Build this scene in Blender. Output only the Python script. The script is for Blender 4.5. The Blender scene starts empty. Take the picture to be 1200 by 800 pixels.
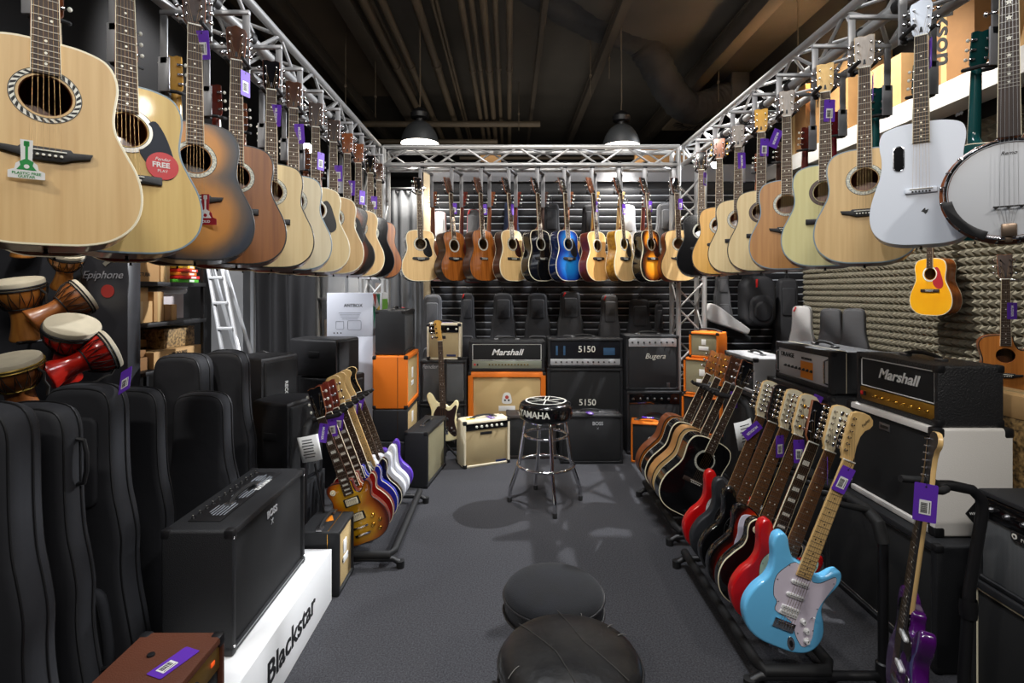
import bpy, bmesh, math, random
from mathutils import Vector, Matrix
random.seed(7)
R = math.radians
PI = math.pi
F, CX, HY, CH = 620.0, 597.0, 340.0, 1.55          # focal length (px), vanishing point and eye height of the photograph
def PX(x, Y): return (x - CX) * Y / F
def PZ(y, Y): return CH + (HY - y) * Y / F
SC = bpy.context.scene
COL = SC.collection

# ------------------------------------------------------------------ mesh builder
def cro(pts, k=4):
    """open Catmull-Rom"""
    P = [Vector(p) for p in pts]
    P = [P[0] * 2 - P[1]] + P + [P[-1] * 2 - P[-2]]
    out = []
    for i in range(1, len(P) - 2):
        for j in range(k):
            t = j / k
            a, b, c, d = P[i-1], P[i], P[i+1], P[i+2]
            out.append(0.5 * ((2*b) + (c-a)*t + (2*a-5*b+4*c-d)*t*t + (3*b-a-3*c+d)*t**3))
    out.append(P[-2])
    return out
def crc(pts, k=4):
    """closed Catmull-Rom"""
    P = [Vector(p) for p in pts]
    n = len(P); out = []
    for i in range(n):
        a, b, c, d = P[i-1], P[i], P[(i+1) % n], P[(i+2) % n]
        for j in range(k):
            t = j / k
            out.append(0.5 * ((2*b) + (c-a)*t + (2*a-5*b+4*c-d)*t*t + (3*b-a-3*c+d)*t**3))
    return out
def inset(out, d):
    n = len(out)
    area = sum(out[i][0]*out[(i+1) % n][1] - out[(i+1) % n][0]*out[i][1] for i in range(n))
    s = 1 if area > 0 else -1
    res = []
    for i in range(n):
        a, b, c = out[i-1], out[i], out[(i+1) % n]
        e1 = Vector((b[0]-a[0], b[1]-a[1])); e2 = Vector((c[0]-b[0], c[1]-b[1]))
        if e1.length > 1e-9: e1.normalize()
        if e2.length > 1e-9: e2.normalize()
        t = e1 + e2
        if t.length < 1e-6: t = e1
        t.normalize()
        cosn = max(0.5, t.dot(e1))
        nn = Vector((-t.y, t.x)) * s
        res.append((b[0] + nn.x*d/cosn, b[1] + nn.y*d/cosn))
    return res
def rrect(w, h, r, k=4, cx=0, cz=0):
    out = []
    for sx, sz, a0 in ((1, -1, -90), (1, 1, 0), (-1, 1, 90), (-1, -1, 180)):
        for i in range(k + 1):
            a = R(a0 + 90 * i / k)
            out.append((cx + sx*(w/2 - r) + r*math.cos(a), cz + sz*(h/2 - r) + r*math.sin(a)))
    return out
def circ(r, n=24, cx=0, cz=0, sx=1, sz=1):
    return [(cx + sx*r*math.cos(2*PI*i/n), cz + sz*r*math.sin(2*PI*i/n)) for i in range(n)]

class MB:
    def __init__(s): s.v, s.f, s.m = [], [], []
    def add(s, vs, fs, mi=0, M=None):
        o = len(s.v)
        s.v += [tuple(M @ Vector(v)) if M else tuple(v) for v in vs]
        for i, f in enumerate(fs):
            s.f.append([a + o for a in f]); s.m.append(mi[i] if isinstance(mi, list) else mi)
        return s
    def box(s, c, d, mi=0, b=0.0, M=None):
        x, y, z = d[0]/2, d[1]/2, d[2]/2
        b = min(b, x*.9, y*.9, z*.9)
        T = Matrix.Translation(c)
        if M is not None: T = T @ M
        if b <= 0:
            vs = [(i, j, k) for i in (-x, x) for j in (-y, y) for k in (-z, z)]
            return s.add(vs, [(0,1,3,2), (4,6,7,5), (0,4,5,1), (2,3,7,6), (0,2,6,4), (1,5,7,3)], mi, T)
        bm = bmesh.new(); bmesh.ops.create_cube(bm, size=1)
        for v in bm.verts: v.co = Vector((v.co.x*2*x, v.co.y*2*y, v.co.z*2*z))
        bmesh.ops.bevel(bm, geom=list(bm.edges), offset=b, segments=2 if b < .012 else 3, affect='EDGES', profile=.5)
        bm.verts.index_update()
        s.add([v.co.copy() for v in bm.verts], [[v.index for v in f.verts] for f in bm.faces], mi, T)
        bm.free(); return s
    def tube(s, pts, r, n=8, mi=0, closed=False):
        P = [Vector(p) for p in pts]; m = len(P)
        rs = r if isinstance(r, (list, tuple)) else [r]*m
        vs = []; prev = None
        for i in range(m):
            if closed: t = P[(i+1) % m] - P[i-1]
            else: t = P[min(i+1, m-1)] - P[max(i-1, 0)]
            t.normalize()
            if prev is None:
                u = t.orthogonal().normalized()
            else:
                u = prev - t * prev.dot(t)
                u = u.normalized() if u.length > 1e-6 else t.orthogonal().normalized()
            prev = u; w = t.cross(u)
            for j in range(n):
                a = 2*PI*j/n
                vs.append(P[i] + (u*math.cos(a) + w*math.sin(a))*rs[i])
        fs = []
        for i in range(m if closed else m-1):
            i2 = (i+1) % m
            for j in range(n):
                fs.append((i*n+j, i*n+(j+1) % n, i2*n+(j+1) % n, i2*n+j))
        if not closed:
            fs.append(tuple(range(n))[::-1]); fs.append(tuple((m-1)*n+j for j in range(n)))
        return s.add(vs, fs, mi)
    def lathe(s, prof, n=24, mi=0, M=None):
        """profile of (r, z); mi may be a list with one material per band"""
        vs, fs, ms = [], [], []
        idx = []
        for r, z in prof:
            if r < 1e-6: idx.append([len(vs)]); vs.append((0, 0, z))
            else:
                idx.append(list(range(len(vs), len(vs)+n)))
                vs += [(r*math.cos(2*PI*j/n), r*math.sin(2*PI*j/n), z) for j in range(n)]
        for i in range(len(prof)-1):
            a, b = idx[i], idx[i+1]
            for j in range(n):
                j2 = (j+1) % n
                if len(a) == 1 and len(b) == 1: continue
                if len(a) == 1: fs.append((a[0], b[j], b[j2]))
                elif len(b) == 1: fs.append((a[j], b[0], a[j2]))
                else: fs.append((a[j], a[j2], b[j2], b[j]))
                ms.append(mi[i] if isinstance(mi, list) else mi)
        return s.add(vs, fs, ms, M)
    def prism(s, out, y0, y1, mi=0, r=0.0, seg=3, ms=None, mb=None, M=None, caps=True):
        """outline in XZ, extruded from y0 (front) to y1 (back), rounded edges of radius r"""
        ms = mi if ms is None else ms; mb = ms if mb is None else mb
        rings = []
        if r > 0:
            for i in range(seg+1):
                a = i/seg*PI/2; rings.append((r*(1-math.sin(a)), y0 + r*(1-math.cos(a))))
            for i in range(seg+1):
                a = (1-i/seg)*PI/2; rings.append((r*(1-math.sin(a)), y1 - r*(1-math.cos(a))))
        else: rings = [(0, y0), (0, y1)]
        n = len(out); vs, fs, mm = [], [], []
        for d, y in rings:
            o = inset(out, d) if d > 1e-7 else out
            vs += [(p[0], y, p[1]) for p in o]
        for i in range(len(rings)-1):
            for j in range(n):
                fs.append((i*n+j, i*n+(j+1) % n, (i+1)*n+(j+1) % n, (i+1)*n+j)); mm.append(ms)
        if caps:
            fs.append(tuple(range(n))); mm.append(mi)
            fs.append(tuple((len(rings)-1)*n+j for j in range(n))); mm.append(mb)
        return s.add(vs, fs, mm, M)
    def ring(s, r0, r1, y0, y1, n=32, mi=0, cx=0, cz=0):
        vs = []
        for r, y in ((r0, y1), (r0, y0), (r1, y0), (r1, y1)):
            vs += [(cx + r*math.cos(2*PI*j/n), y, cz + r*math.sin(2*PI*j/n)) for j in range(n)]
        fs = [(i*n+j, i*n+(j+1) % n, (i+1)*n+(j+1) % n, (i+1)*n+j) for i in range(3) for j in range(n)]
        return s.add(vs, fs, mi)
    def mesh(s, name, mats, ang=38):
        me = bpy.data.meshes.new(name)
        me.from_pydata(s.v, [], s.f)
        bm = bmesh.new(); bm.from_mesh(me)
        for f, m in zip(bm.faces, s.m): f.material_index = m; f.smooth = True
        bmesh.ops.recalc_face_normals(bm, faces=list(bm.faces))
        bm.to_mesh(me); bm.free()
        for m in (mats if isinstance(mats, (list, tuple)) else [mats]): me.materials.append(m)
        me.set_sharp_from_angle(angle=R(ang))
        return me

def obj(name, me, parent=None, loc=(0, 0, 0), rot=(0, 0, 0), mats=None, scale=None):
    o = bpy.data.objects.new(name, me); COL.objects.link(o)
    o.location = loc; o.rotation_euler = rot
    if scale is not None: o.scale = scale
    if parent is not None: o.parent = parent
    if mats:
        for i, m in enumerate(mats):
            if m is not None and i < len(o.material_slots):
                o.material_slots[i].link = 'OBJECT'; o.material_slots[i].material = m
    return o
def tag(o, label, cat, group=None, kind=None):
    if label: o['label'] = label
    if cat: o['category'] = cat
    if group: o['group'] = group
    if kind: o['kind'] = kind
    return o
def thing(name, label, cat, loc=(0, 0, 0), rot=(0, 0, 0), group=None, scale=None):
    o = bpy.data.objects.new(name, None); COL.objects.link(o)
    o.location = loc; o.rotation_euler = rot; o.empty_display_size = .05
    if scale: o.scale = (scale,)*3
    return tag(o, label, cat, group)
def struct(name, me, label=None, cat=None):
    o = obj(name, me); o['kind'] = 'structure'
    return tag(o, label or name.replace('_', ' '), cat or name.split('_')[0])

# ------------------------------------------------------------------ materials
def lin(c):
    return tuple(((v/255)/12.92 if v/255 <= .04045 else ((v/255+.055)/1.055)**2.4) for v in c) + (1,)
MATS = {}
def mat(name, c, rough=.5, metal=0., coat=0., spec=.5, noise=0., nscale=30, bump=0., bscale=200, c2=None, stretch=None):
    if name in MATS: return MATS[name]
    m = bpy.data.materials.new(name); m.use_nodes = True
    nt = m.node_tree; b = nt.nodes['Principled BSDF']
    b.inputs['Base Color'].default_value = lin(c); b.inputs['Roughness'].default_value = rough
    b.inputs['Metallic'].default_value = metal; b.inputs['Coat Weight'].default_value = coat
    b.inputs['Coat Roughness'].default_value = .06
    b.inputs['Specular IOR Level'].default_value = spec
    tc = nt.nodes.new('ShaderNodeTexCoord'); mp = nt.nodes.new('ShaderNodeMapping')
    nt.links.new(tc.outputs['Object'], mp.inputs[0])
    if stretch: mp.inputs['Scale'].default_value = stretch
    if c2 or noise:
        n = nt.nodes.new('ShaderNodeTexNoise'); n.inputs['Scale'].default_value = nscale; n.inputs['Detail'].default_value = 4
        nt.links.new(mp.outputs[0], n.inputs['Vector'])
        mr = nt.nodes.new('ShaderNodeMapRange'); mr.inputs[1].default_value = .3; mr.inputs[2].default_value = .7
        nt.links.new(n.outputs['Fac'], mr.inputs[0])
        mx = nt.nodes.new('ShaderNodeMix'); mx.data_type = 'RGBA'
        mx.inputs[6].default_value = lin(c)
        mx.inputs[7].default_value = lin(c2) if c2 else tuple(v*(1-noise) for v in lin(c)[:3]) + (1,)
        nt.links.new(mr.outputs[0], mx.inputs[0]); nt.links.new(mx.outputs[2], b.inputs['Base Color'])
    if bump:
        n2 = nt.nodes.new('ShaderNodeTexNoise'); n2.inputs['Scale'].default_value = bscale; n2.inputs['Detail'].default_value = 3
        nt.links.new(tc.outputs['Object'], n2.inputs['Vector'])
        bp = nt.nodes.new('ShaderNodeBump'); bp.inputs['Strength'].default_value = bump; bp.inputs['Distance'].default_value = .004
        nt.links.new(n2.outputs['Fac'], bp.inputs['Height']); nt.links.new(bp.outputs[0], b.inputs['Normal'])
    MATS[name] = m; return m
def wood(name, c, c2=None, rough=.35, coat=.3, axis='z', sc=1.0):
    st = {'z': (60*sc, 60*sc, 2.5*sc), 'x': (2.5*sc, 60*sc, 60*sc)}[axis]
    c2 = c2 or tuple(int(v*.86) for v in c)
    return mat(name, c, rough=rough, coat=coat, nscale=1.0, c2=c2, stretch=st)
def burst(name, stops, c1, r1, c2, r2, rough=.2, coat=.6):
    """sunburst lacquer: colour bands follow two overlapping discs of the body"""
    if name in MATS: return MATS[name]
    m = mat(name, (200, 150, 60), rough=rough, coat=coat)
    nt = m.node_tree; b = nt.nodes['Principled BSDF']; tc = nt.nodes['Texture Coordinate']
    sep = nt.nodes.new('ShaderNodeSeparateXYZ'); nt.links.new(tc.outputs['Object'], sep.inputs[0])
    cmb = nt.nodes.new('ShaderNodeCombineXYZ')
    nt.links.new(sep.outputs[0], cmb.inputs[0]); nt.links.new(sep.outputs[2], cmb.inputs[2])
    ds = []
    for c, r in ((c1, r1), (c2, r2)):
        d = nt.nodes.new('ShaderNodeVectorMath'); d.operation = 'DISTANCE'
        d.inputs[1].default_value = (c[0], 0, c[1]); nt.links.new(cmb.outputs[0], d.inputs[0])
        q = nt.nodes.new('ShaderNodeMath'); q.operation = 'DIVIDE'; q.inputs[1].default_value = r
        nt.links.new(d.outputs['Value'], q.inputs[0]); ds.append(q)
    mn = nt.nodes.new('ShaderNodeMath'); mn.operation = 'SMOOTH_MIN'; mn.inputs[2].default_value = .25
    nt.links.new(ds[0].outputs[0], mn.inputs[0]); nt.links.new(ds[1].outputs[0], mn.inputs[1])
    n = nt.nodes.new('ShaderNodeTexNoise'); n.inputs['Scale'].default_value = 14
    mp = nt.nodes['Mapping']; mp.inputs['Scale'].default_value = (1, 1, .4); nt.links.new(mp.outputs[0], n.inputs['Vector'])
    ad = nt.nodes.new('ShaderNodeMath'); ad.operation = 'MULTIPLY_ADD'; ad.inputs[1].default_value = .18
    nt.links.new(n.outputs['Fac'], ad.inputs[0]); nt.links.new(mn.outputs[0], ad.inputs[2])
    cr = nt.nodes.new('ShaderNodeValToRGB'); e = cr.color_ramp.elements
    while len(e) > 1: e.remove(e[0])
    e[0].position, e[0].color = stops[0][0], lin(stops[0][1])
    for p, c in stops[1:]:
        k = e.new(p); k.color = lin(c)
    nt.links.new(ad.outputs[0], cr.inputs[0]); nt.links.new(cr.outputs[0], b.inputs['Base Color'])
    return m
def weave(name, ca, cb, scale=250, rough=.8, bump=.4):
    """woven grille cloth"""
    if name in MATS: return MATS[name]
    m = mat(name, ca, rough=rough); nt = m.node_tree; b = nt.nodes['Principled BSDF']; tc = nt.nodes['Texture Coordinate']
    ws = []
    for d in ('X', 'Z'):
        w = nt.nodes.new('ShaderNodeTexWave'); w.bands_direction = d; w.inputs['Scale'].default_value = scale/6.28
        w.inputs['Distortion'].default_value = .3
        nt.links.new(tc.outputs['Object'], w.inputs['Vector']); ws.append(w)
    mu = nt.nodes.new('ShaderNodeMath'); mu.operation = 'MULTIPLY'
    nt.links.new(ws[0].outputs['Fac'], mu.inputs[0]); nt.links.new(ws[1].outputs['Fac'], mu.inputs[1])
    mx = nt.nodes.new('ShaderNodeMix'); mx.data_type = 'RGBA'; mx.inputs[6].default_value = lin(cb); mx.inputs[7].default_value = lin(ca)
    nt.links.new(mu.outputs[0], mx.inputs[0]); nt.links.new(mx.outputs[2], b.inputs['Base Color'])
    bp = nt.nodes.new('ShaderNodeBump'); bp.inputs['Strength'].default_value = bump; bp.inputs['Distance'].default_value = .002
    nt.links.new(mu.outputs[0], bp.inputs['Height']); nt.links.new(bp.outputs[0], b.inputs['Normal'])
    return m
def emit(name, c, s):
    m = mat(name, c); b = m.node_tree.nodes['Principled BSDF']
    b.inputs['Emission Color'].default_value = lin(c); b.inputs['Emission Strength'].default_value = s
    return m

BLACK = mat('black_plastic', (22, 22, 24), .45)
RUBBER = mat('black_rubber', (18, 18, 19), .7)
LOGOG = mat('logo_grey', (186, 187, 190), .4)
TOLEX = mat('black_tolex', (25, 26, 29), .55, bump=.5, bscale=350)
TOLEXG = mat('grey_tolex', (150, 150, 152), .55, bump=.4, bscale=350)
WTOLEX = mat('white_tolex', (226, 222, 216), .5, bump=.25, bscale=350)
CTOLEX = mat('cream_tolex', (226, 215, 188), .5, bump=.3, bscale=350)
OTOLEX = mat('orange_tolex', (226, 116, 24), .45, bump=.4, bscale=350)
BRTOLEX = mat('brown_tolex', (92, 50, 32), .5, bump=.5, bscale=250)
MCOAT = mat('black_elephant_tolex', (38, 38, 40), .5, bump=1.0, bscale=160, noise=.5, nscale=220)
CHROME = mat('chrome', (225, 225, 228), .12, 1)
STEEL = mat('satin_steel', (165, 165, 168), .32, 1)
ALU = mat('aluminium', (172, 172, 172), .38, .45)
LADDER = mat('ladder_aluminium', (196, 198, 202), .4, .25)
STRING = mat('bronze_string', (150, 122, 84), .35, .8)
FRET = mat('fret_wire', (150, 146, 138), .4, .8)
GOLD = mat('gold_metal', (212, 165, 70), .25, 1)
BRASS = mat('gold_panel', (196, 150, 62), .32, .9)
WHITE = mat('white_paint', (232, 232, 232), .5)
PAPER = mat('white_paper', (230, 230, 228), .7)
INK = mat('black_ink', (20, 20, 22), .6)
GREYP = mat('hanger_grey', (150, 150, 152), .4, .3)
PURPLE = mat('purple_card', (98, 48, 176), .5)
PEARL = mat('pearl', (228, 226, 214), .25)
CREAMP = mat('cream_plastic', (236, 226, 196), .35)
GRILLE_BLK = weave('black_grille_cloth', (34, 35, 37), (14, 14, 15), 900)
GRILLE_CRM = weave('cream_grille_cloth', (226, 202, 150), (176, 148, 98), 420)
GRILLE_BASKET = weave('basket_grille_cloth', (222, 204, 160), (150, 130, 92), 330)
GRILLE_SLV = weave('silver_grille_cloth', (120, 122, 124), (62, 64, 66), 500)
GRILLE_KHAKI = weave('khaki_grille_cloth', (176, 168, 134), (120, 114, 88), 420)
METALGRILL = weave('metal_grille', (52, 53, 56), (14, 14, 16), 800)
ROSEWOOD = wood('rosewood', (58, 40, 31), (38, 26, 20), .6, .0)
LAUREL = wood('laurel', (112, 74, 46), (84, 54, 34), .55, .0)
EBONY = wood('ebony', (34, 31, 31), (22, 20, 20), .6, 0)
MAPLE = wood('maple', (222, 188, 130), (204, 166, 106), .3, .4)
MAHOG = wood('mahogany', (140, 78, 40), (110, 58, 30), .35, .4)
MAHOGR = wood('red_mahogany', (112, 42, 28), (86, 30, 22), .3, .5)
SPRUCE = wood('spruce', (216, 182, 126), (202, 164, 108), .45, .1)
SPRUCE_P = wood('pale_spruce', (224, 202, 152), (214, 188, 136), .5, .06)
SPRUCE_Y = wood('yellow_spruce', (220, 190, 118), (208, 174, 102), .5, .06)
SPRUCE_W = wood('white_spruce', (222, 210, 178), (212, 198, 162), .5, .06)
CEDAR = wood('cedar', (188, 134, 72), (168, 114, 58), .4, .2)
HONEY = wood('honey_spruce', (222, 172, 86), (206, 154, 70), .3, .4)
KOA = wood('koa', (168, 98, 38), (124, 66, 24), .22, .6)
MAHTOP = wood('mahogany_top', (150, 92, 40), (126, 72, 30), .4, .2)
DARKW = wood('dark_walnut', (70, 42, 28), (48, 28, 20), .3, .5)
GLOSSBLK = mat('gloss_black', (12, 12, 14), .12, coat=.8)
TOPFLAME = wood('flamed_gold', (176, 128, 40), (128, 84, 22), .2, .6, 'x', .6)
BIND = mat('cream_binding', (230, 220, 190), .35)
BINDB = mat('blue_grey_binding', (120, 140, 150), .35)
BINDK = mat('black_binding', (25, 24, 24), .35)
ROSETTE = mat('rosette', (120, 128, 126), .35, c2=(226, 222, 200), nscale=160)
ROSD = mat('dark_rosette', (70, 46, 36), .3)
CARD = mat('cardboard', (176, 134, 84), .8, noise=.12, nscale=8)
CARD2 = mat('pale_cardboard', (198, 158, 106), .8, noise=.1, nscale=8)
CARDD = mat('dark_cardboard', (140, 100, 58), .8, noise=.15, nscale=8)
FABRIC = mat('bag_nylon', (30, 31, 36), .72, bump=.7, bscale=11)
FABRIC2 = mat('bag_cordura', (36, 37, 42), .8, bump=.6, bscale=14)
FABRICG = mat('bag_grey', (82, 83, 87), .8, bump=.4, bscale=30)
FABRICC = mat('bag_charcoal', (54, 55, 58), .7, bump=.7, bscale=14)
FABRICW = mat('bag_white', (196, 196, 198), .75, bump=.4, bscale=30)
FABRICB = mat('bag_blue', (60, 76, 112), .8, bump=.4, bscale=30)
PIPING = mat('bag_piping', (16, 16, 18), .5)
RED = mat('red_tab', (206, 34, 34), .5)
SKIN = mat('drum_skin', (206, 196, 172), .6, noise=.18, nscale=12)

# ------------------------------------------------------------------ lettering
def text_mesh(txt, size, m, sx=1.0, shear=0.0, ext=.0012, bold=0.0, bend=None):
    key = ('text', txt, size, m.name, sx, shear, bold, bend)
    if key in CACHE: return CACHE[key]
    cu = bpy.data.curves.new('lettering', 'FONT'); cu.body = txt; cu.size = size; cu.extrude = ext; cu.shear = shear
    cu.align_x = 'CENTER'; cu.align_y = 'CENTER'; cu.offset = bold*size; cu.resolution_u = 4
    o = bpy.data.objects.new('lettering', cu); COL.objects.link(o)
    dg = bpy.context.evaluated_depsgraph_get(); dg.update()
    me = bpy.data.meshes.new_from_object(o.evaluated_get(dg))
    bpy.data.objects.remove(o); bpy.data.curves.remove(cu)
    for v in me.vertices:
        x, y, z = v.co
        if bend:
            a = x*sx/bend; v.co = ((bend+z)*math.sin(a), -(bend+z)*math.cos(a), y)
        else: v.co = (x*sx, -z, y)
    me.materials.clear(); me.materials.append(m)
    CACHE[key] = me; return me
CACHE = {}
def cached(key, fn):
    if key not in CACHE: CACHE[key] = fn()
    return CACHE[key]
# ------------------------------------------------------------------ guitars (local frame: body bottom at z=0, front face at y=0 looking to -Y)
HALF = {
 'dread': [(0,0),(.075,.003),(.133,.022),(.175,.065),(.191,.125),(.183,.19),(.157,.25),(.138,.295),(.133,.33),(.137,.37),(.142,.41),(.137,.45),(.114,.485),(.063,.502),(0,.505)],
 'lava': [(0,0),(.07,.003),(.125,.02),(.160,.06),(.172,.12),(.166,.18),(.150,.24),(.136,.29),(.131,.33),(.132,.37),(.138,.41),(.138,.45),(.122,.482),(.07,.50),(0,.505)],
 'concert': [(0,0),(.075,.004),(.135,.03),(.176,.08),(.188,.135),(.176,.195),(.142,.25),(.122,.29),(.119,.32),(.127,.36),(.137,.40),(.136,.44),(.112,.472),(.06,.488),(0,.49)],
 'classic': [(0,0),(.075,.004),(.135,.03),(.174,.08),(.184,.135),(.172,.19),(.14,.24),(.12,.28),(.117,.31),(.126,.35),(.138,.39),(.136,.43),(.112,.464),(.06,.482),(0,.485)],
}
def body_outline(shape):
    base = {'cut': 'concert'}.get(shape, shape)
    h = cro([(p[0], p[1], 0) for p in HALF[base]], 4)
    right = [(v.x, v.y) for v in h]
    left = [(-x, z) for x, z in right[1:-1]][::-1]
    if shape in ('cut',):
        keep = [p for p in right if p[1] < .33 and p[0] > .001 or p[1] < .01]
        tail = cro([(keep[-1][0], keep[-1][1], 0), (.126, .355, 0), (.142, .392, 0), (.136, .412, 0), (.10, .395, 0), (.066, .40, 0), (.045, .44, 0), (.034, .485, 0), (0, .49, 0)], 4)
        right = keep + [(v.x, v.y) for v in tail[1:]]
    top = len(right) - 1
    return right + left, top
def acoustic_body(shape, depth):
    def f():
        out, top = body_outline(shape)
        n = len(out); mb = MB()
        rings = [(.0055, 0, 2), (.0012, 0, 2), (0, .0015, 2), (0, .006, 1), (0, depth-.006, 2), (0, depth-.0015, 2), (.004, depth, 1)]
        vs = []
        for d, y, _ in rings:
            o = inset(out, d) if d > 0 else out
            vs += [(p[0], y, p[1]) for p in o]
        fs, ms = [], []
        for i in range(len(rings)-1):
            for j in range(n):
                fs.append((i*n+j, i*n+(j+1) % n, (i+1)*n+(j+1) % n, (i+1)*n+j)); ms.append(rings[i][2])
        fs.append(tuple((len(rings)-1)*n + j for j in range(n))); ms.append(1)
        # top plate in two halves around the soundhole
        hn, hz, hr = 32, HZ[shape], .05
        base = len(vs)
        if shape == 'lava':
            hole = [(x, z) for x, z in rrect(.034, .10, .017, 8)]
            hole = [(x-.073, z+.36) for x, z in hole]
            fs.append(tuple(range(n))); ms.append(0)
        else:
            hole = [(hr*math.sin(2*PI*i/hn), hz + hr*math.cos(2*PI*i/hn)) for i in range(hn)]   # from top clockwise (to +x)
            vs += [(x, 0, z) for x, z in hole]; vs += [(x*.96, .005, (z-hz)*.96+hz) for x, z in hole]
            rgt = list(range(0, top+1)) + [base + i for i in range(0, hn//2+1)]
            lft = list(range(top, n)) + [0] + [base + (hn//2 + i) % hn for i in range(0, hn//2+1)]
            fs.append(tuple(rgt)); fs.append(tuple(lft)); ms += [0, 0]
            for i in range(hn):
                fs.append((base+i, base+(i+1) % hn, base+hn+(i+1) % hn, base+hn+i)); ms.append(1)
        mb.add(vs, fs, ms)
        return mb.mesh('body', [SPRUCE, MAHOG, BIND], 30)
    return cached(('abody', shape, depth), f)
HZ = {'dread': .365, 'concert': .352, 'cut': .352, 'classic': .345, 'lava': .36}
TOPZ = {'dread': .505, 'concert': .49, 'cut': .49, 'classic': .485, 'lava': .505}
NUT = .865
SCALE = .645
def half_round(mb, secs, mi=0, n=10):
    """loft of half-ellipse sections (z, width, depth, y0)"""
    vs, fs = [], []
    for z, w, d, y0 in secs:
        vs += [(-w/2*math.cos(PI*j/n), y0 + d*math.sin(PI*j/n), z) for j in range(n+1)]
    m = n+1
    for i in range(len(secs)-1):
        for j in range(n): fs.append((i*m+j, i*m+j+1, (i+1)*m+j+1, (i+1)*m+j))
        fs.append((i*m, (i+1)*m, (i+1)*m+n, i*m+n))
    fs.append(tuple(range(m))); fs.append(tuple((len(secs)-1)*m+j for j in range(m)))
    mb.add(vs, fs, mi)
def neck_mesh(kind, joint, nut):
    def f():
        mb = MB()
        if kind == 'a':
            half_round(mb, [(joint-.003, .056, .085, 0), (joint+.012, .056, .06, 0), (joint+.035, .056, .026, 0), (joint+.07, .055, .0225, 0), (nut-.03, .045, .02, 0), (nut+.003, .044, .018, 0)])
        else:
            half_round(mb, [(joint-.0, .056, .02, -.004), (joint+.06, .055, .019, -.004), (nut-.03, .044, .018, -.004), (nut+.003, .043, .016, -.004)])
        return mb.mesh('neck', [MAHOG], 50)
    return cached(('neck', kind, joint, nut), f)
def board_mesh(z0, nut, scale, nfret, inlay, y=0, w0=.056, w1=.043):
    def f():
        mb = MB(); wd = lambda z: w1 + (w0-w1)*(nut-z)/(nut-z0)
        mb.add([(s*wd(z)/2, y - t, z) for z in (z0, nut) for t in (0, .006) for s in (-1, 1)],
               [(0,1,3,2), (4,5,7,6), (0,1,5,4), (2,3,7,6), (0,2,6,4), (1,3,7,5)], 0)
        for s in (-1, 1):
            mb.add([(s*(wd(z)/2 + q), y - t, z) for z in (z0, nut) for t in (0, .0063) for q in (-.0008, .0006)],
                   [(0,1,3,2), (4,5,7,6), (0,1,5,4), (2,3,7,6), (0,2,6,4), (1,3,7,5)], 3)
        fz = [nut - scale*(1 - 2**(-i/12)) for i in range(0, nfret+1)]
        for z in fz[1:]:
            if z > z0+.002: mb.box((0, y-.0066, z), (wd(z)-.001, .0016, .0014), 1)
        for k in (3, 5, 7, 9, 12, 15, 17, 19, 21):
            if k > nfret: continue
            z = (fz[k]+fz[k-1])/2; h = fz[k-1]-fz[k]
            if z < z0+.004: continue
            if inlay == 'block': mb.box((0, y-.0061, z), (wd(z)*.6, .0008, h*.62), 2)
            elif inlay == 'star':
                r = min(.011, h*.45)
                st = [((r if i % 2 == 0 else r*.42)*math.sin(PI*i/5), z + (r if i % 2 == 0 else r*.42)*math.cos(PI*i/5)) for i in range(10)]
                mb.prism(st, y-.0065, y-.005, 2)
            else:
                for x in ((-.011, .011) if k == 12 else (0,)): mb.prism(circ(.0032, 10, x, z), y-.0066, y-.005, 2)
        return mb.mesh('fretboard', [ROSEWOOD, FRET, PEARL, BIND], 40)
    return cached(('board', z0, nut, scale, nfret, inlay, y), f)
HEAD3 = [(-.0215,0),(-.024,.006),(-.034,.022),(-.0365,.06),(-.038,.12),(-.039,.168),(-.02,.172),(0,.166),(.02,.172),(.039,.168),(.038,.12),(.0365,.06),(.034,.022),(.024,.006),(.0215,0)]
HEADOV = [(-.0215,0),(-.03,.018),(-.034,.05),(-.037,.10),(-.040,.145),(-.034,.165),(-.016,.172),(0,.182),(.016,.172),(.034,.165),(.040,.145),(.037,.10),(.034,.05),(.03,.018),(.0215,0)]
HEAD6 = [(-.0215,0),(-.0225,.012),(-.031,.024),(-.036,.05),(-.042,.10),(-.048,.15),(-.047,.172),(-.03,.184),(-.006,.188),(.018,.186),(.036,.174),(.042,.156),(.036,.14),(.022,.126),(.014,.10),(.014,.06),(.02,.025),(.0215,0)]
HEADP = [(-.0215,0),(-.028,.02),(-.036,.045),(-.043,.09),(-.052,.16),(-.05,.19),(-.03,.20),(0,.196),(.026,.178),(.014,.16),(.012,.11),(.018,.05),(.0215,0)]
HEADS = {'3': HEAD3, 'ov': HEADOV, '6': HEAD6, 'p': HEADP}
def head_mesh(kind, y0, tilt, th=.0145):
    def f():
        mb = MB(); mb.prism(HEADS[kind], 0, th, 0, r=.0015, seg=1, ms=1, mb=1)
        if kind in ('3', 'ov'): mb.prism([(-.006, .02), (.006, .02), (.003, .045), (-.003, .045)], -.0015, .001, 2)
        mb.v = [(x, y + y0 + z*math.tan(tilt), z) for x, y, z in mb.v]
        return mb.mesh('headstock', [ROSEWOOD, MAHOG, BLACK], 40)
    return cached(('head', kind, y0, tilt), f)
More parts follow.
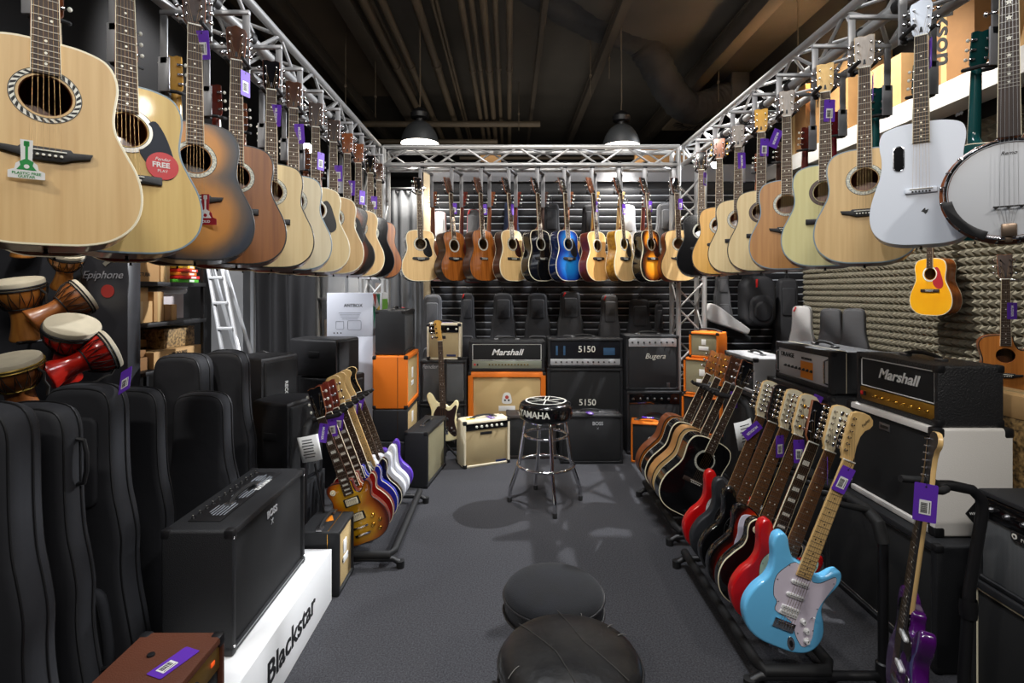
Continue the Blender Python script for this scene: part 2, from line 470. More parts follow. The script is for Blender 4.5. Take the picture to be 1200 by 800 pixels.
def tuner_mesh(style):
    def f():
        mb = MB()
        mb.lathe([(.0045, 0), (.0045, -.003), (.0028, -.003), (.0028, -.014), (0, -.0145)], 10, 0, Matrix.Rotation(R(-90), 4, 'X'))
        # washer + post point to the front, key to the side
        mb.box((.006, .019, 0), (.026, .009, .013), 0, .003)
        mb.tube([(.012, .019, 0), (.026, .019, 0)], .0022, 6, 0)
        M = Matrix.Translation((.032, .019, 0)) @ Matrix.Scale(.55, 4, (0, 1, 0))
        mb.lathe([(0, -.010), (.006, -.007), (.0085, 0), (.006, .007), (0, .010)], 10, 1, M)
        return mb.mesh('tuner', [CHROME, CHROME if style == 'chrome' else style], 50)
    return cached(('tuner', style if isinstance(style, str) else style.name), f)
def string_mesh(x0, z0, y0, x1, z1, y1, xp, zp, yp, r):
    def f():
        return MB().tube([(x0, y0, z0), (x1, y1, z1), (xp, yp, zp)], r, 4, 0).mesh('string', [STRING], 80)
    return cached(('string', round(x0, 4), round(x1, 4), round(z0, 3), round(y0, 4), round(z1, 3), round(xp, 4), round(zp, 3), r), f)
def rosette_mesh(r0, r1):
    return cached(('ros', r0, r1), lambda: MB().ring(r0, r1, -.0008, .0015, 40, 0).ring(r1, r1+.0016, -.0009, .0015, 40, 1).ring(r0-.0016, r0, -.0009, .0015, 40, 1).mesh('rosette', [ROSETTE, EBONY], 40))
def rope_rosette():
    """herringbone ring of slanted dark and light chips"""
    def f():
        mb = MB(); n = 28
        for i in range(n):
            a, b = 2*PI*i/n, 2*PI*(i+.5)/n; s = .12
            q = lambda r, t: (r*math.cos(t), -.0008, r*math.sin(t))
            mb.add([q(.057, a), q(.057, b), q(.066, b+s), q(.066, a+s)], [(0,1,2,3)], 1)
        mb.ring(.0565, .0665, -.0006, .0015, 48, 0); mb.ring(.0665, .068, -.0009, .0015, 48, 1); mb.ring(.055, .0565, -.0009, .0015, 48, 1)
        return mb.mesh('rosette', [PEARL, INK], 40)
    return cached('roperos', f)
def bridge_mesh(kind):
    def f():
        mb = MB()
        if kind == 'wing':
            o = [(-.088, .012), (-.05, .010), (-.045, .016), (.045, .016), (.05, .010), (.088, .012), (.083, -.002), (.05, -.010), (.03, -.018), (-.03, -.018), (-.05, -.010), (-.083, -.002)]
        elif kind == 'belly':
            o = [(v.x, v.y) for v in crc([(-.078, .014, 0), (0, .013, 0), (.078, .014, 0), (.08, -.008, 0), (.045, -.014, 0), (0, -.026, 0), (-.045, -.014, 0), (-.08, -.008, 0)], 3)]
        elif kind == 'strip':
            o = rrect(.105, .022, .004)
        else: o = rrect(.165, .026, .003)
        mb.prism(o, -.009, .001, 0, r=.003, seg=2)
        return mb.mesh('bridge', [EBONY], 40)
    return cached(('bridge', kind), f)
SADDLE = MB().box((0, -.0105, 0), (.074, .006, .0028), 0, .0006).mesh('saddle', [PEARL])
PIN = MB().lathe([(0, -.006), (.0028, -.0055), (.0036, -.003), (.003, 0), (.002, .003)], 8, 0, Matrix.Rotation(R(-90), 4, 'X')).mesh('bridge_pin', [PEARL], 60)
NUTM = MB().box((0, -.0035, .0025), (.044, .009, .005), 0, .0008).mesh('nut', [PEARL])
STRAPB = MB().lathe([(.0055, 0), (.004, -.004), (.004, -.008), (.0065, -.011), (.005, -.014), (0, -.014)], 10, 0).mesh('strap_button', [BLACK], 50)
def guard_mesh(kind):
    def f():
        if kind == 'tear':
            o = [(.052, .03), (.06, .018), (.062, -.005), (.054, -.03), (.036, -.05), (.026, -.058), (.05, -.10), (.075, -.135), (.105, -.135), (.118, -.115), (.116, -.075), (.105, -.03), (.09, .01), (.07, .04)]
        else:
            o = [(.040, .048), (.056, .028), (.062, 0), (.054, -.03), (.036, -.05), (.024, -.058), (.028, -.09), (.05, -.118), (.085, -.13), (.112, -.11), (.114, -.07), (.10, -.02), (.085, .03), (.062, .06)]
        o = [(v.x, v.y) for v in crc([(x, z, 0) for x, z in o], 3)]
        return MB().prism(o, -.0015, .0005, 0, r=.0008, seg=1).mesh('pickguard', [BLACK], 40)
    return cached(('guard', kind), f)

def acoustic(label, loc, yaw=0., lean=0., shape='dread', top=SPRUCE, side=MAHOG, bind=BIND, neck=MAHOG, board=ROSEWOOD, head='3', face=ROSEWOOD,
             tuner='chrome', guard=None, guardm=BLACK, bridge='belly', ros=ROSETTE, depth=.108, group=None, bridgem=EBONY, detail=True, roll=0., scale=None, inlay='dot', rope=False, hang=False):
    if hang:   # loc is the hanging point at the nut
        q = Matrix.Rotation(R(yaw), 3, 'Z') @ Matrix.Rotation(R(lean), 3, 'Y') @ Matrix.Rotation(R(roll), 3, 'X')
        loc = Vector(loc) - q @ Vector((0, 0, NUT*(scale or 1)))
    g = thing('acoustic_guitar', label, 'acoustic guitar', loc, (R(roll), R(lean), R(yaw)), group, scale)
    if shape == 'lava':
        obj('body', acoustic_body('lava', depth), g, mats=[top, side, top])
        so = MB().prism([(x-.073, z+.36) for x, z in rrect(.036, .105, .018, 8)], -.0006, .004, 0).mesh('soundhole', [GLOSSBLK]); so_ = obj('soundhole', so, g)
        obj('rim', MB().tube([(x-.073, -.001, z+.36) for x, z in rrect(.036, .105, .018, 8)], .0022, 6, 0, True).mesh('rim', [CHROME]), so_)
    else:
        obj('body', acoustic_body(shape, depth), g, mats=[top, side, bind])
        if rope: obj('rosette', rope_rosette(), g, (0, 0, HZ[shape]))
        elif ros: obj('rosette', rosette_mesh(.054, .067), g, (0, 0, HZ[shape]), mats=[ros])
    j = TOPZ[shape]
    obj('neck', neck_mesh('a', j, NUT), g, mats=[neck])
    nf = 20 if shape != 'classic' else 19
    z0 = NUT - SCALE*(1-2**(-(nf+.5)/12))
    obj('fretboard', board_mesh(round(max(z0, HZ[shape]+.05), 3), NUT, SCALE, nf, inlay), g, mats=[board])
    h = obj('headstock', head_mesh(head, 0, R(12)), g, (0, 0, NUT), mats=[face, neck])
    obj('nut', NUTM, g, (0, 0, NUT))
    sz = NUT - SCALE
    b = obj('bridge', bridge_mesh(bridge), g, (0, 0, sz), mats=[bridgem])
    obj('saddle', SADDLE, b, (0, 0, .006))
    if detail:
        for i in range(6): obj('bridge_pin', PIN, b, (-.027 + .0108*i, -.009, -.005), mats=[INK if shape == 'lava' else None])
    if guard: obj('pickguard', guard_mesh(guard), g, (0, 0, HZ[shape]), mats=[guardm])
    tm = tuner_mesh(tuner)
    tp = []
    for s in (-1, 1):
        for k in range(3):
            z = .042 + .044*k
            y = z*math.tan(R(12))
            obj('tuner', tm, g, (s*.024, y, NUT + z), (R(0), 0 if s > 0 else PI, 0) if False else (0, 0, 0), scale=(s, 1, 1))
            tp.append((s*.024, z, y))
    order = [tp[0], tp[1], tp[2], tp[5], tp[4], tp[3]]
    for i in range(6):
        p = order[i]
        obj('string', string_mesh(-.027 + .0108*i, sz+.006, -.0135, -.0175 + .007*i, NUT, -.0085, p[0], NUT + p[1], p[2] - .006, .00045), g)
    obj('strap_button', STRAPB, g, (0, depth*.5, .001))
    return g

EOUT = {
 'strat': [(.01,0),(-.06,.004),(-.115,.028),(-.15,.075),(-.16,.125),(-.147,.18),(-.122,.225),(-.114,.265),(-.124,.31),(-.142,.352),(-.144,.388),(-.122,.408),(-.098,.395),(-.078,.362),(-.055,.335),(-.03,.328),(.03,.318),(.05,.300),(.078,.308),(.104,.338),(.126,.350),(.142,.334),(.143,.30),(.128,.258),(.116,.222),(.12,.186),(.142,.148),(.158,.105),(.153,.06),(.125,.022),(.075,.003)],
 'lp': [(0,0),(-.075,.004),(-.132,.034),(-.162,.09),(-.162,.15),(-.136,.205),(-.112,.245),(-.108,.28),(-.118,.315),(-.117,.345),(-.092,.368),(-.05,.366),(-.03,.362),(.03,.362),(.034,.325),(.04,.295),(.062,.282),(.086,.305),(.106,.33),(.124,.322),(.127,.292),(.114,.258),(.114,.235),(.136,.205),(.162,.15),(.162,.09),(.132,.034),(.075,.004)],
 'tele': [(0,0),(-.075,.004),(-.13,.034),(-.158,.09),(-.155,.15),(-.126,.205),(-.112,.245),(-.118,.285),(-.13,.325),(-.126,.36),(-.098,.378),(-.05,.366),(-.03,.355),(.03,.345),(.033,.315),(.045,.285),(.068,.288),(.095,.32),(.12,.335),(.138,.312),(.132,.27),(.114,.23),(.122,.19),(.15,.14),(.16,.09),(.138,.038),(.08,.004)],
 'bass': [(.01,0),(-.06,.004),(-.12,.03),(-.155,.085),(-.155,.15),(-.125,.21),(-.11,.26),(-.118,.32),(-.14,.38),(-.145,.425),(-.122,.452),(-.092,.43),(-.062,.375),(-.03,.35),(.032,.335),(.055,.315),(.085,.335),(.115,.365),(.138,.36),(.145,.325),(.13,.28),(.118,.235),(.13,.185),(.158,.125),(.152,.065),(.12,.02),(.07,.003)],
}
SB_STOPS = [(0, (222, 150, 40)), (.55, (214, 130, 30)), (.78, (170, 50, 20)), (.93, (60, 20, 16)), (1, (18, 14, 14))]
def solid_body(kind, th, r=.010, bind=False):
    def f():
        o = [(v.x, v.y) for v in crc([(x, z, 0) for x, z in EOUT[kind]], 4)]
        mb = MB()
        if bind:
            mb.prism(o, 0, th, 0, r=.003, seg=2, ms=1, mb=1)
            for a, y in ((inset(o, .0012), -.0006),):
                mb.tube([(x, .0025, z) for x, z in inset(o, .0008)], .0028, 6, 2, True)
        else: mb.prism(o, 0, th, 0, r=r, seg=4, ms=1, mb=1)
        return mb.mesh('body', [GLOSSBLK, GLOSSBLK, BIND], 45)
    return cached(('sbody', kind, th, r, bind), f)
SGUARD = [(-.03,.322),(-.052,.318),(-.066,.30),(-.088,.262),(-.09,.225),(-.075,.18),(-.055,.162),(-.05,.13),(.0,.118),(.03,.105),(.055,.07),(.09,.04),(.112,.05),(.118,.085),(.105,.14),(.10,.19),(.112,.245),(.126,.30),(.118,.325),(.098,.31),(.072,.285),(.045,.278),(.03,.29)]
def sguard_mesh():
    o = [(v.x, v.y) for v in crc([(x, z, 0) for x, z in SGUARD], 3)]
    mb = MB().prism(o, -.0022, .001, 0, r=.0012, seg=1, ms=1)
    for x, z in ((-.06,.305),(-.083,.24),(-.05,.165),(.06,.08),(.10,.055),(.11,.11),(.095,.19),(.118,.30)):
        mb.prism(circ(.0025, 8, x, z), -.003, 0, 2)
    return mb.mesh('pickguard', [WHITE, INK, STEEL], 40)
def tguard_mesh():
    o = [(v.x, v.y) for v in crc([(x, z, 0) for x, z in [(-.03,.345),(-.07,.345),(-.098,.33),(-.10,.29),(-.088,.25),(-.085,.20),(-.06,.165),(-.02,.158),(.0,.2),(.03,.21),(.06,.20),(.085,.22),(.075,.26),(.045,.275),(.03,.285),(.03,.32)]], 3)]
    return MB().prism(o, -.0022, .001, 0, r=.001, seg=1).mesh('pickguard', [WHITE], 40)
def pickup_mesh(kind):
    def f():
        mb = MB()
        if kind == 'single':
            mb.prism(rrect(.07, .016, .008, 5), -.007, .002, 0, r=.002, seg=2)
            for i in range(6): mb.prism(circ(.0024, 8, -.026+.0104*i, 0), -.008, -.004, 1)
        elif kind == 'hum':
            for dz in (-.0092, .0092):
                mb.prism(rrect(.07, .017, .004, 4, 0, dz), -.007, .002, 0, r=.0015, seg=1)
                for i in range(6): mb.prism(circ(.0024, 8, -.026+.0104*i, dz), -.008, -.004, 1)
        elif kind == 'ringed':
            mb.prism(rrect(.09, .046, .004), -.004, .001, 2, r=.001, seg=1)
            mb.prism(rrect(.07, .038, .004), -.0075, .001, 0, r=.0015, seg=1)
            for i in range(6): mb.prism(circ(.0024, 8, -.026+.0104*i, .009), -.0085, -.004, 1)
        return mb.mesh('pickup', [WHITE, STEEL, CREAMP], 40)
    return cached(('pickup', kind), f)
def knob_mesh(r=.012, h=.014, mark=True):
    def f():
        M = Matrix.Rotation(R(90), 4, 'X')
        mb = MB().lathe([(r, 0), (r*.92, h*.35), (r*.7, h*.5), (r*.62, h), (0, h)], 14, 0, M)
        if mark: mb.box((0, -h-.0004, r*.3), (r*.16, .0008, r*.6), 1)
        return mb.mesh('knob', [BLACK, PEARL], 40)
    return cached(('knob', r, h, mark), f)
def ebridge(kind):
    def f():
        mb = MB()
        if kind == 'trem':
            mb.box((0, -.003, -.006), (.082, .006, .034), 0, .0015)
            for i in range(6): mb.box((-.027+.0108*i, -.008, -.004), (.0095, .006, .022), 0, .0012)
        elif kind == 'tom':
            mb.box((0, -.009, .0), (.082, .008, .010), 0, .002)
            for i in range(6): mb.box((-.026+.0104*i, -.0145, 0), (.006, .004, .008), 0)
            mb.box((0, -.010, -.042), (.088, .012, .014), 0, .004)
            for s in (-1, 1):
                for z in (0, -.042): mb.lathe([(.006, 0), (.006, .01), (0, .011)], 10, 0, Matrix.Translation((s*.04, 0, z)) @ Matrix.Rotation(R(90), 4, 'X'))
        else:
            mb.box((0, -.003, .0), (.078, .006, .07), 0, .0015)
            for i in range(4): mb.box((-.027+.018*i, -.009, -.008), (.013, .008, .03), 0, .0015)
        return mb.mesh('bridge', [CHROME], 40)
    return cached(('ebridge', kind), f)
def electric(label, loc, yaw=0., lean=0., kind='strat', top=GLOSSBLK, side=None, neck=MAPLE, board=ROSEWOOD, head='6', face=MAPLE, guardm=None, pickups='sss', pum=WHITE,
             knobs=WHITE, inlay='dot', bind=False, bindm=BIND, group=None, tuner='chrome', cat='electric guitar', name='electric_guitar', roll=0, scale_=None, nut=.745, scale=.648, bridge=None, th=.044, r=.010, headlogo=None, bridgem=CHROME):
    g = thing(name, label, cat, loc, (R(roll), R(lean), R(yaw)), group, scale_)
    obj('body', solid_body(kind, th, r, bind), g, mats=[top, side or top, bindm])
    joint = {'strat': .30, 'lp': .352, 'tele': .335, 'bass': .325}[kind]
    obj('neck', neck_mesh('e', joint, nut), g, mats=[neck])
    bz0 = {'strat': .283, 'lp': .288, 'tele': .28, 'bass': .30}[kind]
    nf = 22 if kind != 'bass' else 20
    obj('fretboard', board_mesh(bz0, nut, scale, nf, inlay, -.004), g, mats=[board, None, INK if board is MAPLE else None, bindm if bind else board])
    tilt = R(0) if head in ('6', 'p') else R(14)
    hd = obj('headstock', head_mesh(head, -.004 if head not in ('6', 'p') else .0005, tilt), g, (0, 0, nut), mats=[face, neck])
    if headlogo:
        obj('logo', text_mesh(headlogo, .016, INK, shear=.3, ext=.0004), hd, (.012, -.0006, .155), (0, R(-68), 0))
    obj('nut', NUTM, g, (0, -.006, nut))
    bz = nut - scale
    b = obj('bridge', ebridge(bridge or {'strat': 'trem', 'lp': 'tom', 'tele': 'trem', 'bass': 'bass'}[kind]), g, (0, -.001, bz), mats=[bridgem])
    nstr = 4 if kind == 'bass' else 6
    tm = tuner_mesh(tuner); tp = []
    if head in ('6', 'p'):
        for k in range(nstr):
            z = .036 + (.024 if nstr == 6 else .042)*k
            x = -.021 - .095*z
            obj('tuner', tm, g, (x, -.0006, nut + z), scale=(-1, 1, 1) if nstr == 6 else (-1.6, 1.2, 1.6)); tp.append((x, z, -.008))
    else:
        for s in (-1, 1):
            for k in range(3):
                z = .042 + .044*k; y = z*math.tan(tilt) - .004
                obj('tuner', tm, g, (s*.024, y, nut + z), scale=(s, 1, 1)); tp.append((s*.024, z, y-.006))
        tp = [tp[0], tp[1], tp[2], tp[5], tp[4], tp[3]]
    for i in range(nstr):
        st = .0104 if nstr == 6 else .018
        nst = .007 if nstr == 6 else .0105
        p = tp[i]
        obj('string', string_mesh(-st*(nstr-1)/2 + st*i, bz, -.0155, -nst*(nstr-1)/2 + nst*i, nut, -.0145, p[0], nut+p[1], p[2], .0005 if nstr == 6 else .001), g)
    km = knob_mesh()
    if kind == 'strat':
        if guardm: obj('pickguard', cached('sguard', sguard_mesh), g, mats=[guardm])
        zs = [(.255, 's'), (.205, 's'), (.145, 'h' if pickups.endswith('h') else 's')]
        for z, t in zs: obj('pickup', pickup_mesh('hum' if t == 'h' else 'single'), g, (0, -.001, z), (0, R(8 if (z < .2 and t == 's') else 0), 0), mats=[pum])
        for x, z in ((.062, .128), (.086, .10), (.10, .066)): obj('knob', km, g, (x, -.001, z), mats=[knobs, INK])
        obj('switch', MB().tube([(.088, -.001, .15), (.083, -.016, .16)], .0018, 6, 0).lathe([(0, 0), (.003, .002), (.003, .008), (0, .01)], 8, 1, Matrix.Translation((.083, -.016, .16)) @ Matrix.Rotation(R(70), 4, 'X')).mesh('switch', [STEEL, knobs]), g)
        obj('jack_plate', MB().prism([(x, z) for x, z in circ(.014, 18, 0, 0, 1.9, 1)], -.0025, .001, 0, r=.001, seg=1).prism(circ(.008, 14, 0, 0, 1.6, .8), -.0035, -.001, 1).mesh('jack_plate', [CHROME, INK]), g, (.052, 0, .035), (0, R(58), 0))
    elif kind == 'lp':
        for z in (.245, .155): obj('pickup', pickup_mesh('ringed'), g, (0, -.001, z), mats=[pum, None, CREAMP if bindm is BIND else BLACK])
        for x, z in ((.085, .135), (.115, .10), (.07, .085), (.10, .055)): obj('knob', km, g, (x, -.002, z), mats=[knobs, INK])
        if guardm:
            o = [(.04, .29), (.05, .275), (.085, .18), (.085, .15), (.06, .14), (.05, .15), (.048, .26)]
            obj('pickguard', MB().prism(o, -.009, -.006, 0).mesh('pickguard', [BLACK]), g, mats=[guardm])
        obj('switch', MB().ring(.006, .016, -.0025, .001, 20, 0, -.085, .325).lathe([(.004, 0), (.0025, .006), (.004, .016), (0, .018)], 8, 1, Matrix.Translation((-.085, 0, .325)) @ Matrix.Rotation(R(90), 4, 'X')).mesh('switch', [CREAMP, CREAMP]), g)
    elif kind == 'tele':
        if guardm: obj('pickguard', cached('tguard', tguard_mesh), g, mats=[guardm])
        for z in (.25, .15): obj('pickup', pickup_mesh('single'), g, (0, -.001, z), mats=[pum])
        obj('control_plate', MB().prism(rrect(.03, .15, .012), -.002, .001, 0, r=.0008, seg=1).mesh('control_plate', [CHROME]), g, (.09, 0, .09), (0, R(-6), 0))
        for z in (.13, .09): obj('knob', km, g, (.09, -.002, z), mats=[CHROME, INK])
    else:
        if guardm: obj('pickguard', cached('sguard', sguard_mesh), g, mats=[guardm])
        for x, z in ((-.014, .215), (.02, .20)): obj('pickup', MB().box((0, -.006, 0), (.05, .014, .026), 0, .004).mesh('pickup', [BLACK]), g, (x, 0, z))
        for x, z in ((.07, .12), (.09, .09)): obj('knob', km, g, (x, -.001, z), mats=[CHROME, INK])
    obj('strap_button', STRAPB, g, (0, th*.5, .001), mats=[CHROME])
    return g

# ------------------------------------------------------------------ price tags
def price_tag(label, g, lp, rot=(0, 0, 0), text=True, front=True, back=PURPLE, w=.05, h=.105):
    """card hanging by a thread at local point lp of guitar g"""
    M = Matrix.LocRotScale(g.location, g.rotation_euler, g.scale)
    p = M @ Vector(lp)
    t = thing('price_tag', label, 'price tag', p, tuple(R(a) for a in rot), 'purple price tags')
    def f():
        mb = MB().prism(rrect(w, h, .004), -.0005, .0005, 0)
        mb.prism(circ(.003, 8, 0, h/2-.01), -.0008, .0008, 1)
        return mb.mesh('card', [PURPLE, INK])
    obj('card', cached(('tagcard', w, h), f), t, (0, 0, -h/2-.01), mats=[back])
    obj('thread', cached(('tagthread',), lambda: MB().tube([(0, 0, -.02), (.002, -.002, 0), (-.002, .012, .02)], .0007, 4, 0).mesh('thread', [INK])), t)
    def bar():
        mb = MB().box((0, 0, 0), (.03, .0006, .045), 0)
        random.seed(3)
        z = -.017
        while z < .014:
            q = random.choice((.0008, .0013, .002)); mb.box((-.003, -.0006, z), (.017, .0003, q), 1); z += q + random.choice((.001, .0016))
        mb.box((.011, -.0006, 0), (.002, .0003, .036), 1)
        return mb.mesh('barcode_label', [PAPER, INK])
    if front: obj('barcode_label', cached('barcode', bar), t, (0, -.0009, -h*.62-.01))
    if text: obj('lettering', text_mesh('MUZIKER', .017, PAPER, bold=.03, ext=.0003), t, (0, -.0009, -h/2-.01), (0, R(90), 0))
    return t
# ------------------------------------------------------------------ amplifiers and cabinets (local: base centre, front to -Y)
def cab_mesh(w, d, h, fr, rec, r=.012):
    def f():
        mb = MB()
        out = rrect(w, h, r, 4, 0, h/2)
        inn = rrect(w-2*fr, h-2*fr, max(.003, r*.4), 4, 0, h/2)
        n = len(out); vs, fs = [], []
        rr = min(.008, fr*.4)
        rings = [(inn, -d/2+rec), (inn, -d/2+rr*.6), (inset(inn, -rr*.4), -d/2), (inset(out, rr), -d/2), (inset(out, rr*.3), -d/2+rr*.3), (out, -d/2+rr), (out, d/2-rr), (inset(out, rr), d/2)]
        for o, y in rings: vs += [(p[0], y, p[1]) for p in o]
        for i in range(len(rings)-1):
            for j in range(n): fs.append((i*n+j, i*n+(j+1) % n, (i+1)*n+(j+1) % n, (i+1)*n+j))
        fs.append(tuple(range(n))); fs.append(tuple((len(rings)-1)*n+j for j in range(n)))
        return mb.add(vs, fs, 0).mesh('cabinet', [TOLEX], 35)
    return cached(('cab', w, d, h, fr, rec, r), f)
CORNER = MB().box((0, 0, 0), (.036, .036, .036), 0, .009).mesh('corner_protector', [BLACK])
AKNOB = knob_mesh(.0095, .014)
def handle_mesh():
    def f():
        mb = MB().tube([(-.11, 0, .002), (-.10, 0, .012), (-.06, 0, .022), (0, 0, .026), (.06, 0, .022), (.10, 0, .012), (.11, 0, .002)], .009, 8, 0)
        for s in (-1, 1): mb.box((s*.105, 0, .006), (.045, .03, .012), 1, .003)
        return mb.mesh('handle', [RUBBER, STEEL])
    return cached('handle', f)
def amp(label, loc, rz, w, d, h, cov=TOLEX, grille=GRILLE_BLK, fr=.03, rec=.018, panel=None, logos=(), handle=True, corners=BLACK, piping=None, cat='guitar amplifier',
        name='guitar_amplifier', group=None, top_panel=None, tilt=0, stripes=None, badge=None, cs=1.0, gz=None):
    g = thing(name, label, cat, loc, (0, 0, R(rz)), group)
    if tilt: g.rotation_euler[0] = R(tilt)
    obj('cabinet', cab_mesh(w, d, h, fr, rec), g, mats=[cov])
    z0, z1 = fr, h-fr
    yf = -d/2
    if panel:
        ph = panel['h']
        pz = (z1-ph/2) if panel.get('pos', 'top') == 'top' else (z0+ph/2)
        if panel.get('pos', 'top') == 'top': z1 -= ph
        else: z0 += ph
        pm = obj('control_panel', cached(('panel', w-2*fr, ph), lambda: MB().box((0, 0, 0), (w-2*fr-.002, .012, ph-.003), 0, .002).mesh('control_panel', [STEEL])), g, (0, yf+rec-.007, pz), mats=[panel['m']])
        n = panel.get('n', 6); x0, x1 = panel.get('span', (-.42, .42)); ww = w-2*fr
        for i in range(n):
            k = i/(n-1) if n > 1 else .5
            obj('knob', AKNOB, pm, ((x0+(x1-x0)*k)*ww, -.006, panel.get('kz', 0)*ph), mats=[panel.get('km', BLACK), panel.get('kmark', PEARL)], scale=(panel.get('ks', 1),)*3)
        if panel.get('lamp'):
            obj('pilot_lamp', cached('pilot', lambda: MB().box((0, -.003, 0), (.018, .008, .02), 0, .003).mesh('pilot_lamp', [RED])), pm, (-.46*ww, -.006, 0))
            obj('power_switch', cached('pswitch', lambda: MB().box((0, -.003, 0), (.014, .008, .022), 0, .003).mesh('power_switch', [BLACK])), pm, (-.42*ww, -.006, 0))
        if panel.get('swatch'):
            a, b, cm = panel['swatch']
            obj('panel_print', MB().box((0, -.0062, 0), ((b-a)*ww, .001, ph*.6), 0).mesh('panel_print', [cm]), pm, ((a+b)/2*ww, 0, -.12*ph))
        for txt, sz, x, z, m in panel.get('text', ()): obj('lettering', text_mesh(txt, sz, m, bold=.02), pm, (x*ww, -.0072, z*ph))
    if grille is not None:
        obj('grille_cloth', cached(('grille', round(w-2*fr, 4), round(z1-z0, 4)), lambda: MB().box((0, 0, 0), (w-2*fr-.002, .008, z1-z0-.002), 0, .002).mesh('grille_cloth', [GRILLE_BLK])), g, (0, yf+rec-.003, (z0+z1)/2), mats=[grille])
    if piping:
        o = rrect(w-2*fr-.012, z1-z0-.012, .004, 2, 0, (z0+z1)/2)
        obj('piping', MB().tube([(x, yf+rec-.008, z) for x, z in o], .003, 6, 0, True).mesh('piping', [piping]), g)
    for L in logos:
        txt, sz, x, z, m = L[:5]; kw = L[5] if len(L) > 5 else {}
        obj('logo', text_mesh(txt, sz, m, **kw), g, (x*w, yf+rec-.0095 if L[-1] != 'f' else yf-.001, z*h))
    if badge:
        for (bx, bz, bw, bh, m) in badge:
            obj('badge', MB().box((0, 0, 0), (bw, .004, bh), 0, .001).mesh('badge', [m]), g, (bx*w, yf+rec-.009, bz*h))
    if handle:
        obj('handle', handle_mesh(), g, (0, 0, h))
    if corners is not None:
        e = .016*cs
        for sx in (-1, 1):
            for sy in (-1, 1):
                for z in (e, h-e): obj('corner_protector', CORNER, g, (sx*(w/2-e), sy*(d/2-e), z), scale=(cs,)*3, mats=[corners])
    if stripes:
        for sx in (-1, 1):
            o = [(sx*(w/2+.0005), yf+d*.28, .01), (sx*(w/2+.0005), yf+d*.28, h-.01)]
            obj('trim_line', MB().tube(o, .002, 6, 0).mesh('trim_line', [stripes]), g)
        obj('trim_line', MB().tube([(-w/2+.01, yf+d*.28, h+.0005), (w/2-.01, yf+d*.28, h+.0005)], .002, 6, 0).mesh('trim_line', [stripes]), g)
    if top_panel:
        tw, td, n, pm_ = top_panel
        t = obj('control_panel', MB().box((0, 0, 0), (tw, td, .006), 0, .002).mesh('control_panel', [pm_]), g, (0, d*.12, h+.002))
        for i in range(n): obj('knob', AKNOB, t, (-tw*.44 + tw*.88*i/(n-1), td*.25, .003), (R(-90), 0, 0), mats=[BLACK, PEARL])
    return g
def front_print(g, w, h, cells):
    """printed lines of small type standing on a panel: thin pale strokes"""
    mb = MB()
    for x, z, ww, hh in cells: mb.box((x, 0, z), (ww, .0006, hh), 0)
    return mb

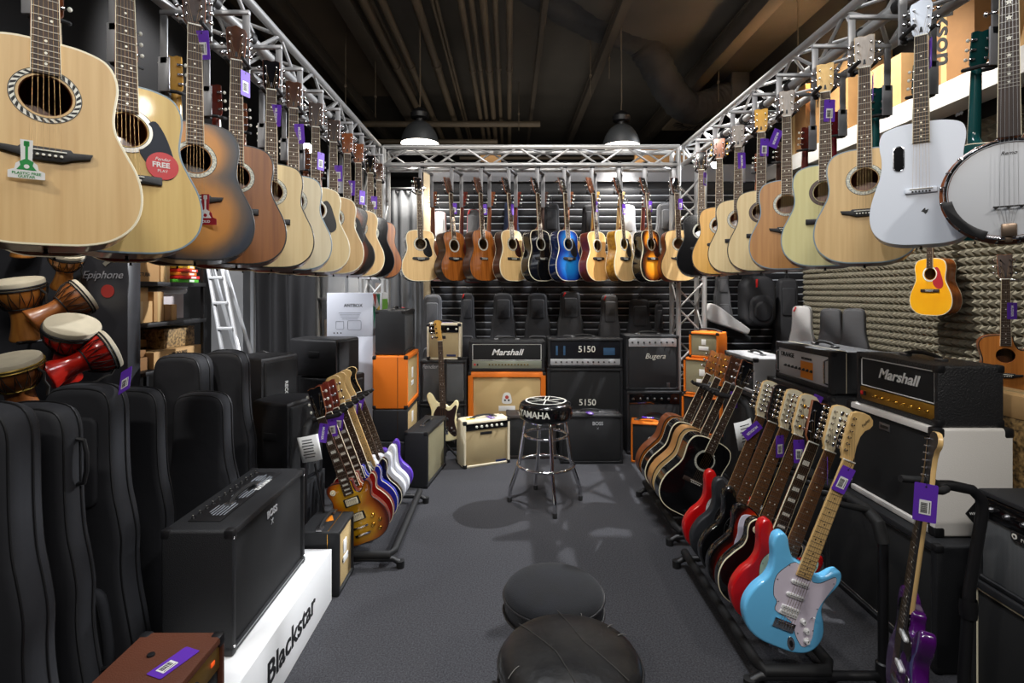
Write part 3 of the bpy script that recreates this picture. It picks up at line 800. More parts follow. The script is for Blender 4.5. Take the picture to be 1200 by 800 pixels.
# ------------------------------------------------------------------ bags, cases
BAGH = [(0,0),(.12,.004),(.185,.04),(.21,.12),(.208,.22),(.19,.32),(.172,.42),(.166,.50),(.168,.58),(.155,.66),(.138,.74),(.13,.85),(.128,.96),(.124,1.03),(.10,1.075),(.05,1.09),(0,1.092)]
def bag_outline():
    h = [(v.x, v.y) for v in cro([(x, z, 0) for x, z in BAGH], 3)]
    return h + [(-x, z) for x, z in h[1:-1]][::-1]
def bag_mesh(d):
    return cached(('bag', d), lambda: MB().prism(bag_outline(), -d/2, d/2, 0, r=.035, seg=5).mesh('bag_body', [FABRIC], 60))
def bag_piping(d, y):
    def f():
        o = inset(bag_outline(), .012)
        return MB().tube([(x, y, z) for x, z in o], .004, 6, 0, True).mesh('piping', [PIPING])
    return cached(('bagpipe', d, y), f)
def gig_bag(label, loc, sc, d=.13, rz=0, lean=0, m=FABRIC, tab=None, group=None, name='gig_bag', cat='gig bag', pocket=True, sx=1.0, detail=True, pitch=0, pm=None, grip=False):
    g = thing(name, label, cat, loc, (R(pitch), R(lean), R(rz)), group); g.scale = (sc*sx, 1, sc)
    obj('bag_body', bag_mesh(d), g, mats=[m])
    for y in (-d/2+.012, d/2-.012): obj('piping', bag_piping(d, round(y, 4)), g, mats=[pm])
    if detail:
        zo = inset(bag_outline(), -.001)
        k = len(zo)//2
        obj('zipper', cached(('zip', d), lambda: MB().tube([(x, .012, z) for x, z in zo[4:-4]], .0035, 6, 0).box((zo[10][0]+.004, .012, zo[10][1]), (.008, .02, .03), 1, .002).mesh('zipper', [BLACK, STEEL])), g)
    if pocket:
        po = [(v.x, v.y) for v in crc([(-.12, .10, 0), (0, .07, 0), (.12, .10, 0), (.145, .2, 0), (.13, .34, 0), (.10, .42, 0), (0, .43, 0), (-.10, .42, 0), (-.13, .34, 0), (-.145, .2, 0)], 3)]
        p = obj('pocket', cached(('pocket', d), lambda: MB().prism(po, -d/2-.03, -d/2+.01, 0, r=.018, seg=3).mesh('pocket', [FABRIC], 60)), g, mats=[m])
        obj('zipper', cached(('pzip', d), lambda: MB().tube([(x, -d/2-.03, z) for x, z in inset(po, .02)[3:-3]], .003, 6, 0).mesh('zipper', [BLACK])), p)
        obj('pocket', cached(('pocket2', d), lambda: MB().prism(rrect(.17, .30, .03, 4, 0, .84), -d/2-.016, -d/2+.01, 0, r=.012, seg=3).mesh('pocket', [FABRIC], 60)), g, mats=[m])
    if grip:
        obj('handle', cached(('baghandle', d), lambda: MB().tube([(.125, 0, .86), (.15, 0, .865), (.158, 0, .90), (.158, 0, .95), (.15, 0, .985), (.12, 0, .99)], .007, 8, 0).mesh('handle', [PIPING])), g)
        obj('strap', cached(('bagstrap', d), lambda: MB().tube([(.15, d/2-.01, .30), (.215, d/2-.03, .33), (.235, .0, .22), (.225, -.02, .12), (.17, -.02, .05)], [.012, .014, .014, .014, .012], 6, 0).mesh('strap', [PIPING])), g)
    if tab:
        obj('tab', cached('bagtab', lambda: MB().box((0, 0, 0), (.02, .006, .07), 0, .002).mesh('tab', [RED])), g, (-.08, -d/2-.004, 1.04), (0, R(25), 0), mats=[tab])
    return g

# ------------------------------------------------------------------ djembes
def djembe(label, loc, rot, sc, shell, rope=INK, band=BLACK, group='djembes'):
    g = thing('djembe', label, 'djembe', loc, tuple(R(a) for a in rot), group, sc)
    prof = [(.0, .0), (.088, 0), (.09, .012), (.078, .05), (.066, .10), (.062, .145), (.068, .185), (.092, .215), (.116, .255), (.126, .30), (.128, .338), (.11, .338)]
    pr = [(v.x, v.y) for v in cro([(r, z, 0) for r, z in prof[1:-1]], 3)]
    obj('shell', cached('djshell', lambda: MB().lathe([(0, .0)] + pr + [(.11, .338)], 32, 0).mesh('shell', [MAHOG], 50)), g, mats=[shell])
    obj('drum_head', cached('djhead', lambda: MB().lathe([(.1285, .31), (.1295, .345), (.126, .3525), (.10, .354), (0, .355)], 32, 0).mesh('drum_head', [SKIN], 50)), g)
    for nm, r, z in (('hoop', .133, .325), ('hoop', .131, .308), ('hoop', .080, .192)):
        obj(nm, cached(('djhoop', r), lambda: MB().tube([(r*math.cos(2*PI*i/28), r*math.sin(2*PI*i/28), z) for i in range(28)], .005, 6, 0, True).mesh('hoop', [INK])), g, mats=[band])
    def ropes():
        mb = MB(); n = 16; pts = []
        for i in range(n):
            a, b = 2*PI*i/n, 2*PI*(i+.5)/n
            pts.append((.136*math.cos(a), .136*math.sin(a), .312)); pts.append((.126*math.cos(a+.05), .126*math.sin(a+.05), .26))
            pts.append((.084*math.cos(b), .084*math.sin(b), .195)); pts.append((.126*math.cos(b+.15), .126*math.sin(b+.15), .26))
        return mb.tube(pts, .0028, 5, 0, True).mesh('rope_lacing', [INK])
    obj('rope_lacing', cached('djropes', ropes), g, mats=[rope])
    obj('rope_tail', cached('djtail', lambda: MB().tube([(.13, 0, .30), (.15, .01, .27), (.148, 0, .23), (.152, .012, .19), (.146, .0, .15), (.15, .005, .11)], .007, 6, 0).mesh('rope_tail', [INK])), g, mats=[rope])
    return g

# ------------------------------------------------------------------ truss
def truss(label, p0, L, axis, w, h, pitch=.25, rt=.024, rb=.010, name='lighting_truss', group=None):
    """box truss, local +X along its length, y 0..w, z 0..h"""
    rot = {'x': (0, 0, 0), 'y': (0, 0, R(90)), 'z': (0, R(-90), 0)}[axis]
    g = thing(name, label, 'truss', p0, rot, group)
    ch = MB().tube([(0, 0, 0), (L, 0, 0)], rt, 14, 0).mesh('chord', [ALU])
    for y in (0, w):
        for z in (0, h): obj('chord', ch, g, (0, y, z))
    n = int(L/pitch)
    pit = L/n
    bm = {}
    for nm, vec in (('v1', (pit, 0, h)), ('v2', (pit, 0, -h)), ('h1', (pit, w, 0)), ('h2', (pit, -w, 0))):
        bm[nm] = MB().tube([(0, 0, 0), vec], rb, 8, 0).mesh('brace', [ALU])
    for i in range(n):
        for y in (0, w):
            k = (i + (y > 0)) % 2; obj('brace', bm['v2'] if k else bm['v1'], g, (i*pit, y, h if k else 0))
        for z in (0, h):
            k = (i + (z > 0)) % 2; obj('brace', bm['h2'] if k else bm['h1'], g, (i*pit, w if k else 0, z))
    en = MB().tube([(0, 0, 0), (0, 0, h)], rb*1.2, 8, 0).mesh('end_post', [ALU])
    for x in (.02, L-.02):
        for y in (0, w): obj('end_post', en, g, (x, y, 0))
    return g
# ------------------------------------------------------------------ guitar hanger: bent steel bar that straddles the truss, one padded yoke on each leg
def hanger(label, P, rz, span, zin, zout, ztop, clamp_x=None, group='steel guitar hangers'):
    """P: foot of the inner leg (x, y); span along local +X to the outer leg"""
    g = thing('guitar_hanger', label, 'guitar hanger', (P[0], P[1], 0), (0, 0, R(rz)), group)
    def f():
        mb = MB()
        mb.box((0, 0, (zin+ztop)/2), (.032, .008, ztop-zin), 0, .002)
        mb.box((span, 0, (zout+ztop)/2+.06), (.032, .008, ztop-zout-.12), 0, .002)
        mb.box((span, 0, zout+.075), (.05, .008, .15), 0, .003)
        mb.box((span/2, 0, ztop), (abs(span)+.032, .02, .02), 0, .004)
        return mb.mesh('bracket', [GREYP])
    obj('bracket', cached(('bracket', span, zin, zout, ztop), f), g)
    if clamp_x is not None:
        obj('clamp', cached(('clamp', ), lambda: MB().ring(.025, .034, -.02, .02, 20, 0).box((0, 0, -.033), (.03, .03, .028), 0, .003).mesh('clamp', [BLACK])), g, (clamp_x, 0, ztop+.051))
    def yk():
        pts = [(-.036, -.102, .012), (-.036, -.05, .002), (-.032, -.03, 0), (-.012, -.02, 0), (0, -.004, 0), (.012, -.02, 0), (.032, -.03, 0), (.036, -.05, .002), (.036, -.102, .012)]
        return MB().tube(pts, .008, 8, 0).lathe([(.012, -.004), (.012, .012), (0, .013)], 12, 0, Matrix.Rotation(R(90), 4, 'X')).mesh('yoke', [RUBBER])
    y = cached('yoke', yk)
    obj('yoke', y, g, (0, -.006, zin+.01), (0, 0, 0))
    obj('yoke', y, g, (span, .006, zout+.01), (0, 0, PI))
    return g
# ================================================================== CAMERA, WORLD
cam = bpy.data.cameras.new('camera'); co = bpy.data.objects.new('camera', cam); COL.objects.link(co)
co.location = (0, 0, CH); co.rotation_euler = (R(90), 0, 0)
cam.sensor_width = 36; cam.lens = F/1200*36; cam.shift_x = (600-CX)/1200; cam.shift_y = (HY-400)/1200; cam.clip_start = .05
SC.camera = co
w = bpy.data.worlds.new('world'); SC.world = w; w.use_nodes = True
w.node_tree.nodes['Background'].inputs[0].default_value = (.75, .8, 1, 1); w.node_tree.nodes['Background'].inputs[1].default_value = .055
vs = SC.view_settings; vs.view_transform = 'Standard'; vs.look = 'None'; vs.gamma = 1; vs.use_curve_mapping = False; vs.exposure = 0.0

# ================================================================== SETTING
XL, XR, YB, YF, ZC = -3.1, 3.48, 6.2, -1.6, 4.7
CARPET = mat('grey_carpet', (80, 80, 84), .95, noise=.62, nscale=140, bump=.8, bscale=420, spec=.2)
DARKWALL = mat('black_wall', (24, 24, 26), .8, noise=.2, nscale=3)
CEILM = mat('dark_ceiling', (72, 68, 62), .9, noise=.35, nscale=1.2)
PIPE = mat('painted_pipe', (92, 80, 64), .6, noise=.2, nscale=4)
DUCTM = mat('black_duct_fabric', (40, 40, 42), .8, noise=.3, nscale=20)
def slab(name, lo, hi, m, label=None, cat=None):
    return struct(name, MB().box([(a+b)/2 for a, b in zip(lo, hi)], [b-a for a, b in zip(lo, hi)], 0).mesh(name, [m]), label, cat)
slab('floor', (XL-1, YF, -.1), (XR+.2, 11.6, 0), CARPET, 'dark grey carpeted shop floor', 'floor')
slab('ceiling', (XL-1, YF, ZC), (XR+.2, 11.6, ZC+.1), CEILM, 'dark exposed ceiling of the hall', 'ceiling')
slab('wall_left', (XL-.12, YF, 0), (XL, 11.5, ZC), DARKWALL, 'black left wall behind the djembes', 'wall')
slab('wall_right', (XR, YF, 0), (XR+.12, 11.5, ZC), DARKWALL, 'dark right wall behind the acoustic foam', 'wall')
slab('wall_front', (XL, YF-.12, 0), (XR, YF, ZC), DARKWALL, 'dark wall behind the viewer', 'wall')
slab('wall_far', (XL, 11.5, 0), (XR, 11.62, ZC), DARKWALL, 'dark far wall seen above the rear display wall', 'wall')
# slatted display wall with bright metal inserts
SLAT = mat('slatwall_black', (20, 22, 28), .6); SLATM = mat('slat_insert', (206, 210, 220), .35, .35)
def slatwall():
    mb = MB(); x0, x1 = -.92, XR; p = .0825; z = 0.02
    mb.box(((x0+x1)/2, YB+.04, 1.41), (x1-x0, .05, 2.82), 0)
    while z + p < 2.82:
        mb.box(((x0+x1)/2, YB+.0, z+p/2+.004), (x1-x0, .03, p-.016), 0, .003)
        mb.box(((x0+x1)/2, YB-.004, z-.001), (x1-x0, .016, .012), 1)
        z += p
    return mb.mesh('wall_rear', [SLAT, SLATM])
struct('wall_rear', slatwall(), 'black slatted display wall with bright metal inserts', 'wall')
slab('trim_1', (-.92, YB-.02, 2.82), (XR, YB+.1, 3.02), mat('grey_header', (118, 120, 126), .5), 'grey header board above the slatted wall', 'trim')
slab('trim_2', (-1.0, YB-.04, 0), (-.92, YB+.1, 3.02), mat('cream_post', (206, 190, 160), .6), 'pale wooden post at the left end of the slatted wall', 'trim')
# grey pilaster behind the ladder
slab('wall_pilaster', (-3.1, 5.5, 0), (-2.77, 5.8, 2.3), mat('grey_plaster', (150, 152, 156), .8), 'grey plaster pier behind the step ladder', 'wall')

# ceiling pipes and beams run along the hall
def pipe_y(x, z, r, y0, y1, lab):
    o = obj('ceiling_pipe', MB().tube([(x, y0, z), (x, (y0+y1)/2, z-.004), (x, y1, z)], r, 10, 0).tube([(x, (y0+y1)/2-.05, z), (x, (y0+y1)/2+.05, z)], r*1.25, 10, 0).mesh('ceiling_pipe', [PIPE]))
    return tag(o, lab, 'pipe', 'pipes along the ceiling')
PL = 'painted round pipe running along the ceiling towards the far wall'
for px, z, r in ((425, 4.4, .05), (447, 4.4, .045), (487, 4.42, .05), (506, 4.5, .02), (511, 4.5, .02), (540, 4.35, .035), (552, 4.35, .03), (566, 4.35, .04), (580, 4.38, .03), (597, 4.35, .035)):
    pipe_y((px-CX)*((z-CH)/HY), z, r, 3.0, 10.5, PL)
BEAM = mat('ceiling_beam', (66, 58, 48), .85, noise=.2, nscale=3)
for px, wd, hh, lab in ((318, .10, .14, 'narrow beam along the ceiling above the left truss'), (404, .18, .25, 'deep beam beside the pale ceiling panel'), (736, .10, .10, 'slotted cable tray carrying the right pendant lamp'), (905, .16, .22, 'deep beam along the ceiling above the right truss'), (640, .06, .06, 'thin cable tray at the centre of the ceiling')):
    z = 4.45; X = (px-CX)*((z-CH)/HY)
    o = obj('ceiling_joist', MB().box((X, 6.5, z+.05), (wd, 9, hh), 0, .01).box((X, 6.5, z+.05+hh/2), (wd*1.3, 9, .02), 0).mesh('ceiling_joist', [BEAM])); tag(o, lab, 'beam')
o = obj('ceiling_panel', MB().box((-2.2, 6.6, 4.62), (1.5, 3.4, .06), 0, .01).mesh('ceiling_panel', [mat('ceil_panel', (84, 72, 58), .9, noise=.2, nscale=2)])); tag(o, 'flat pale panel fixed under the ceiling above the left row', 'panel')
for i, (y, z, x0, x1, r) in enumerate(((8.6, 4.25, -3, .5, .05), (8.9, 4.05, -3, -.2, .04), (9.4, 4.1, -.9, 3.3, .035), (9.6, 3.95, -.9, 3.3, .03), (9.8, 3.8, -1.5, 2.2, .04))):
    o = obj('ceiling_pipe', MB().tube([(x0, y, z), ((x0+x1)/2, y, z), (x1, y, z)], r, 10, 0).mesh('ceiling_pipe', [PIPE])); tag(o, 'painted pipe crossing the far end of the ceiling', 'pipe', 'pipes across the ceiling')
for px, py, Y in ((405, 70, 6), (440, 85, 6.5), (692, 60, 6.5), (714, 40, 6.5), (842, 70, 7), (935, 20, 5), (608, 110, 8)):
    X = PX(px, Y)
    o = obj('hanging_rod', MB().tube([(X, Y, PZ(py, Y)-.55), (X, Y, ZC)], .006, 6, 0).lathe([(0, -.02), (.018, -.015), (.018, .015), (0, .02)], 8, 0, Matrix.Translation((X, Y, PZ(py, Y)-.3))).mesh('hanging_rod', [PIPE])); tag(o, 'thin threaded rod hanging from the ceiling', 'rod', 'rods hanging from the ceiling')
# small sign lamp at the ceiling
o = obj('ceiling_light', MB().box((0, 0, 0), (.14, .32, .09), 0, .012).box((0, 0, -.045), (.10, .28, .02), 1, .006).mesh('ceiling_light', [mat('lamp_body', (150, 140, 120), .5), mat('lamp_cover', (214, 206, 188), .3)]), None, (PX(479, 6.6), 6.6, PZ(37, 6.6))); tag(o, 'small pale box lamp on the ceiling beside the pipes', 'ceiling light')
# flexible air duct
def duct():
    P = [(560, -60, 5.2), (625, -18, 5.6), (690, 22, 6.3), (745, 44, 6.8), (766, 72, 6.9), (784, 104, 7.0), (806, 126, 7.2), (832, 122, 7.4), (850, 112, 7.5)]
    c = cro([(PX(x, Y), Y, PZ(y, Y)) for x, y, Y in P], 12)
    rs = [.205 + .008*math.sin(i*2.1) + .006*math.sin(i*.77) for i in range(len(c))]
    return MB().tube(c, rs, 20, 0).mesh('duct', [DUCTM], 70)
g = thing('air_duct', 'black flexible fabric air duct snaking under the ceiling', 'air duct')
obj('hose', duct(), g)
e = Vector((PX(850, 7.5), 7.5, PZ(112, 7.5)))
obj('collar', MB().box((e.x+.12, e.y+.02, e.z), (.25, .5, .5), 0, .02).mesh('collar', [DUCTM]), g)
# slatted swirl diffuser panel
g = thing('ceiling_diffuser', 'square grey swirl air diffuser under the far ceiling', 'air diffuser', (PX(812, 8.2), 8.2, PZ(143, 8.2)), (R(0), 0, 0))
obj('plate', MB().box((0, 0, 0), (.75, .75, .04), 0, .01).mesh('plate', [PIPE]), g)
mb = MB()
for i in range(18):
    a = 2*PI*i/18
    mb.box((.22*math.cos(a), .22*math.sin(a), -.022), (.16, .02, .01), 0, 0, Matrix.Rotation(a+.5, 4, 'Z'))
obj('blade_ring', mb.mesh('blade_ring', [INK]), g)

# ================================================================== TRUSS FRAME
XI, XO = -1.15, -1.51        # inner and outer rows, left side
RI, RO = 1.52, 1.88
ZB, ZT = 2.81, 2.99
truss('grey aluminium box truss along the left side, hung with acoustic guitars', (-1.30, 1.2, ZB), 4.1, 'y', .22, ZT-ZB)
truss('grey aluminium box truss along the right side, hung with guitars and a banjo', (1.96, 1.2, ZB), 4.1, 'y', .22, ZT-ZB)
truss('grey aluminium box truss across the rear above the row of hung guitars', (-1.27, 5.32, ZB), 2.98, 'x', .22, ZT-ZB)
truss('upright truss tower at the rear left corner beside the grey drape', (-1.27, 5.32, 0.012), 2.98, 'z', .22, .22)
truss('upright truss tower at the rear right corner beside the orange cabinets', (1.96, 5.32, 0.012), 2.98, 'z', .22, .26)
for x in (-1.38, 1.83):
    g = tag(obj('base_plate', MB().box((x, 5.43, .006), (.42, .42, .012), 0, .003).mesh('base_plate', [STEEL])), 'flat steel base plate under the rear %s truss tower' % ('left' if x < 0 else 'right'), 'base plate')

# ================================================================== HANGING GUITARS
BB = dict(bind=BINDB); 
DBURST = burst('smoky_burst', [(0, (204, 144, 62)), (.60, (186, 124, 50)), (.82, (96, 76, 58)), (.97, (40, 48, 62)), (1, (34, 42, 56))], (0, .165), .205, (0, .40), .155, .3, .3)
TBURST = burst('tobacco_burst', [(0, (232, 170, 50)), (.42, (214, 130, 30)), (.68, (110, 50, 20)), (.82, (26, 20, 18)), (1, (18, 16, 16))], (0, .155), .205, (0, .40), .155)
ABURST = burst('amber_burst', [(0, (240, 178, 60)), (.5, (226, 140, 30)), (.75, (120, 56, 20)), (.9, (24, 18, 18)), (1, (16, 14, 14))], (0, .155), .205, (0, .40), .155)
BLUEB = burst('blue_burst', [(0, (40, 150, 214)), (.5, (24, 110, 190)), (.8, (18, 50, 130)), (1, (12, 24, 70))], (0, .155), .215, (0, .40), .165)
NAVY = mat('navy_lacquer', (18, 34, 74), .15, coat=.7)
WHITEC = mat('white_carbon', (206, 212, 222), .35, coat=.2)
TEAL = mat('teal_lacquer', (20, 74, 74), .2, coat=.5)
WINE = mat('wine_lacquer', (96, 24, 30), .2, coat=.5)
PGBLUE = mat('blue_black_pickguard', (26, 34, 48), .45, spec=.25)
TORT = mat('tortoise_pickguard', (60, 26, 20), .25, c2=(30, 14, 12), nscale=40)
WASHED = wood('grey_wash', (170, 160, 150), (140, 132, 124), .4, .1)
ZBODY = 1.65
left = [  # neck pixel, yaw, options
 (53, 0, 'nearest pale spruce acoustic guitar with green cardboard guitar tag on its bridge', 'nearest pale acoustic', dict(top=SPRUCE, bind=BIND, rope=True, bridge='wing', tuner=PEARL, side=MAHOG)),
 (148, 8, 'pale acoustic guitar with blue-black pickguard and round red sticker', 'acoustic with round red sticker', dict(top=SPRUCE_Y, bind=BINDB, guard='tear', guardm=PGBLUE, ros=PEARL, bridge='block')),
 (228, 2, 'smoky blue and amber burst acoustic guitar with small red guitar tag', 'smoky blue burst acoustic', dict(top=DBURST, bind=BINDK, bridge='wing', side=DARKW)),
 (277, 0, 'plain brown mahogany acoustic guitar in the left row', 'plain brown mahogany acoustic', dict(top=MAHTOP, bind=BINDK, head='ov', face=DARKW, bridge='block')),
 (318, 0, 'cream acoustic guitar behind the brown mahogany one, left row', 'cream acoustic behind the brown one', dict(top=SPRUCE_P, bind=BINDK, face=GLOSSBLK, bridge='block')),
 (344, 0, 'whitish acoustic guitar with dotted rosette and blue-grey edge', 'whitish acoustic with blue-grey edge', dict(top=SPRUCE_W, bind=BINDB, face=DARKW)),
 (370, 0, 'natural acoustic guitar with black pickguard, left row', 'natural acoustic with black pickguard', dict(top=SPRUCE_P, bind=BIND, guard='drop', ros=PEARL, bridge='block')),
 (391, -2, 'tan acoustic guitar with dotted rosette, no pickguard, left row', 'tan acoustic with dotted rosette', dict(top=SPRUCE, bind=BIND, bridge='block')),
 (407, 0, 'tobacco sunburst acoustic guitar with grey pickguard, left row', 'tobacco sunburst acoustic', dict(top=TBURST, bind=BINDK, guard='drop', face=MAHOG, shape='concert')),
 (420, 0, 'narrow tan acoustic guitar just behind the tobacco sunburst one', 'narrow tan acoustic', dict(top=SPRUCE, bind=BIND, face=MAHOG)),
 (434, 2, 'glossy black acoustic guitar last but one in the left row', 'glossy black acoustic of the left row', dict(top=GLOSSBLK, bind=BINDK, side=GLOSSBLK, face=GLOSSBLK)),
 (444, 6, 'reddish brown acoustic guitar last in the left row', 'last reddish brown acoustic', dict(top=KOA, bind=BINDK, side=MAHOGR, face=DARKW)),
]
outer_l = [(0, 'mahogany'), (1, 'm'), (2, 'm'), (3, 'm'), (4, 'r'), (5, 'm'), (6, 'r'), (7, 'm'), (8, 'm'), (9, 'r')]
def tag_lbl(short): return 'purple price tag hanging on the %s' % short
H_ARGS = dict(zin=2.497, zout=2.42, ztop=2.762)
OUTER_NECK = [MAHOG, MAHOGR, TEAL, HONEY, WINE]
def back_guitar(short, x, y, nk, sd, yaw=0, scale=.90):
    return acoustic('acoustic guitar hung facing away behind the %s' % short, (x, y, 2.44), yaw=180+yaw, roll=-4, shape='classic', side=sd, neck=nk, head='3', face=DARKW, tuner=PEARL, depth=.09,
                    ros=None, detail=False, scale=scale, bridge='block', hang=True)
GL = []
for i, (px, yaw, lab, short, kw) in enumerate(left):
    Y = 1.31 if i == 0 else 1.58 if i == 1 else -XI*F/(CX-px)
    yw = math.degrees(math.atan2(-XI, Y)) + (yaw if i else 2)
    g = acoustic(lab, (XI, Y, 2.515), yaw=yw, roll=-6, depth=.10, hang=True, **kw); GL.append((g, short, Y))
    hanger('grey steel hanger holding the %s' % short, (XI, Y+.085), 0, XO-XI, clamp_x=-1.30-XI, **H_ARGS)
    if i in (1, 2, 3, 4, 5, 6, 7, 8, 9):
        nk = [MAHOG, MAHOG, MAHOG, HONEY, MAHOGR, MAHOG, MAHOGR, MAHOG, MAHOG, MAHOGR][i]
        back_guitar(short, XO, Y+.17, nk, DARKW if i % 2 else MAHOGR, yw*.6)
right = [
 (1013, 8, 'large natural acoustic guitar with blue rosette rings, right row beside the white guitar', 'natural acoustic beside the white guitar', dict(top=SPRUCE, bind=BINDB, bridge='wing', face=WASHED, neck=SPRUCE)),
 (967, 2, 'glossy pale yellow acoustic guitar reflecting light, right row', 'glossy pale yellow acoustic', dict(top=wood('gloss_spruce', (222, 214, 160), (214, 204, 148), .12, .8), bind=BINDB, bridge='block', face=MAPLE, ros=ROSD)),
 (922, 0, 'tan cedar acoustic guitar with pointed black bridge, right row', 'tan cedar acoustic', dict(top=CEDAR, bind=BINDB, bridge='wing', face=WASHED)),
 (892, 0, 'cream acoustic guitar with dark rosette and amber headstock, right row', 'cream acoustic with amber headstock', dict(top=SPRUCE_P, bind=BINDK, ros=ROSD, face=HONEY, bridge='block')),
 (865, 0, 'cream acoustic guitar with pale rosette and grey headstock, right row', 'cream acoustic with grey headstock', dict(top=SPRUCE_P, bind=BINDK, face=WASHED, bridge='block')),
 (843, 0, 'honey coloured acoustic guitar with brown headstock, right row', 'honey coloured acoustic', dict(top=HONEY, bind=BINDK, face=MAHOG, tuner=GOLD)),
 (822, 0, 'glossy black acoustic guitar near the right tower', 'glossy black acoustic of the right row', dict(top=GLOSSBLK, bind=BINDK, side=GLOSSBLK, face=GLOSSBLK)),
]
GR = []
for i, (px, yaw, lab, short, kw) in enumerate(right):
    Y = RI*F/(px-CX)
    yw = -math.degrees(math.atan2(RI, Y))
    g = acoustic(lab, (RI, Y, 2.50), yaw=yw, roll=-6, depth=.10, hang=True, scale=.975, **kw); GR.append((g, short, Y))
    hanger('grey steel hanger holding the %s' % short, (RI, Y+.085), 0, RO-RI, clamp_x=1.74-RI, **H_ARGS)
    if i < 6:
        nk = [TEAL, TEAL, WINE, MAHOGR, DARKW, MAHOG][i]
        back_guitar(short, RO, Y+.17, nk, nk if i < 3 else DARKW, yw*.6, .80)
# white carbon guitar and banjo nearest on the right
Y = 1.96
gw = acoustic('white composite acoustic guitar with slot soundhole, hung beside the banjo', (1.525, Y, 2.49), yaw=-38, roll=-5, hang=True, shape='lava', top=WHITEC, side=WHITEC, neck=GLOSSBLK, head='ov', face=WHITEC, bridge='strip', bridgem=WHITEC, board=EBONY, depth=.09, scale=.90)
hanger('grey steel hanger holding the white composite guitar', (RI, Y+.085), 0, RO-RI, clamp_x=1.74-RI, **H_ARGS)
obj('logo', MB().prism([(-.012, 0), (-.002, .012), (.002, .012), (.002, .004), (.012, .008), (.008, -.004), (.002, -.012), (-.004, -.004)], -.001, .0005, 0).mesh('logo', [INK]), gw, (.012, 0, .135))
back_guitar('white composite guitar', RO, Y+.17, TEAL, TEAL, -20, .80)
def banjo(label, loc, yaw):
    g = thing('banjo', label, 'banjo', loc, (0, 0, R(yaw)))
    Mx = Matrix.Translation((0, 0, .17)) @ Matrix.Rotation(R(90), 4, 'X')
    r = .152
    obj('pot', MB().lathe([(.0, -.09), (r+.012, -.085), (r+.02, -.04), (r+.006, -.03), (r+.004, .0), (r-.004, .002), (r-.006, -.02)], 48, 0, Mx).mesh('pot', [MAHOG], 40), g)
    obj('drum_head', MB().lathe([(r-.004, .003), (r-.012, .0045), (0, .0045)], 48, 0, Mx).mesh('drum_head', [mat('frosted_head', (200, 202, 206), .4)]), g)
    hp = obj('hoop', MB().tube([(( r+.004)*math.cos(2*PI*i/48), -.004, .17+(r+.004)*math.sin(2*PI*i/48)) for i in range(48)], .006, 8, 0, True).mesh('hoop', [CHROME]), g)
    for i in range(20):
        a = 2*PI*(i+.5)/20
        obj('tension_hook', cached('bjhook', lambda: MB().tube([(0, -.012, 0), (.008, -.012, 0), (.010, .0, 0), (.010, .05, 0)], .0022, 6, 0).box((.012, .035, 0), (.01, .02, .009), 0, .002).mesh('tension_hook', [CHROME])), g, ((r+.004)*math.cos(a), 0, .17+(r+.004)*math.sin(a)), (0, -a, 0))
    obj('armrest', MB().prism([((r+.016)*math.cos(t), .17+(r+.016)*math.sin(t)) for t in [R(190+i*6) for i in range(11)]] + [((r-.012)*math.cos(t), .17+(r-.012)*math.sin(t)) for t in [R(250-i*6) for i in range(11)]], -.016, -.008, 0, r=.003, seg=2).mesh('armrest', [BLACK]), g)
    mb = MB(); half_round(mb, [(.32, .05, .05, 0), (.36, .054, .022, -.006), (.8, .042, .018, -.006), (.93, .034, .016, -.006)])
    obj('neck', mb.mesh('neck', [MAHOG]), g)
    obj('fretboard', board_mesh(.335, .965, .66, 22, 'star', -.012, .056, .040), g)
    obj('headstock', head_mesh('ov', -.004, R(12)), g, (0, 0, .965), mats=[DARKW, MAHOG])
    obj('bridge', MB().box((0, -.012, 0), (.075, .004, .005), 0, .001).box((-.03, -.006, 0), (.008, .012, .004), 0).box((0, -.006, 0), (.008, .012, .004), 0).box((.03, -.006, 0), (.008, .012, .004), 0).mesh('bridge', [EBONY]), g, (0, -.004, .115))
    obj('tailpiece', MB().box((0, -.016, 0), (.038, .01, .042), 0, .005).box((0, -.006, -.028), (.018, .014, .02), 0, .003).mesh('tailpiece', [mat('worn_nickel', (150, 130, 112), .35, .9)]), g, (0, 0, .04))
    obj('logo', text_mesh('Remo', .016, INK, shear=.3, ext=.0003), g, (0, -.0052, .285))
    for i in range(5):
        obj('string', MB().tube([(-.008+.004*i, -.016, .055), (-.022+.011*i, -.0195, .115), (-.014+.007*i, -.019, .965)], .0006, 4, 0).mesh('string', [STEEL]), g)
    for s in (-1, 1):
        for k in range(2): obj('tuner', tuner_mesh('chrome'), g, (s*.024, (.05+.06*k)*.21, .965+.05+.06*k), scale=(s, 1, 1))
    obj('tuner', tuner_mesh('chrome'), g, (-.02, 0, .75), scale=(-1, 1, 1))
    return g
bj = banjo('five-string banjo with frosted white head and star inlays, right of the white guitar', (1.585, 1.68, 1.70), -40)
hanger('grey steel hanger holding the banjo', (1.585, 1.68+.085), 0, .36, zin=2.62, zout=2.42, ztop=2.762, clamp_x=.155)
back_guitar('banjo', 1.945, 1.86, MAHOG, MAHOG, -20, .78)

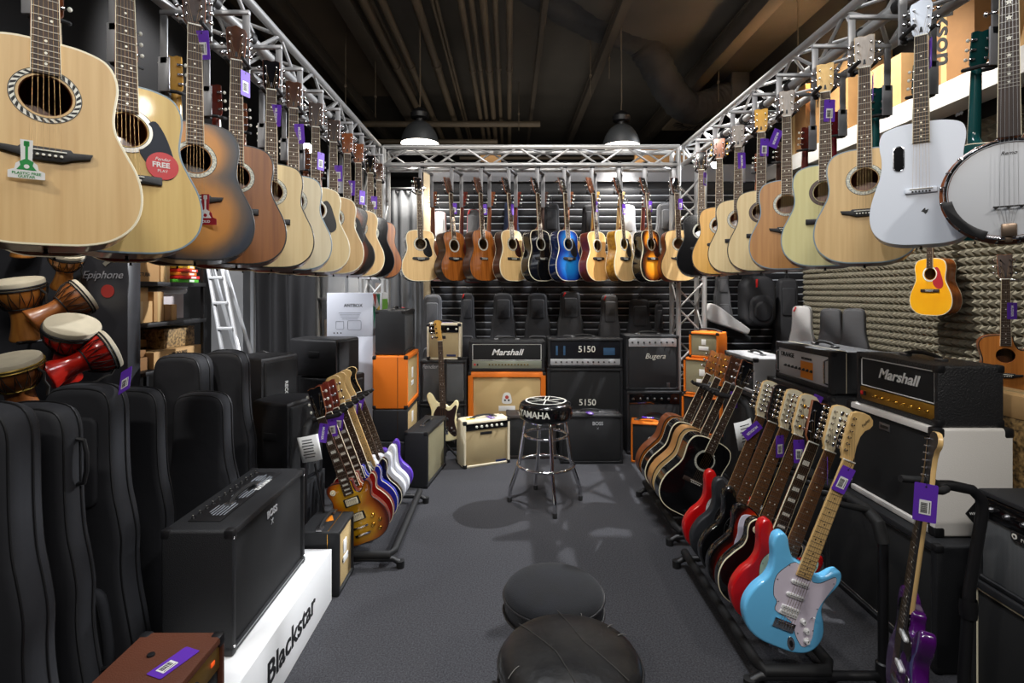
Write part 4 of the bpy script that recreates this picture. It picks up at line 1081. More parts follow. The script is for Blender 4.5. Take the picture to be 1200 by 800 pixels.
# rear row
rear = [
 (491, 16, 'natural acoustic guitar with dark pickguard, first of the rear row', 'first natural acoustic of the rear row', dict(top=SPRUCE, side=GLOSSBLK, bind=BIND, guard='drop', guardm=GLOSSBLK, face=GLOSSBLK)),
 (528, 40, 'amber brown koa acoustic guitar with darker bridge, second of the rear row', 'second koa acoustic of the rear row', dict(top=KOA, side=DARKW, bind=BINDK, face=DARKW, shape='concert')),
 (563, 38, 'amber brown koa acoustic guitar with pointed rosette, third of the rear row', 'third koa acoustic of the rear row', dict(top=KOA, side=DARKW, bind=BINDK, face=DARKW, bridge='strip')),
 (596, 36, 'natural acoustic guitar with tortoise pickguard between brown and black guitars', 'natural acoustic with tortoise pickguard', dict(top=SPRUCE, side=DARKW, bind=BIND, guard='drop', guardm=TORT, face=GLOSSBLK, bridge='block')),
 (630, 36, 'black acoustic guitar with cream edges beside the blue one', 'black acoustic of the rear row', dict(top=GLOSSBLK, side=GLOSSBLK, bind=BIND, face=GLOSSBLK)),
 (662, 32, 'bright blue acoustic guitar with black pickguard in the rear row', 'bright blue acoustic', dict(top=BLUEB, side=NAVY, bind=BIND, guard='drop', face=GLOSSBLK, guardm=BLACK)),
 (695, 34, 'small-bodied natural acoustic guitar with dark brown sides right of the blue one', 'small-bodied natural acoustic', dict(top=wood('orange_spruce', (226, 178, 110), (212, 160, 92), .3, .4), side=MAHOGR, bind=BIND, face=MAHOG, shape='concert')),
 (727, 36, 'natural acoustic guitar with flamed gold sides and black pickguard', 'natural acoustic with gold sides', dict(top=SPRUCE, side=TOPFLAME, bind=BIND, guard='drop', face=GLOSSBLK)),
 (758, 30, 'amber sunburst acoustic guitar with dark pickguard in the rear row', 'amber sunburst acoustic', dict(top=ABURST, side=GLOSSBLK, bind=BIND, guard='drop', guardm=TORT, face=GLOSSBLK, bridge='block')),
 (793, 7, 'light tan acoustic guitar at the right end of the rear row', 'light tan acoustic at the row end', dict(top=SPRUCE, side=MAHOG, bind=BINDK, face=GLOSSBLK, bridge='wing')),
]
def rear_hanger(label, x, y):
    g = thing('guitar_hanger', label, 'guitar hanger', (x, y, 0), (0, 0, R(-16)), 'steel guitar hangers')
    zi, zo, zt, sp = 2.497, 2.42, 2.762, .27
    def f():
        mb = MB().box((0, 0, (zi+zt)/2), (.04, .008, zt-zi), 0, .002).box((0, sp, (zo+zt)/2), (.04, .008, zt-zo), 0, .002)
        mb.box((0, sp/2, zt), (.04, sp+.01, .014), 0, .003); return mb.mesh('bracket', [GREYP])
    obj('bracket', cached('rearbracket', f), g)
    obj('clamp', CACHE[('clamp',)], g, (0, .05, zt+.05), (0, 0, R(106)))
    obj('yoke', CACHE['yoke'], g, (0, -.006, zi+.01)); obj('yoke', CACHE['yoke'], g, (0, sp+.006, zo+.01), (0, 0, PI))
GB = []
for i, (px, yaw, lab, short, kw) in enumerate(rear):
    Y = 5.2; x = PX(px, Y)
    g = acoustic(lab, (x, Y, 2.50), yaw=yaw + (8 if yaw > 10 else 0), lean=random.uniform(-1.5, 1.5), roll=-5, depth=.105, hang=True, **kw); GB.append((g, short, Y))
    rear_hanger('grey steel hanger holding the %s' % short, x, Y+.085)
    if i < 9:
        nk = [MAHOG, MAHOGR, MAHOG, MAHOGR, DARKW, MAHOG, HONEY, MAPLE, MAHOGR][i]
        back_guitar(short, x+.076, Y+.085+.26+.085, nk, [MAHOG, MAHOGR, MAHOG, WINE, NAVY, HONEY, MAHOG, MAPLE, DARKW][i], yaw*.9)

# price tags on the hung guitars
def tags(lst, spec):
    for i, lp, rot, txt, frt in spec:
        g, short, Y = lst[i]
        price_tag(tag_lbl(short), g, lp, rot, txt, frt)
tags(GL, [(1, (.035, -.012, .90), (0, 4, 8), False, True), (2, (.02, -.016, .855), (2, -3, 4), False, True), (3, (.034, -.012, .83), (0, 0, 72), False, True), (4, (.022, -.016, .80), (0, 3, 0), True, False),
  (5, (.025, -.016, .79), (0, -4, 6), True, False), (6, (.03, -.014, .72), (0, 2, 60), False, True), (7, (.03, -.014, .72), (0, 0, 5), False, True), (8, (.03, -.014, .68), (0, 2, 0), True, False), (9, (.03, -.014, .66), (0, 2, 50), False, True), (10, (.03, -.014, .68), (0, 2, 10), False, True)])
tags(GR, [(0, (.03, -.014, .83), (0, -3, 60), True, False), (1, (.02, -.016, .83), (0, 2, -5), False, True), (2, (-.035, -.014, .80), (0, 22, 0), True, False), (3, (.02, -.016, .83), (0, 2, 0), False, True), (4, (.02, -.016, .83), (0, -2, 0), True, False), (6, (.028, -.016, .85), (0, 2, 45), False, True)])
tags(GB, [(1, (.03, -.014, .78), (0, 0, 30), False, True), (2, (.028, -.016, .77), (0, -3, 0), False, True), (3, (.032, -.01, .77), (0, 0, 60), False, False), (6, (.03, -.016, .80), (0, 0, 60), False, True), (7, (.025, -.016, .77), (0, 0, 40), False, True), (8, (.03, -.014, .80), (0, 0, 35), False, True), (9, (.03, -.014, .82), (0, 0, 20), False, True)])
price_tag('purple and white price tag on the neck of the white composite guitar', gw, (.03, -.014, .85), (0, -3, 62), False, True)
# cardboard guitar-shaped tags on the two front left guitars
def shape_tag(label, g, lp, c, sc, txt, yaw):
    M = Matrix.LocRotScale(g.location, g.rotation_euler, g.scale); p = M @ Vector(lp)
    t = thing('cardboard_tag', label, 'tag', p, (0, 0, R(yaw))); t.scale = (sc,)*3
    gs = [(-.018, .06), (-.016, -.018), (-.030, -.030), (-.034, -.05), (-.052, -.058), (-.052, -.085), (.052, -.085), (.052, -.058), (.034, -.05), (.030, -.030), (.016, -.018), (.018, .06)]
    obj('card', MB().prism(gs, -.0006, .0006, 0).mesh('card', [PAPER if txt else c]), t)
    ins = MB().prism([(-.004, .05), (-.004, -.012), (-.02, -.022), (-.017, -.036), (-.028, -.053), (.028, -.053), (.017, -.036), (.02, -.022), (.004, -.012), (.004, .05)], -.0012, -.0004, 0)
    ins.prism(rrect(.016, .02, .003, 2, 0, .045), -.0012, -.0004, 0)
    m = obj('print', ins.mesh('print', [c if txt else PAPER]), t)
    obj('hole_print', MB().prism(circ(.008, 12, 0, -.04), -.0016, -.001, 0).mesh('hole_print', [PAPER if txt else c]), m)
    if txt:
        obj('lettering', text_mesh('PLASTIC FREE', .0135, c, bold=.02, ext=.0003), t, (0, -.001, -.066)); obj('lettering', text_mesh('GUITAR', .0135, c, bold=.02, ext=.0003), t, (0, -.001, -.078))
    else:
        obj('lettering', text_mesh('SOLID', .016, PAPER, bold=.02, ext=.0003), t, (0, -.001, -.07))
shape_tag('white card tag with green guitar print on the nearest pale acoustic', GL[0][0], (-.035, -.018, .205), mat('green_print', (24, 140, 62), .6), .62, True, 38)
shape_tag('small red guitar-shaped tag on the smoky blue burst acoustic', GL[2][0], (.03, -.018, .19), mat('red_print', (150, 26, 40), .6), .75, False, 2)
st = obj('sticker', MB().prism(circ(.042, 36), -.0006, .0003, 0).mesh('sticker', [mat('red_sticker', (200, 30, 40), .4)]), GL[1][0], (.085, -.0022, .27))
obj('lettering', text_mesh('FREE', .022, PAPER, bold=.03, ext=.0003), st, (-.004, -.001, .002)); obj('lettering', text_mesh('Fender', .014, PAPER, shear=.3, ext=.0003), st, (0, -.001, .02)); obj('lettering', text_mesh('PLAY', .012, PAPER, ext=.0003), st, (0, -.001, -.016))
# ================================================================== LEFT SIDE
# white plinth with lettering
g = thing('display_plinth', 'long low white plinth with black lettering under the black combo amplifiers', 'plinth', (-1.06, 2.02, 0))
obj('plinth_body', MB().box((0, 0, .1275), (.34, 1.26, .255), 0, .002).mesh('plinth_body', [WHITE]), g)
obj('lettering', text_mesh('Blackstar', .125, INK, sx=1.05, bold=.015), g, (.1712, .16, .125), (0, 0, R(90)))
# black combo on the plinth
g = amp('large black combo amplifier on the white plinth', (-1.105, 2.20, .256), 90, .665, .255, .445, fr=.026, grille=METALGRILL, handle=True, corners=BLACK,
        logos=[('BOSS', .04, .0, .84, LOGOG, dict(bold=.03)), ('X', .03, .0, .75, LOGOG)], top_panel=None)
tp = obj('control_panel', MB().box((0, 0, 0), (.52, .12, .006), 0, .002).mesh('control_panel', [BLACK]), g, (0, .015, .446))
mb = MB(); random.seed(5)
for q in range(3):
    for r_ in range(6): mb.box((-.16+.16*q + random.uniform(-.01, .01), -.045+.013*r_, 0), (random.uniform(.06, .12), .004, .0006), 0)
obj('panel_print', mb.mesh('panel_print', [mat('panel_print_grey', (150, 156, 164), .6)]), tp, (0, 0, .0034))
obj('lettering', text_mesh('KATANA', .03, PAPER, bold=.03, ext=.0004), tp, (.10, -.05, .004), (R(-90), 0, 0))
for i in range(12): obj('knob', AKNOB, tp, (-.24+.044*i, .05, .003), (R(-90), 0, 0), mats=[BLACK, PEARL], scale=(.8,)*3)
for s in (-1, 1):
    for z in (.03, .415): obj('screw', cached('screw', lambda: MB().lathe([(.006, 0), (.005, .003), (0, .004)], 10, 0, Matrix.Rotation(R(90), 4, 'X')).mesh('screw', [CHROME])), g, (s*.32, -.127, z))
obj('silver_trim', MB().box((0, -.1275, .020), (.62, .003, .004), 0).mesh('silver_trim', [STEEL]), g)
# brown combo in the foreground
g = amp('brown leather-covered combo amplifier with gold panel in the near left corner', (-1.0, 1.40, .256), 90, .46, .25, .245, cov=BRTOLEX, grille=GRILLE_BLK, fr=.022, corners=BLACK,
        panel=dict(h=.075, m=BRASS, n=5, km=BLACK, kmark=GOLD, lamp=False, span=(-.3, .2)), handle=False, cs=1.0)
obj('pilot_lamp', MB().box((0, 0, 0), (.02, .008, .014), 0, .003).mesh('pilot_lamp', [emit('orange_lamp', (240, 90, 30), .6)]), g, (.17, -.118, .185))
for x in (-.12, .12): obj('handle_screw', MB().lathe([(.011, 0), (.010, .005), (0, .007)], 12, 0).mesh('handle_screw', [BLACK]), g, (x, .03, .245))
obj('handle', MB().box((-.09, 0, .012), (.20, .03, .012), 0, .005).box((0.0, 0, .008), (.035, .036, .014), 1, .003).mesh('handle', [BLACK, GOLD]), g, (-.06, -.04, .245))
t = thing('price_tag', 'purple price tag lying on top of the brown combo', 'price tag', (-.945, 1.49, .503), (R(-90), 0, R(-20)), 'purple price tags')
obj('card', MB().prism(rrect(.055, .12, .004), -.0005, .0005, 0).mesh('card', [PURPLE]), t); obj('barcode_label', CACHE['barcode'], t, (0, -.001, -.02))
# little cream-fronted combo behind the plinth
g = amp('small black combo with cream cloth front at the end of the white plinth', (-.965, 2.80, .0), 90, .26, .21, .33, grille=GRILLE_CRM, fr=.022, stripes=GOLD, corners=None, handle=True,
        badge=[(-.02, .62, .05, .07, PAPER), (.02, .42, .075, .035, PAPER)], logos=[('ORANGE', .026, .02, .42, INK)])
obj('print', MB().box((0, 0, 0), (.07, .04, .001), 0).mesh('print', [mat('orange_print', (220, 130, 30), .5)]), g, (.03, .0, .3305), (0, 0, R(25)))

# gig bags standing in the left row
def bagl(label, yf, xr, zt, wtop, d, m=FABRIC, **kw):
    sc = zt/1.092; sx = (wtop/.26)/sc
    return gig_bag(label, (xr - .13*sc*sx, yf + d/2, 0.0), sc, d, 0, 0, m, group=None, sx=sx, **{'pocket': False, **kw})
bagl('black gig bag nearest the camera at the left edge', 1.40, -1.325, 1.24, .27, .12, FABRIC2, pocket=False)
bagl('black gig bag with side handle second from the near left corner', 1.60, -1.345, 1.20, .26, .095, FABRIC, grip=True)
g3 = bagl('black gig bag with purple price tag on its top', 1.93, -1.453, 1.20, .27, .12, FABRIC2, pocket=True)
bagl('black gig bag just behind the one with the purple tag', 2.22, -1.475, 1.135, .25, .085, FABRIC)
bagl('short black gig bag in front of the two tall ones by the shelf', 2.60, -1.40, 1.04, .27, .11, FABRIC2)
bagl('tall black gig bag standing in front of the box shelf', 2.93, -1.71, 1.19, .28, .16, FABRIC)
bagl('tall black gig bag below the step ladder beside the speakers', 3.12, -1.57, 1.19, .26, .12, FABRIC)
t = thing('price_tag', 'purple price tag tied to the top of a black gig bag', 'price tag', (-1.47, 2.03, 1.235), (R(-42), R(-32), 0), 'purple price tags')
obj('card', MB().prism(rrect(.05, .115, .004), -.0005, .0005, 0).mesh('card', [PURPLE]), t, (0, 0, -.04)); obj('barcode_label', CACHE['barcode'], t, (0, -.001, -.055))

# djembes in front of a black display cabinet
g = thing('display_cabinet', 'tall black instrument cabinet with pale script lettering and stickers behind the djembes', 'cabinet', (-2.245, 2.80, 0))
obj('cabinet_body', MB().box((-.3, .05, 1.05), (1.05, .1, 2.1), 0, .006).mesh('cabinet_body', [mat('cab_black', (30, 30, 33), .35, c2=(56, 57, 62), nscale=2.2, stretch=(1, 1, 1.6))]), g)
obj('lettering', text_mesh('Epiphone', .058, mat('silver_print', (140, 140, 146), .4), shear=.35), g, (.09, -.002, 1.63))
obj('sticker', MB().prism(circ(.035, 20), -.001, .001, 0).mesh('sticker', [mat('red_badge', (150, 40, 36), .5)]), g, (.12, -.002, 1.545))
obj('sticker', MB().prism(rrect(.04, .07, .008), -.001, .001, 0).prism(rrect(.016, .03, .004), -.0015, 0, 1).mesh('sticker', [PAPER, mat('green_spot', (60, 150, 90), .5)]), g, (-.13, -.002, 1.63))
obj('sticker', MB().prism(rrect(.05, .022, .002), -.001, .001, 0).mesh('sticker', [mat('grey_label', (120, 116, 106), .6)]), g, (.12, -.002, 1.70), (0, R(-40), 0))
for i, (x, z) in enumerate(((-.52, 1.32), (-.22, 1.53), (-.08, 1.30), (-.18, 1.18), (-.10, .98), (-.6, 1.05))):
    obj('peg', MB().tube([(0, .02, 0), (0, -.30, -.0)], .008, 8, 0).mesh('peg', [BLACK]), g, (x, 0, z))
obj('shelf_board', MB().box((-.28, -.22, .93), (1.05, .42, .03), 0, .004).mesh('shelf_board', [BLACK]), g)
WOODD = wood('djembe_wood', (206, 138, 62), (170, 104, 42), .35, .4, sc=.5)
WOODD2 = wood('djembe_wood_dark', (160, 96, 46), (120, 66, 30), .35, .4, sc=.5)
REDD = mat('red_djembe', (196, 34, 22), .25, coat=.5, noise=.25, nscale=6)
YB_ = mat('dark_rope', (34, 30, 26), .8)
def dj(label, pcx, pcy, Y, rot, dia_px, shell, band=INK):
    """pcx, pcy: pixel of the drum-head centre"""
    sc = dia_px*Y/F/.258
    M = Matrix.LocRotScale(None, __import__('mathutils').Euler(tuple(R(a) for a in rot)), None)
    top = M @ Vector((0, 0, .35*sc))
    p = Vector((PX(pcx, Y), Y, PZ(pcy, Y))) - top
    return djembe(label, p, rot, sc, shell, YB_, band)
dj('upright brown wooden djembe with dark foot ring, left of the tilted small one', 19, 329, 2.55, (14, 0, 0), 52, WOODD)
dj('wide brown wooden djembe at the left edge, nearest the gig bags', 12, 421, 2.20, (16, 0, 0), 58, WOODD2, mat('brass_band', (150, 124, 52), .4, .6))
dj('small brown djembe tilted right, hung high under the pale guitars', 79, 296, 2.68, (16, 22, 0), 34, WOODD)
dj('brown djembe lying tilted below the pale script lettering', 101, 345, 2.68, (-40, 46, 0), 42, WOODD2)
dj('red djembe with white head facing the viewer', 86, 380, 2.40, (16, 24, 0), 54, REDD)
dj('red djembe lying on its side in front of the black cabinet', 131, 408, 2.48, (-46, 55, 0), 47, REDD)
dj('pale brown djembe whose foot pokes out below the nearest guitar', 26, 255, 2.70, (10, 8, 0), 34, WOODD)

# metal shelf with boxes: it faces the aisle and runs away from the viewer
SXF, SYA, SYB = -2.08, 2.92, 3.63
g = thing('storage_shelf', 'black metal shelf rack stacked with cardboard boxes', 'shelf', (SXF, (SYA+SYB)/2, 0), (0, 0, R(90)))
SL = SYB-SYA
for z in (.60, 1.08, 1.36, 1.60, 1.95):
    obj('shelf_board', cached('shboard', lambda: MB().box((0, .21, -.0125), (SL, .42, .025), 0, .003).mesh('shelf_board', [BLACK])), g, (0, 0, z))
for x in (-SL/2+.012, SL/2-.012):
    for y in (.405,): obj('upright', cached('shup', lambda: MB().box((0, 0, 1.0), (.024, .024, 2.0), 0, .003).mesh('upright', [BLACK])), g, (x, y, 0))
    obj('upright', cached('shup2', lambda: MB().box((0, 0, 1.0), (.014, .02, 2.0), 0, .003).mesh('upright', [BLACK])), g, (x, .02, 0))
def box(label, c, d, m, rz=0, tape=True, group=None, txt=None, name='cardboard_box', cat='cardboard box', rx=0, tm=None):
    """c: centre of the base"""
    g = thing(name, label, cat, c, (R(rx), 0, R(rz)), group)
    obj('carton', MB().box((0, 0, d[2]/2), d, 0, .003).mesh('carton', [m]), g)
    if tape: obj('tape', MB().box((0, 0, d[2]/2), (min(.045, d[0]*.3), d[1]+.0016, d[2]+.0016), 0, .001).mesh('tape', [tm or mat('packing_tape', (190, 160, 110), .3)]), g)
    if txt:
        for q in txt: obj('lettering', text_mesh(q[0], q[1], q[4] if len(q) > 4 else INK, bold=.015, ext=.0004), g, (q[2], -d[1]/2-.0012, q[3]), (0, R(q[5]) if len(q) > 5 else 0, 0))
    return g
def SY(px, x=SXF): return x*F/(px-CX)
def shbox(label, pa, pb, z, h, m, dep=.3, off=.01, **kw):
    ya, yb = SY(pa), SY(pb)
    return box(label, (SXF-off-.025-dep/2, (ya+yb)/2, z+.001), (yb-ya-.004, dep, h), m, rz=90, **kw)
shbox('cardboard box with printed stripe on the top shelf', 157, 194, 1.60, .14, CARD, tape=False, txt=[('KTUBA', .03, 0, .04)])
shbox('small plain carton beside the striped box on the top shelf', 195, 206, 1.60, .13, CARD2)
for i, (c, lab) in enumerate((((90, 190, 60), 'green'), ((214, 40, 38), 'red'), ((236, 130, 40), 'orange'), ((220, 60, 44), 'scarlet'), ((246, 196, 60), 'yellow'))):
    o = thing('flat_packet', '%s flat packet in the small pile on the shelf' % lab, 'packet', (SXF-.10 + .008*(i % 2), SY(224)+.01*(i % 2), 1.601+.0225*i), (0, 0, R(90+3*i-5)), 'coloured packets on the shelf')
    obj('sleeve', MB().box((0, 0, .010), (.22-.012*i, .16, .020), 0, .003).mesh('sleeve', [mat('packet_'+lab, c, .4)]), o); obj('label', MB().box((.04, -.0805, .010), (.05, .001, .012), 0).mesh('label', [PAPER]), o)
shbox('small taped cardboard box, upper left of the middle shelf', 156, 169, 1.486, .095, CARD)
shbox('small plain cardboard box, upper right of the taped one', 170, 181, 1.486, .08, CARD2, tape=False)
shbox('wide cardboard box below the two small ones on the middle shelf', 155, 186, 1.36, .125, CARD2)
shbox('narrow upright cardboard box at the middle of the shelf', 187, 199, 1.36, .18, CARD)
shbox('first short carton in front of the white box', 199.5, 207, 1.36, .10, CARDD, .1, tape=False)
shbox('second short carton in front of the white box', 207.5, 214, 1.36, .10, CARD, .1, tape=False)
shbox('white printed box under clear plastic wrap on the shelf', 202, 242, 1.36, .165, mat('white_box', (206, 196, 196), .6), .22, .13, tape=False)
o = obj('plastic_bag', MB().box((0, 0, .02), (.22, .30, .045), 0, .018).box((.03, .02, .05), (.18, .24, .03), 0, .012).mesh('plastic_bag', [mat('clear_wrap', (222, 224, 226), .2, noise=.15, nscale=14, bump=.8, bscale=30)]), None, (SXF-.22, SY(224), 1.527)); tag(o, 'crumpled clear plastic wrap on the white box', 'plastic wrap')
shbox('thicker flat cardboard box under the flat one on the lower shelf', 156, 184, 1.08, .075, CARDD, .3, .03)
shbox('flat cardboard box stacked in the lower shelf', 156, 205, 1.20, .045, CARD, .2, .15, tape=False)
shbox('long dark cardboard box at the back of the lower shelf', 157, 186, 1.157, .04, CARDD, .28, .05, tape=False)
shbox('leopard patterned box on the lower shelf', 206, 241, 1.184, .125, mat('leopard', (196, 160, 104), .7, c2=(40, 30, 24), nscale=60), .24, .05, tape=False)
shbox('long pale carton with handwriting at the front of the lower shelf', 185, 241, 1.08, .10, CARD2, .34, .0, tape=False, txt=[('MICRO BASS', .028, 0, .072)])
shbox('dark flat carton in the bottom of the shelf', 158, 236, .60, .2, CARDD)
# ladder
g = thing('step_ladder', 'aluminium step ladder leaning against the grey pier', 'ladder', (-2.14, 4.1, 0))
def lad(p, q): return MB().tube([p, q], .016, 8, 0)
LZ = 1.86
for x0, x1 in ((-.10, -.10), (.22, .10)):
    pass
railp = [((.10, 0, 0), (-.386, .30, LZ)), ((.255, 0, 0), (-.273, .30, LZ))]
for p, q in railp: obj('rail', MB().box((0, 0, 0), (.022, .06, .01), 0).mesh('rail', [ALU]) if False else lad(p, q).mesh('rail', [LADDER]), g)
for i in range(1, 9):
    t = i/9
    a = Vector(railp[0][0]).lerp(Vector(railp[0][1]), t); b = Vector(railp[1][0]).lerp(Vector(railp[1][1]), t)
    obj('rung', MB().box((a+b)/2, ((b-a).length, .06, .022), 0, .004).mesh('rung', [LADDER]), g)
for p, q in (((-.10, .75, 0), (-.38, .34, LZ)), ((.06, .75, 0), (-.28, .34, LZ))): obj('rear_leg', lad(p, q).mesh('rear_leg', [LADDER]), g)

# curtains at the rear left
def curtain(label, x0, x1, y, z0, z1, m, amp_=.03, per=.11, twist=0):
    n = int((x1-x0)/.012); vs = []; fs = []
    for k in range(9):
        t = k/8; z = z0 + (z1-z0)*t
        for i in range(n+1):
            x = x0 + (x1-x0)*i/n
            ph = 2*PI*x/per + 1.3*math.sin(x*5)
            vs.append((x + .012*math.sin(ph*.5+t*3), y + amp_*math.sin(ph)*(.7+.3*math.cos(t*2.2+x*3)) + .01*math.sin(x*40+t*6), z))
    for k in range(8):
        for i in range(n): fs.append((k*(n+1)+i, k*(n+1)+i+1, (k+1)*(n+1)+i+1, (k+1)*(n+1)+i))
    o = obj('curtain', MB().add(vs, fs).mesh('curtain', [m], 80)); so = o.modifiers.new('t', 'SOLIDIFY'); so.thickness = .004
    return tag(o, label, 'curtain')
DRAPE = mat('black_drape', (34, 34, 37), .8)
SHEER = mat('smoky_plastic_sheet', (150, 152, 156), .25)
b = SHEER.node_tree.nodes['Principled BSDF']; b.inputs['Alpha'].default_value = .34
curtain('black pleated drape between the grey pier and the smoky sheet', -2.72, -2.05, 5.6, .02, 2.4, DRAPE, .05, .2)
curtain('translucent smoky plastic sheet hanging in front of stored boxes', -2.05, -1.35, 5.75, .02, 2.45, SHEER, .012, .35)
curtain('dark grey pleated drape left of the slatted wall', -1.45, -.96, 6.0, .02, 2.68, mat('grey_drape', (88, 90, 94), .75), .045, .13)
o = obj('curtain_rail', MB().tube([(-2.75, 5.98, 2.7), (-.95, 5.98, 2.7)], .014, 8, 0).mesh('curtain_rail', [STEEL])); tag(o, 'thin metal rail holding the rear left drapes', 'curtain rail')
# stored shelf behind the sheet
g = thing('storage_rack', 'dim storage rack with goods behind the smoky sheet', 'rack', (-1.75, 6.2, 0))
for z in (.5, 1.0, 1.45, 1.9, 2.3): obj('shelf_board', cached('rackb', lambda: MB().box((0, 0, 0), (.9, .35, .03), 0, .003).mesh('shelf_board', [ALU])), g, (0, 0, z))
for x in (-.45, .45): obj('upright', cached('racku', lambda: MB().box((0, 0, 1.2), (.04, .35, 2.4), 0, .003).mesh('upright', [ALU])), g, (x, 0, 0))
random.seed(11)
for i, z in enumerate((.515, 1.015, 1.465, 1.915)):
    for k in range(3): box('stored carton behind the smoky sheet', (-2.02+.28*k, 6.2, z+.001), (random.uniform(.16, .25), .25, random.uniform(.16, .38)), random.choice((CARD, CARD2, PAPER)), tape=False, group='stored cartons behind the sheet')

# PA speakers at the left
PAB = mat('speaker_black', (26, 26, 29), .5, bump=.3, bscale=260)
def speaker(label, loc, rz, w, d, h, tilt=0, txt=None, group=None, lean=0):
    g = thing('loudspeaker', label, 'loudspeaker', loc, (R(tilt), R(lean), R(rz)), group)
    o = [(-w/2, 0), (w/2, 0)]
    def plan():
        mb = MB(); pts = [(v.x, v.y) for v in cro([(-w*.32, d/2, 0), (-w*.46, d*.1, 0), (-w/2, -d*.3, 0), (-w*.5, -d*.46, 0)], 3)]
        out = pts + [(-x, y) for x, y in pts[::-1]]
        # plan outline extruded in height
        M = Matrix.Rotation(R(90), 4, 'X')
        mb.prism([(x, -y) for x, y in out], 0, h, 0, r=.02, seg=3, M=M)
        mb.v = [(x, y, z) for x, y, z in mb.v]
        return mb.mesh('enclosure', [PAB], 50)
    obj('enclosure', plan(), g)
    gr = obj('grille', MB().box((0, -d*.46, h/2), (w*.86, .03, h*.9), 0, .012).mesh('grille', [METALGRILL]), g)
    if txt: obj('lettering', text_mesh(txt, .042, PAPER, bold=.02), gr, (w*.12, -d*.46-.017, h*.55), (0, R(90), 0))
    for s in (-1, 1): obj('handle', MB().box((0, 0, 0), (.012, .10, .05), 0, .005).mesh('handle', [BLACK]), g, (s*w*.485, -.02, h*.6))
    return g
speaker('tall black loudspeaker with pale vertical lettering beside the gig bags', (-1.80, 3.86, .48), 72, .36, .34, .60, txt='RECOMB')
box('large black case under the lettered loudspeaker', (-1.80, 3.88, 0), (.5, .42, .478), TOLEX, tape=False, name='flight_case', cat='flight case')
speaker('black wedge loudspeaker lying on top near the white boxes', (-1.53, 4.36, .86), 76, .34, .48, .30)
speaker('black loudspeaker below the wedge monitor, behind the electric guitar stand', (-1.47, 4.36, .0), 75, .42, .40, .855)
speaker('lowest black loudspeaker behind the paper sign', (-1.46, 3.46, .32), 75, .36, .32, .53)
box('low black case under the loudspeaker behind the paper notice', (-1.47, 3.46, 0), (.38, .42, .318), TOLEX, tape=False, name='flight_case', cat='flight case')
o = obj('hand_truck_handle', MB().tube([(0, 0, 0), (0, 0, .9), (.04, 0, .97), (.12, 0, 1.0), (.20, 0, .97), (.22, 0, .9), (.22, 0, .0)], .012, 8, 0).mesh('hand_truck_handle', [BLACK]), None, (-2.33, 4.75, 0)); tag(o, 'black tube handle of a hand truck standing by the drape', 'hand truck')
# white product boxes
WBOX = mat('white_glossy_carton', (214, 218, 230), .4)
BW, Yw = PX(437, 4.72)-PX(383, 4.72), 4.72
xb = (PX(437, 4.72)+PX(383, 4.72))/2
g = box('white product box with coloured triangles on its side, on top of another white box', (xb, Yw+.14, PZ(394, Yw)), (BW, .28, PZ(343, Yw)-PZ(394, Yw)), WBOX, tape=False, txt=[('ANTBOX', .04, .03, .275, INK)])
H_ = PZ(343, Yw)-PZ(394, Yw)
mb = MB()
for k in range(4): mb.box((.0, -.1415, .21-.018*k), (.2-.02*k, .001, .003), 0)
for o_ in (rrect(.12, .08, .01, 2, .04, .1), rrect(.07, .07, .008, 2, -.09, .1)): mb.tube([(x, -.1415, z) for x, z in o_], .0015, 4, 0, True)
for k in range(3): mb.prism(circ(.006, 10, -.14+.03*k, .03), -.1415, -.14, 1)
obj('print', mb.mesh('print', [mat('grey_print', (130, 134, 150), .6), INK]), g)
tri = [((-.14, .33), (-.02, .33), (-.05, .22), (200, 60, 50)), ((-.02, .33), (.12, .33), (.10, .22), (40, 140, 110)), ((-.14, .24), (-.04, .22), (-.10, .06), (40, 130, 200)), ((-.03, .2), (.11, .24), (.06, .07), (220, 190, 40))]
for a, b_, c_, col in tri:
    zs = H_/.34
    obj('print', MB().prism([(a[0], a[1]*zs), (b_[0], b_[1]*zs), (c_[0], c_[1]*zs)], -.0012, .0005, 0).mesh('print', [mat('tri_%d' % col[0], col, .4)]), g, (BW/2, 0, 0), (0, 0, R(90)))
obj('print', MB().box((0, 0, .15), (.04, .002, .18), 0, .0005).mesh('print', [INK]), g, (BW/2+.001, .0, 0), (0, 0, R(90)))
g = box('tall white product box with purple lettering under the triangle box', (xb, Yw+.15, 0.0), (BW, .30, PZ(394, Yw)-.002), WBOX, tape=False, txt=[('TANGENT', .04, -.02, PZ(394, Yw)-.06, PURPLE)])
obj('print', MB().ring(.07, .076, -.001, .001, 30, 0, 0, .55).box((0, 0, .33), (.2, .002, .09), 0).box((-.05, 0, .8), (.14, .002, .04), 1).mesh('print', [INK, mat('grey_print', (130, 134, 150))]), g, (BW/2+.001, 0, 0), (0, 0, R(90)))
g = box('grey product box with green band and speaker picture', (PX(440, 5.15)-.01, 5.16, PZ(392, 5.05)), (.2, .24, PZ(343, 5.05)-PZ(392, 5.05)), mat('grey_box', (176, 178, 182), .5), tape=False)
obj('print', MB().box((0, 0, .29), (.22, .002, .10), 0).box((0, 0, .17), (.16, .002, .12), 1).mesh('print', [mat('green_band', (96, 150, 50), .5), INK]), g, (.101, 0, 0), (0, 0, R(90)))
box('tall grey carton under the box with the green band', (PX(440, 5.15)-.01, 5.16, .0), (.21, .25, PZ(392, 5.05)-.002), mat('grey_box2', (150, 152, 160), .5), tape=False)

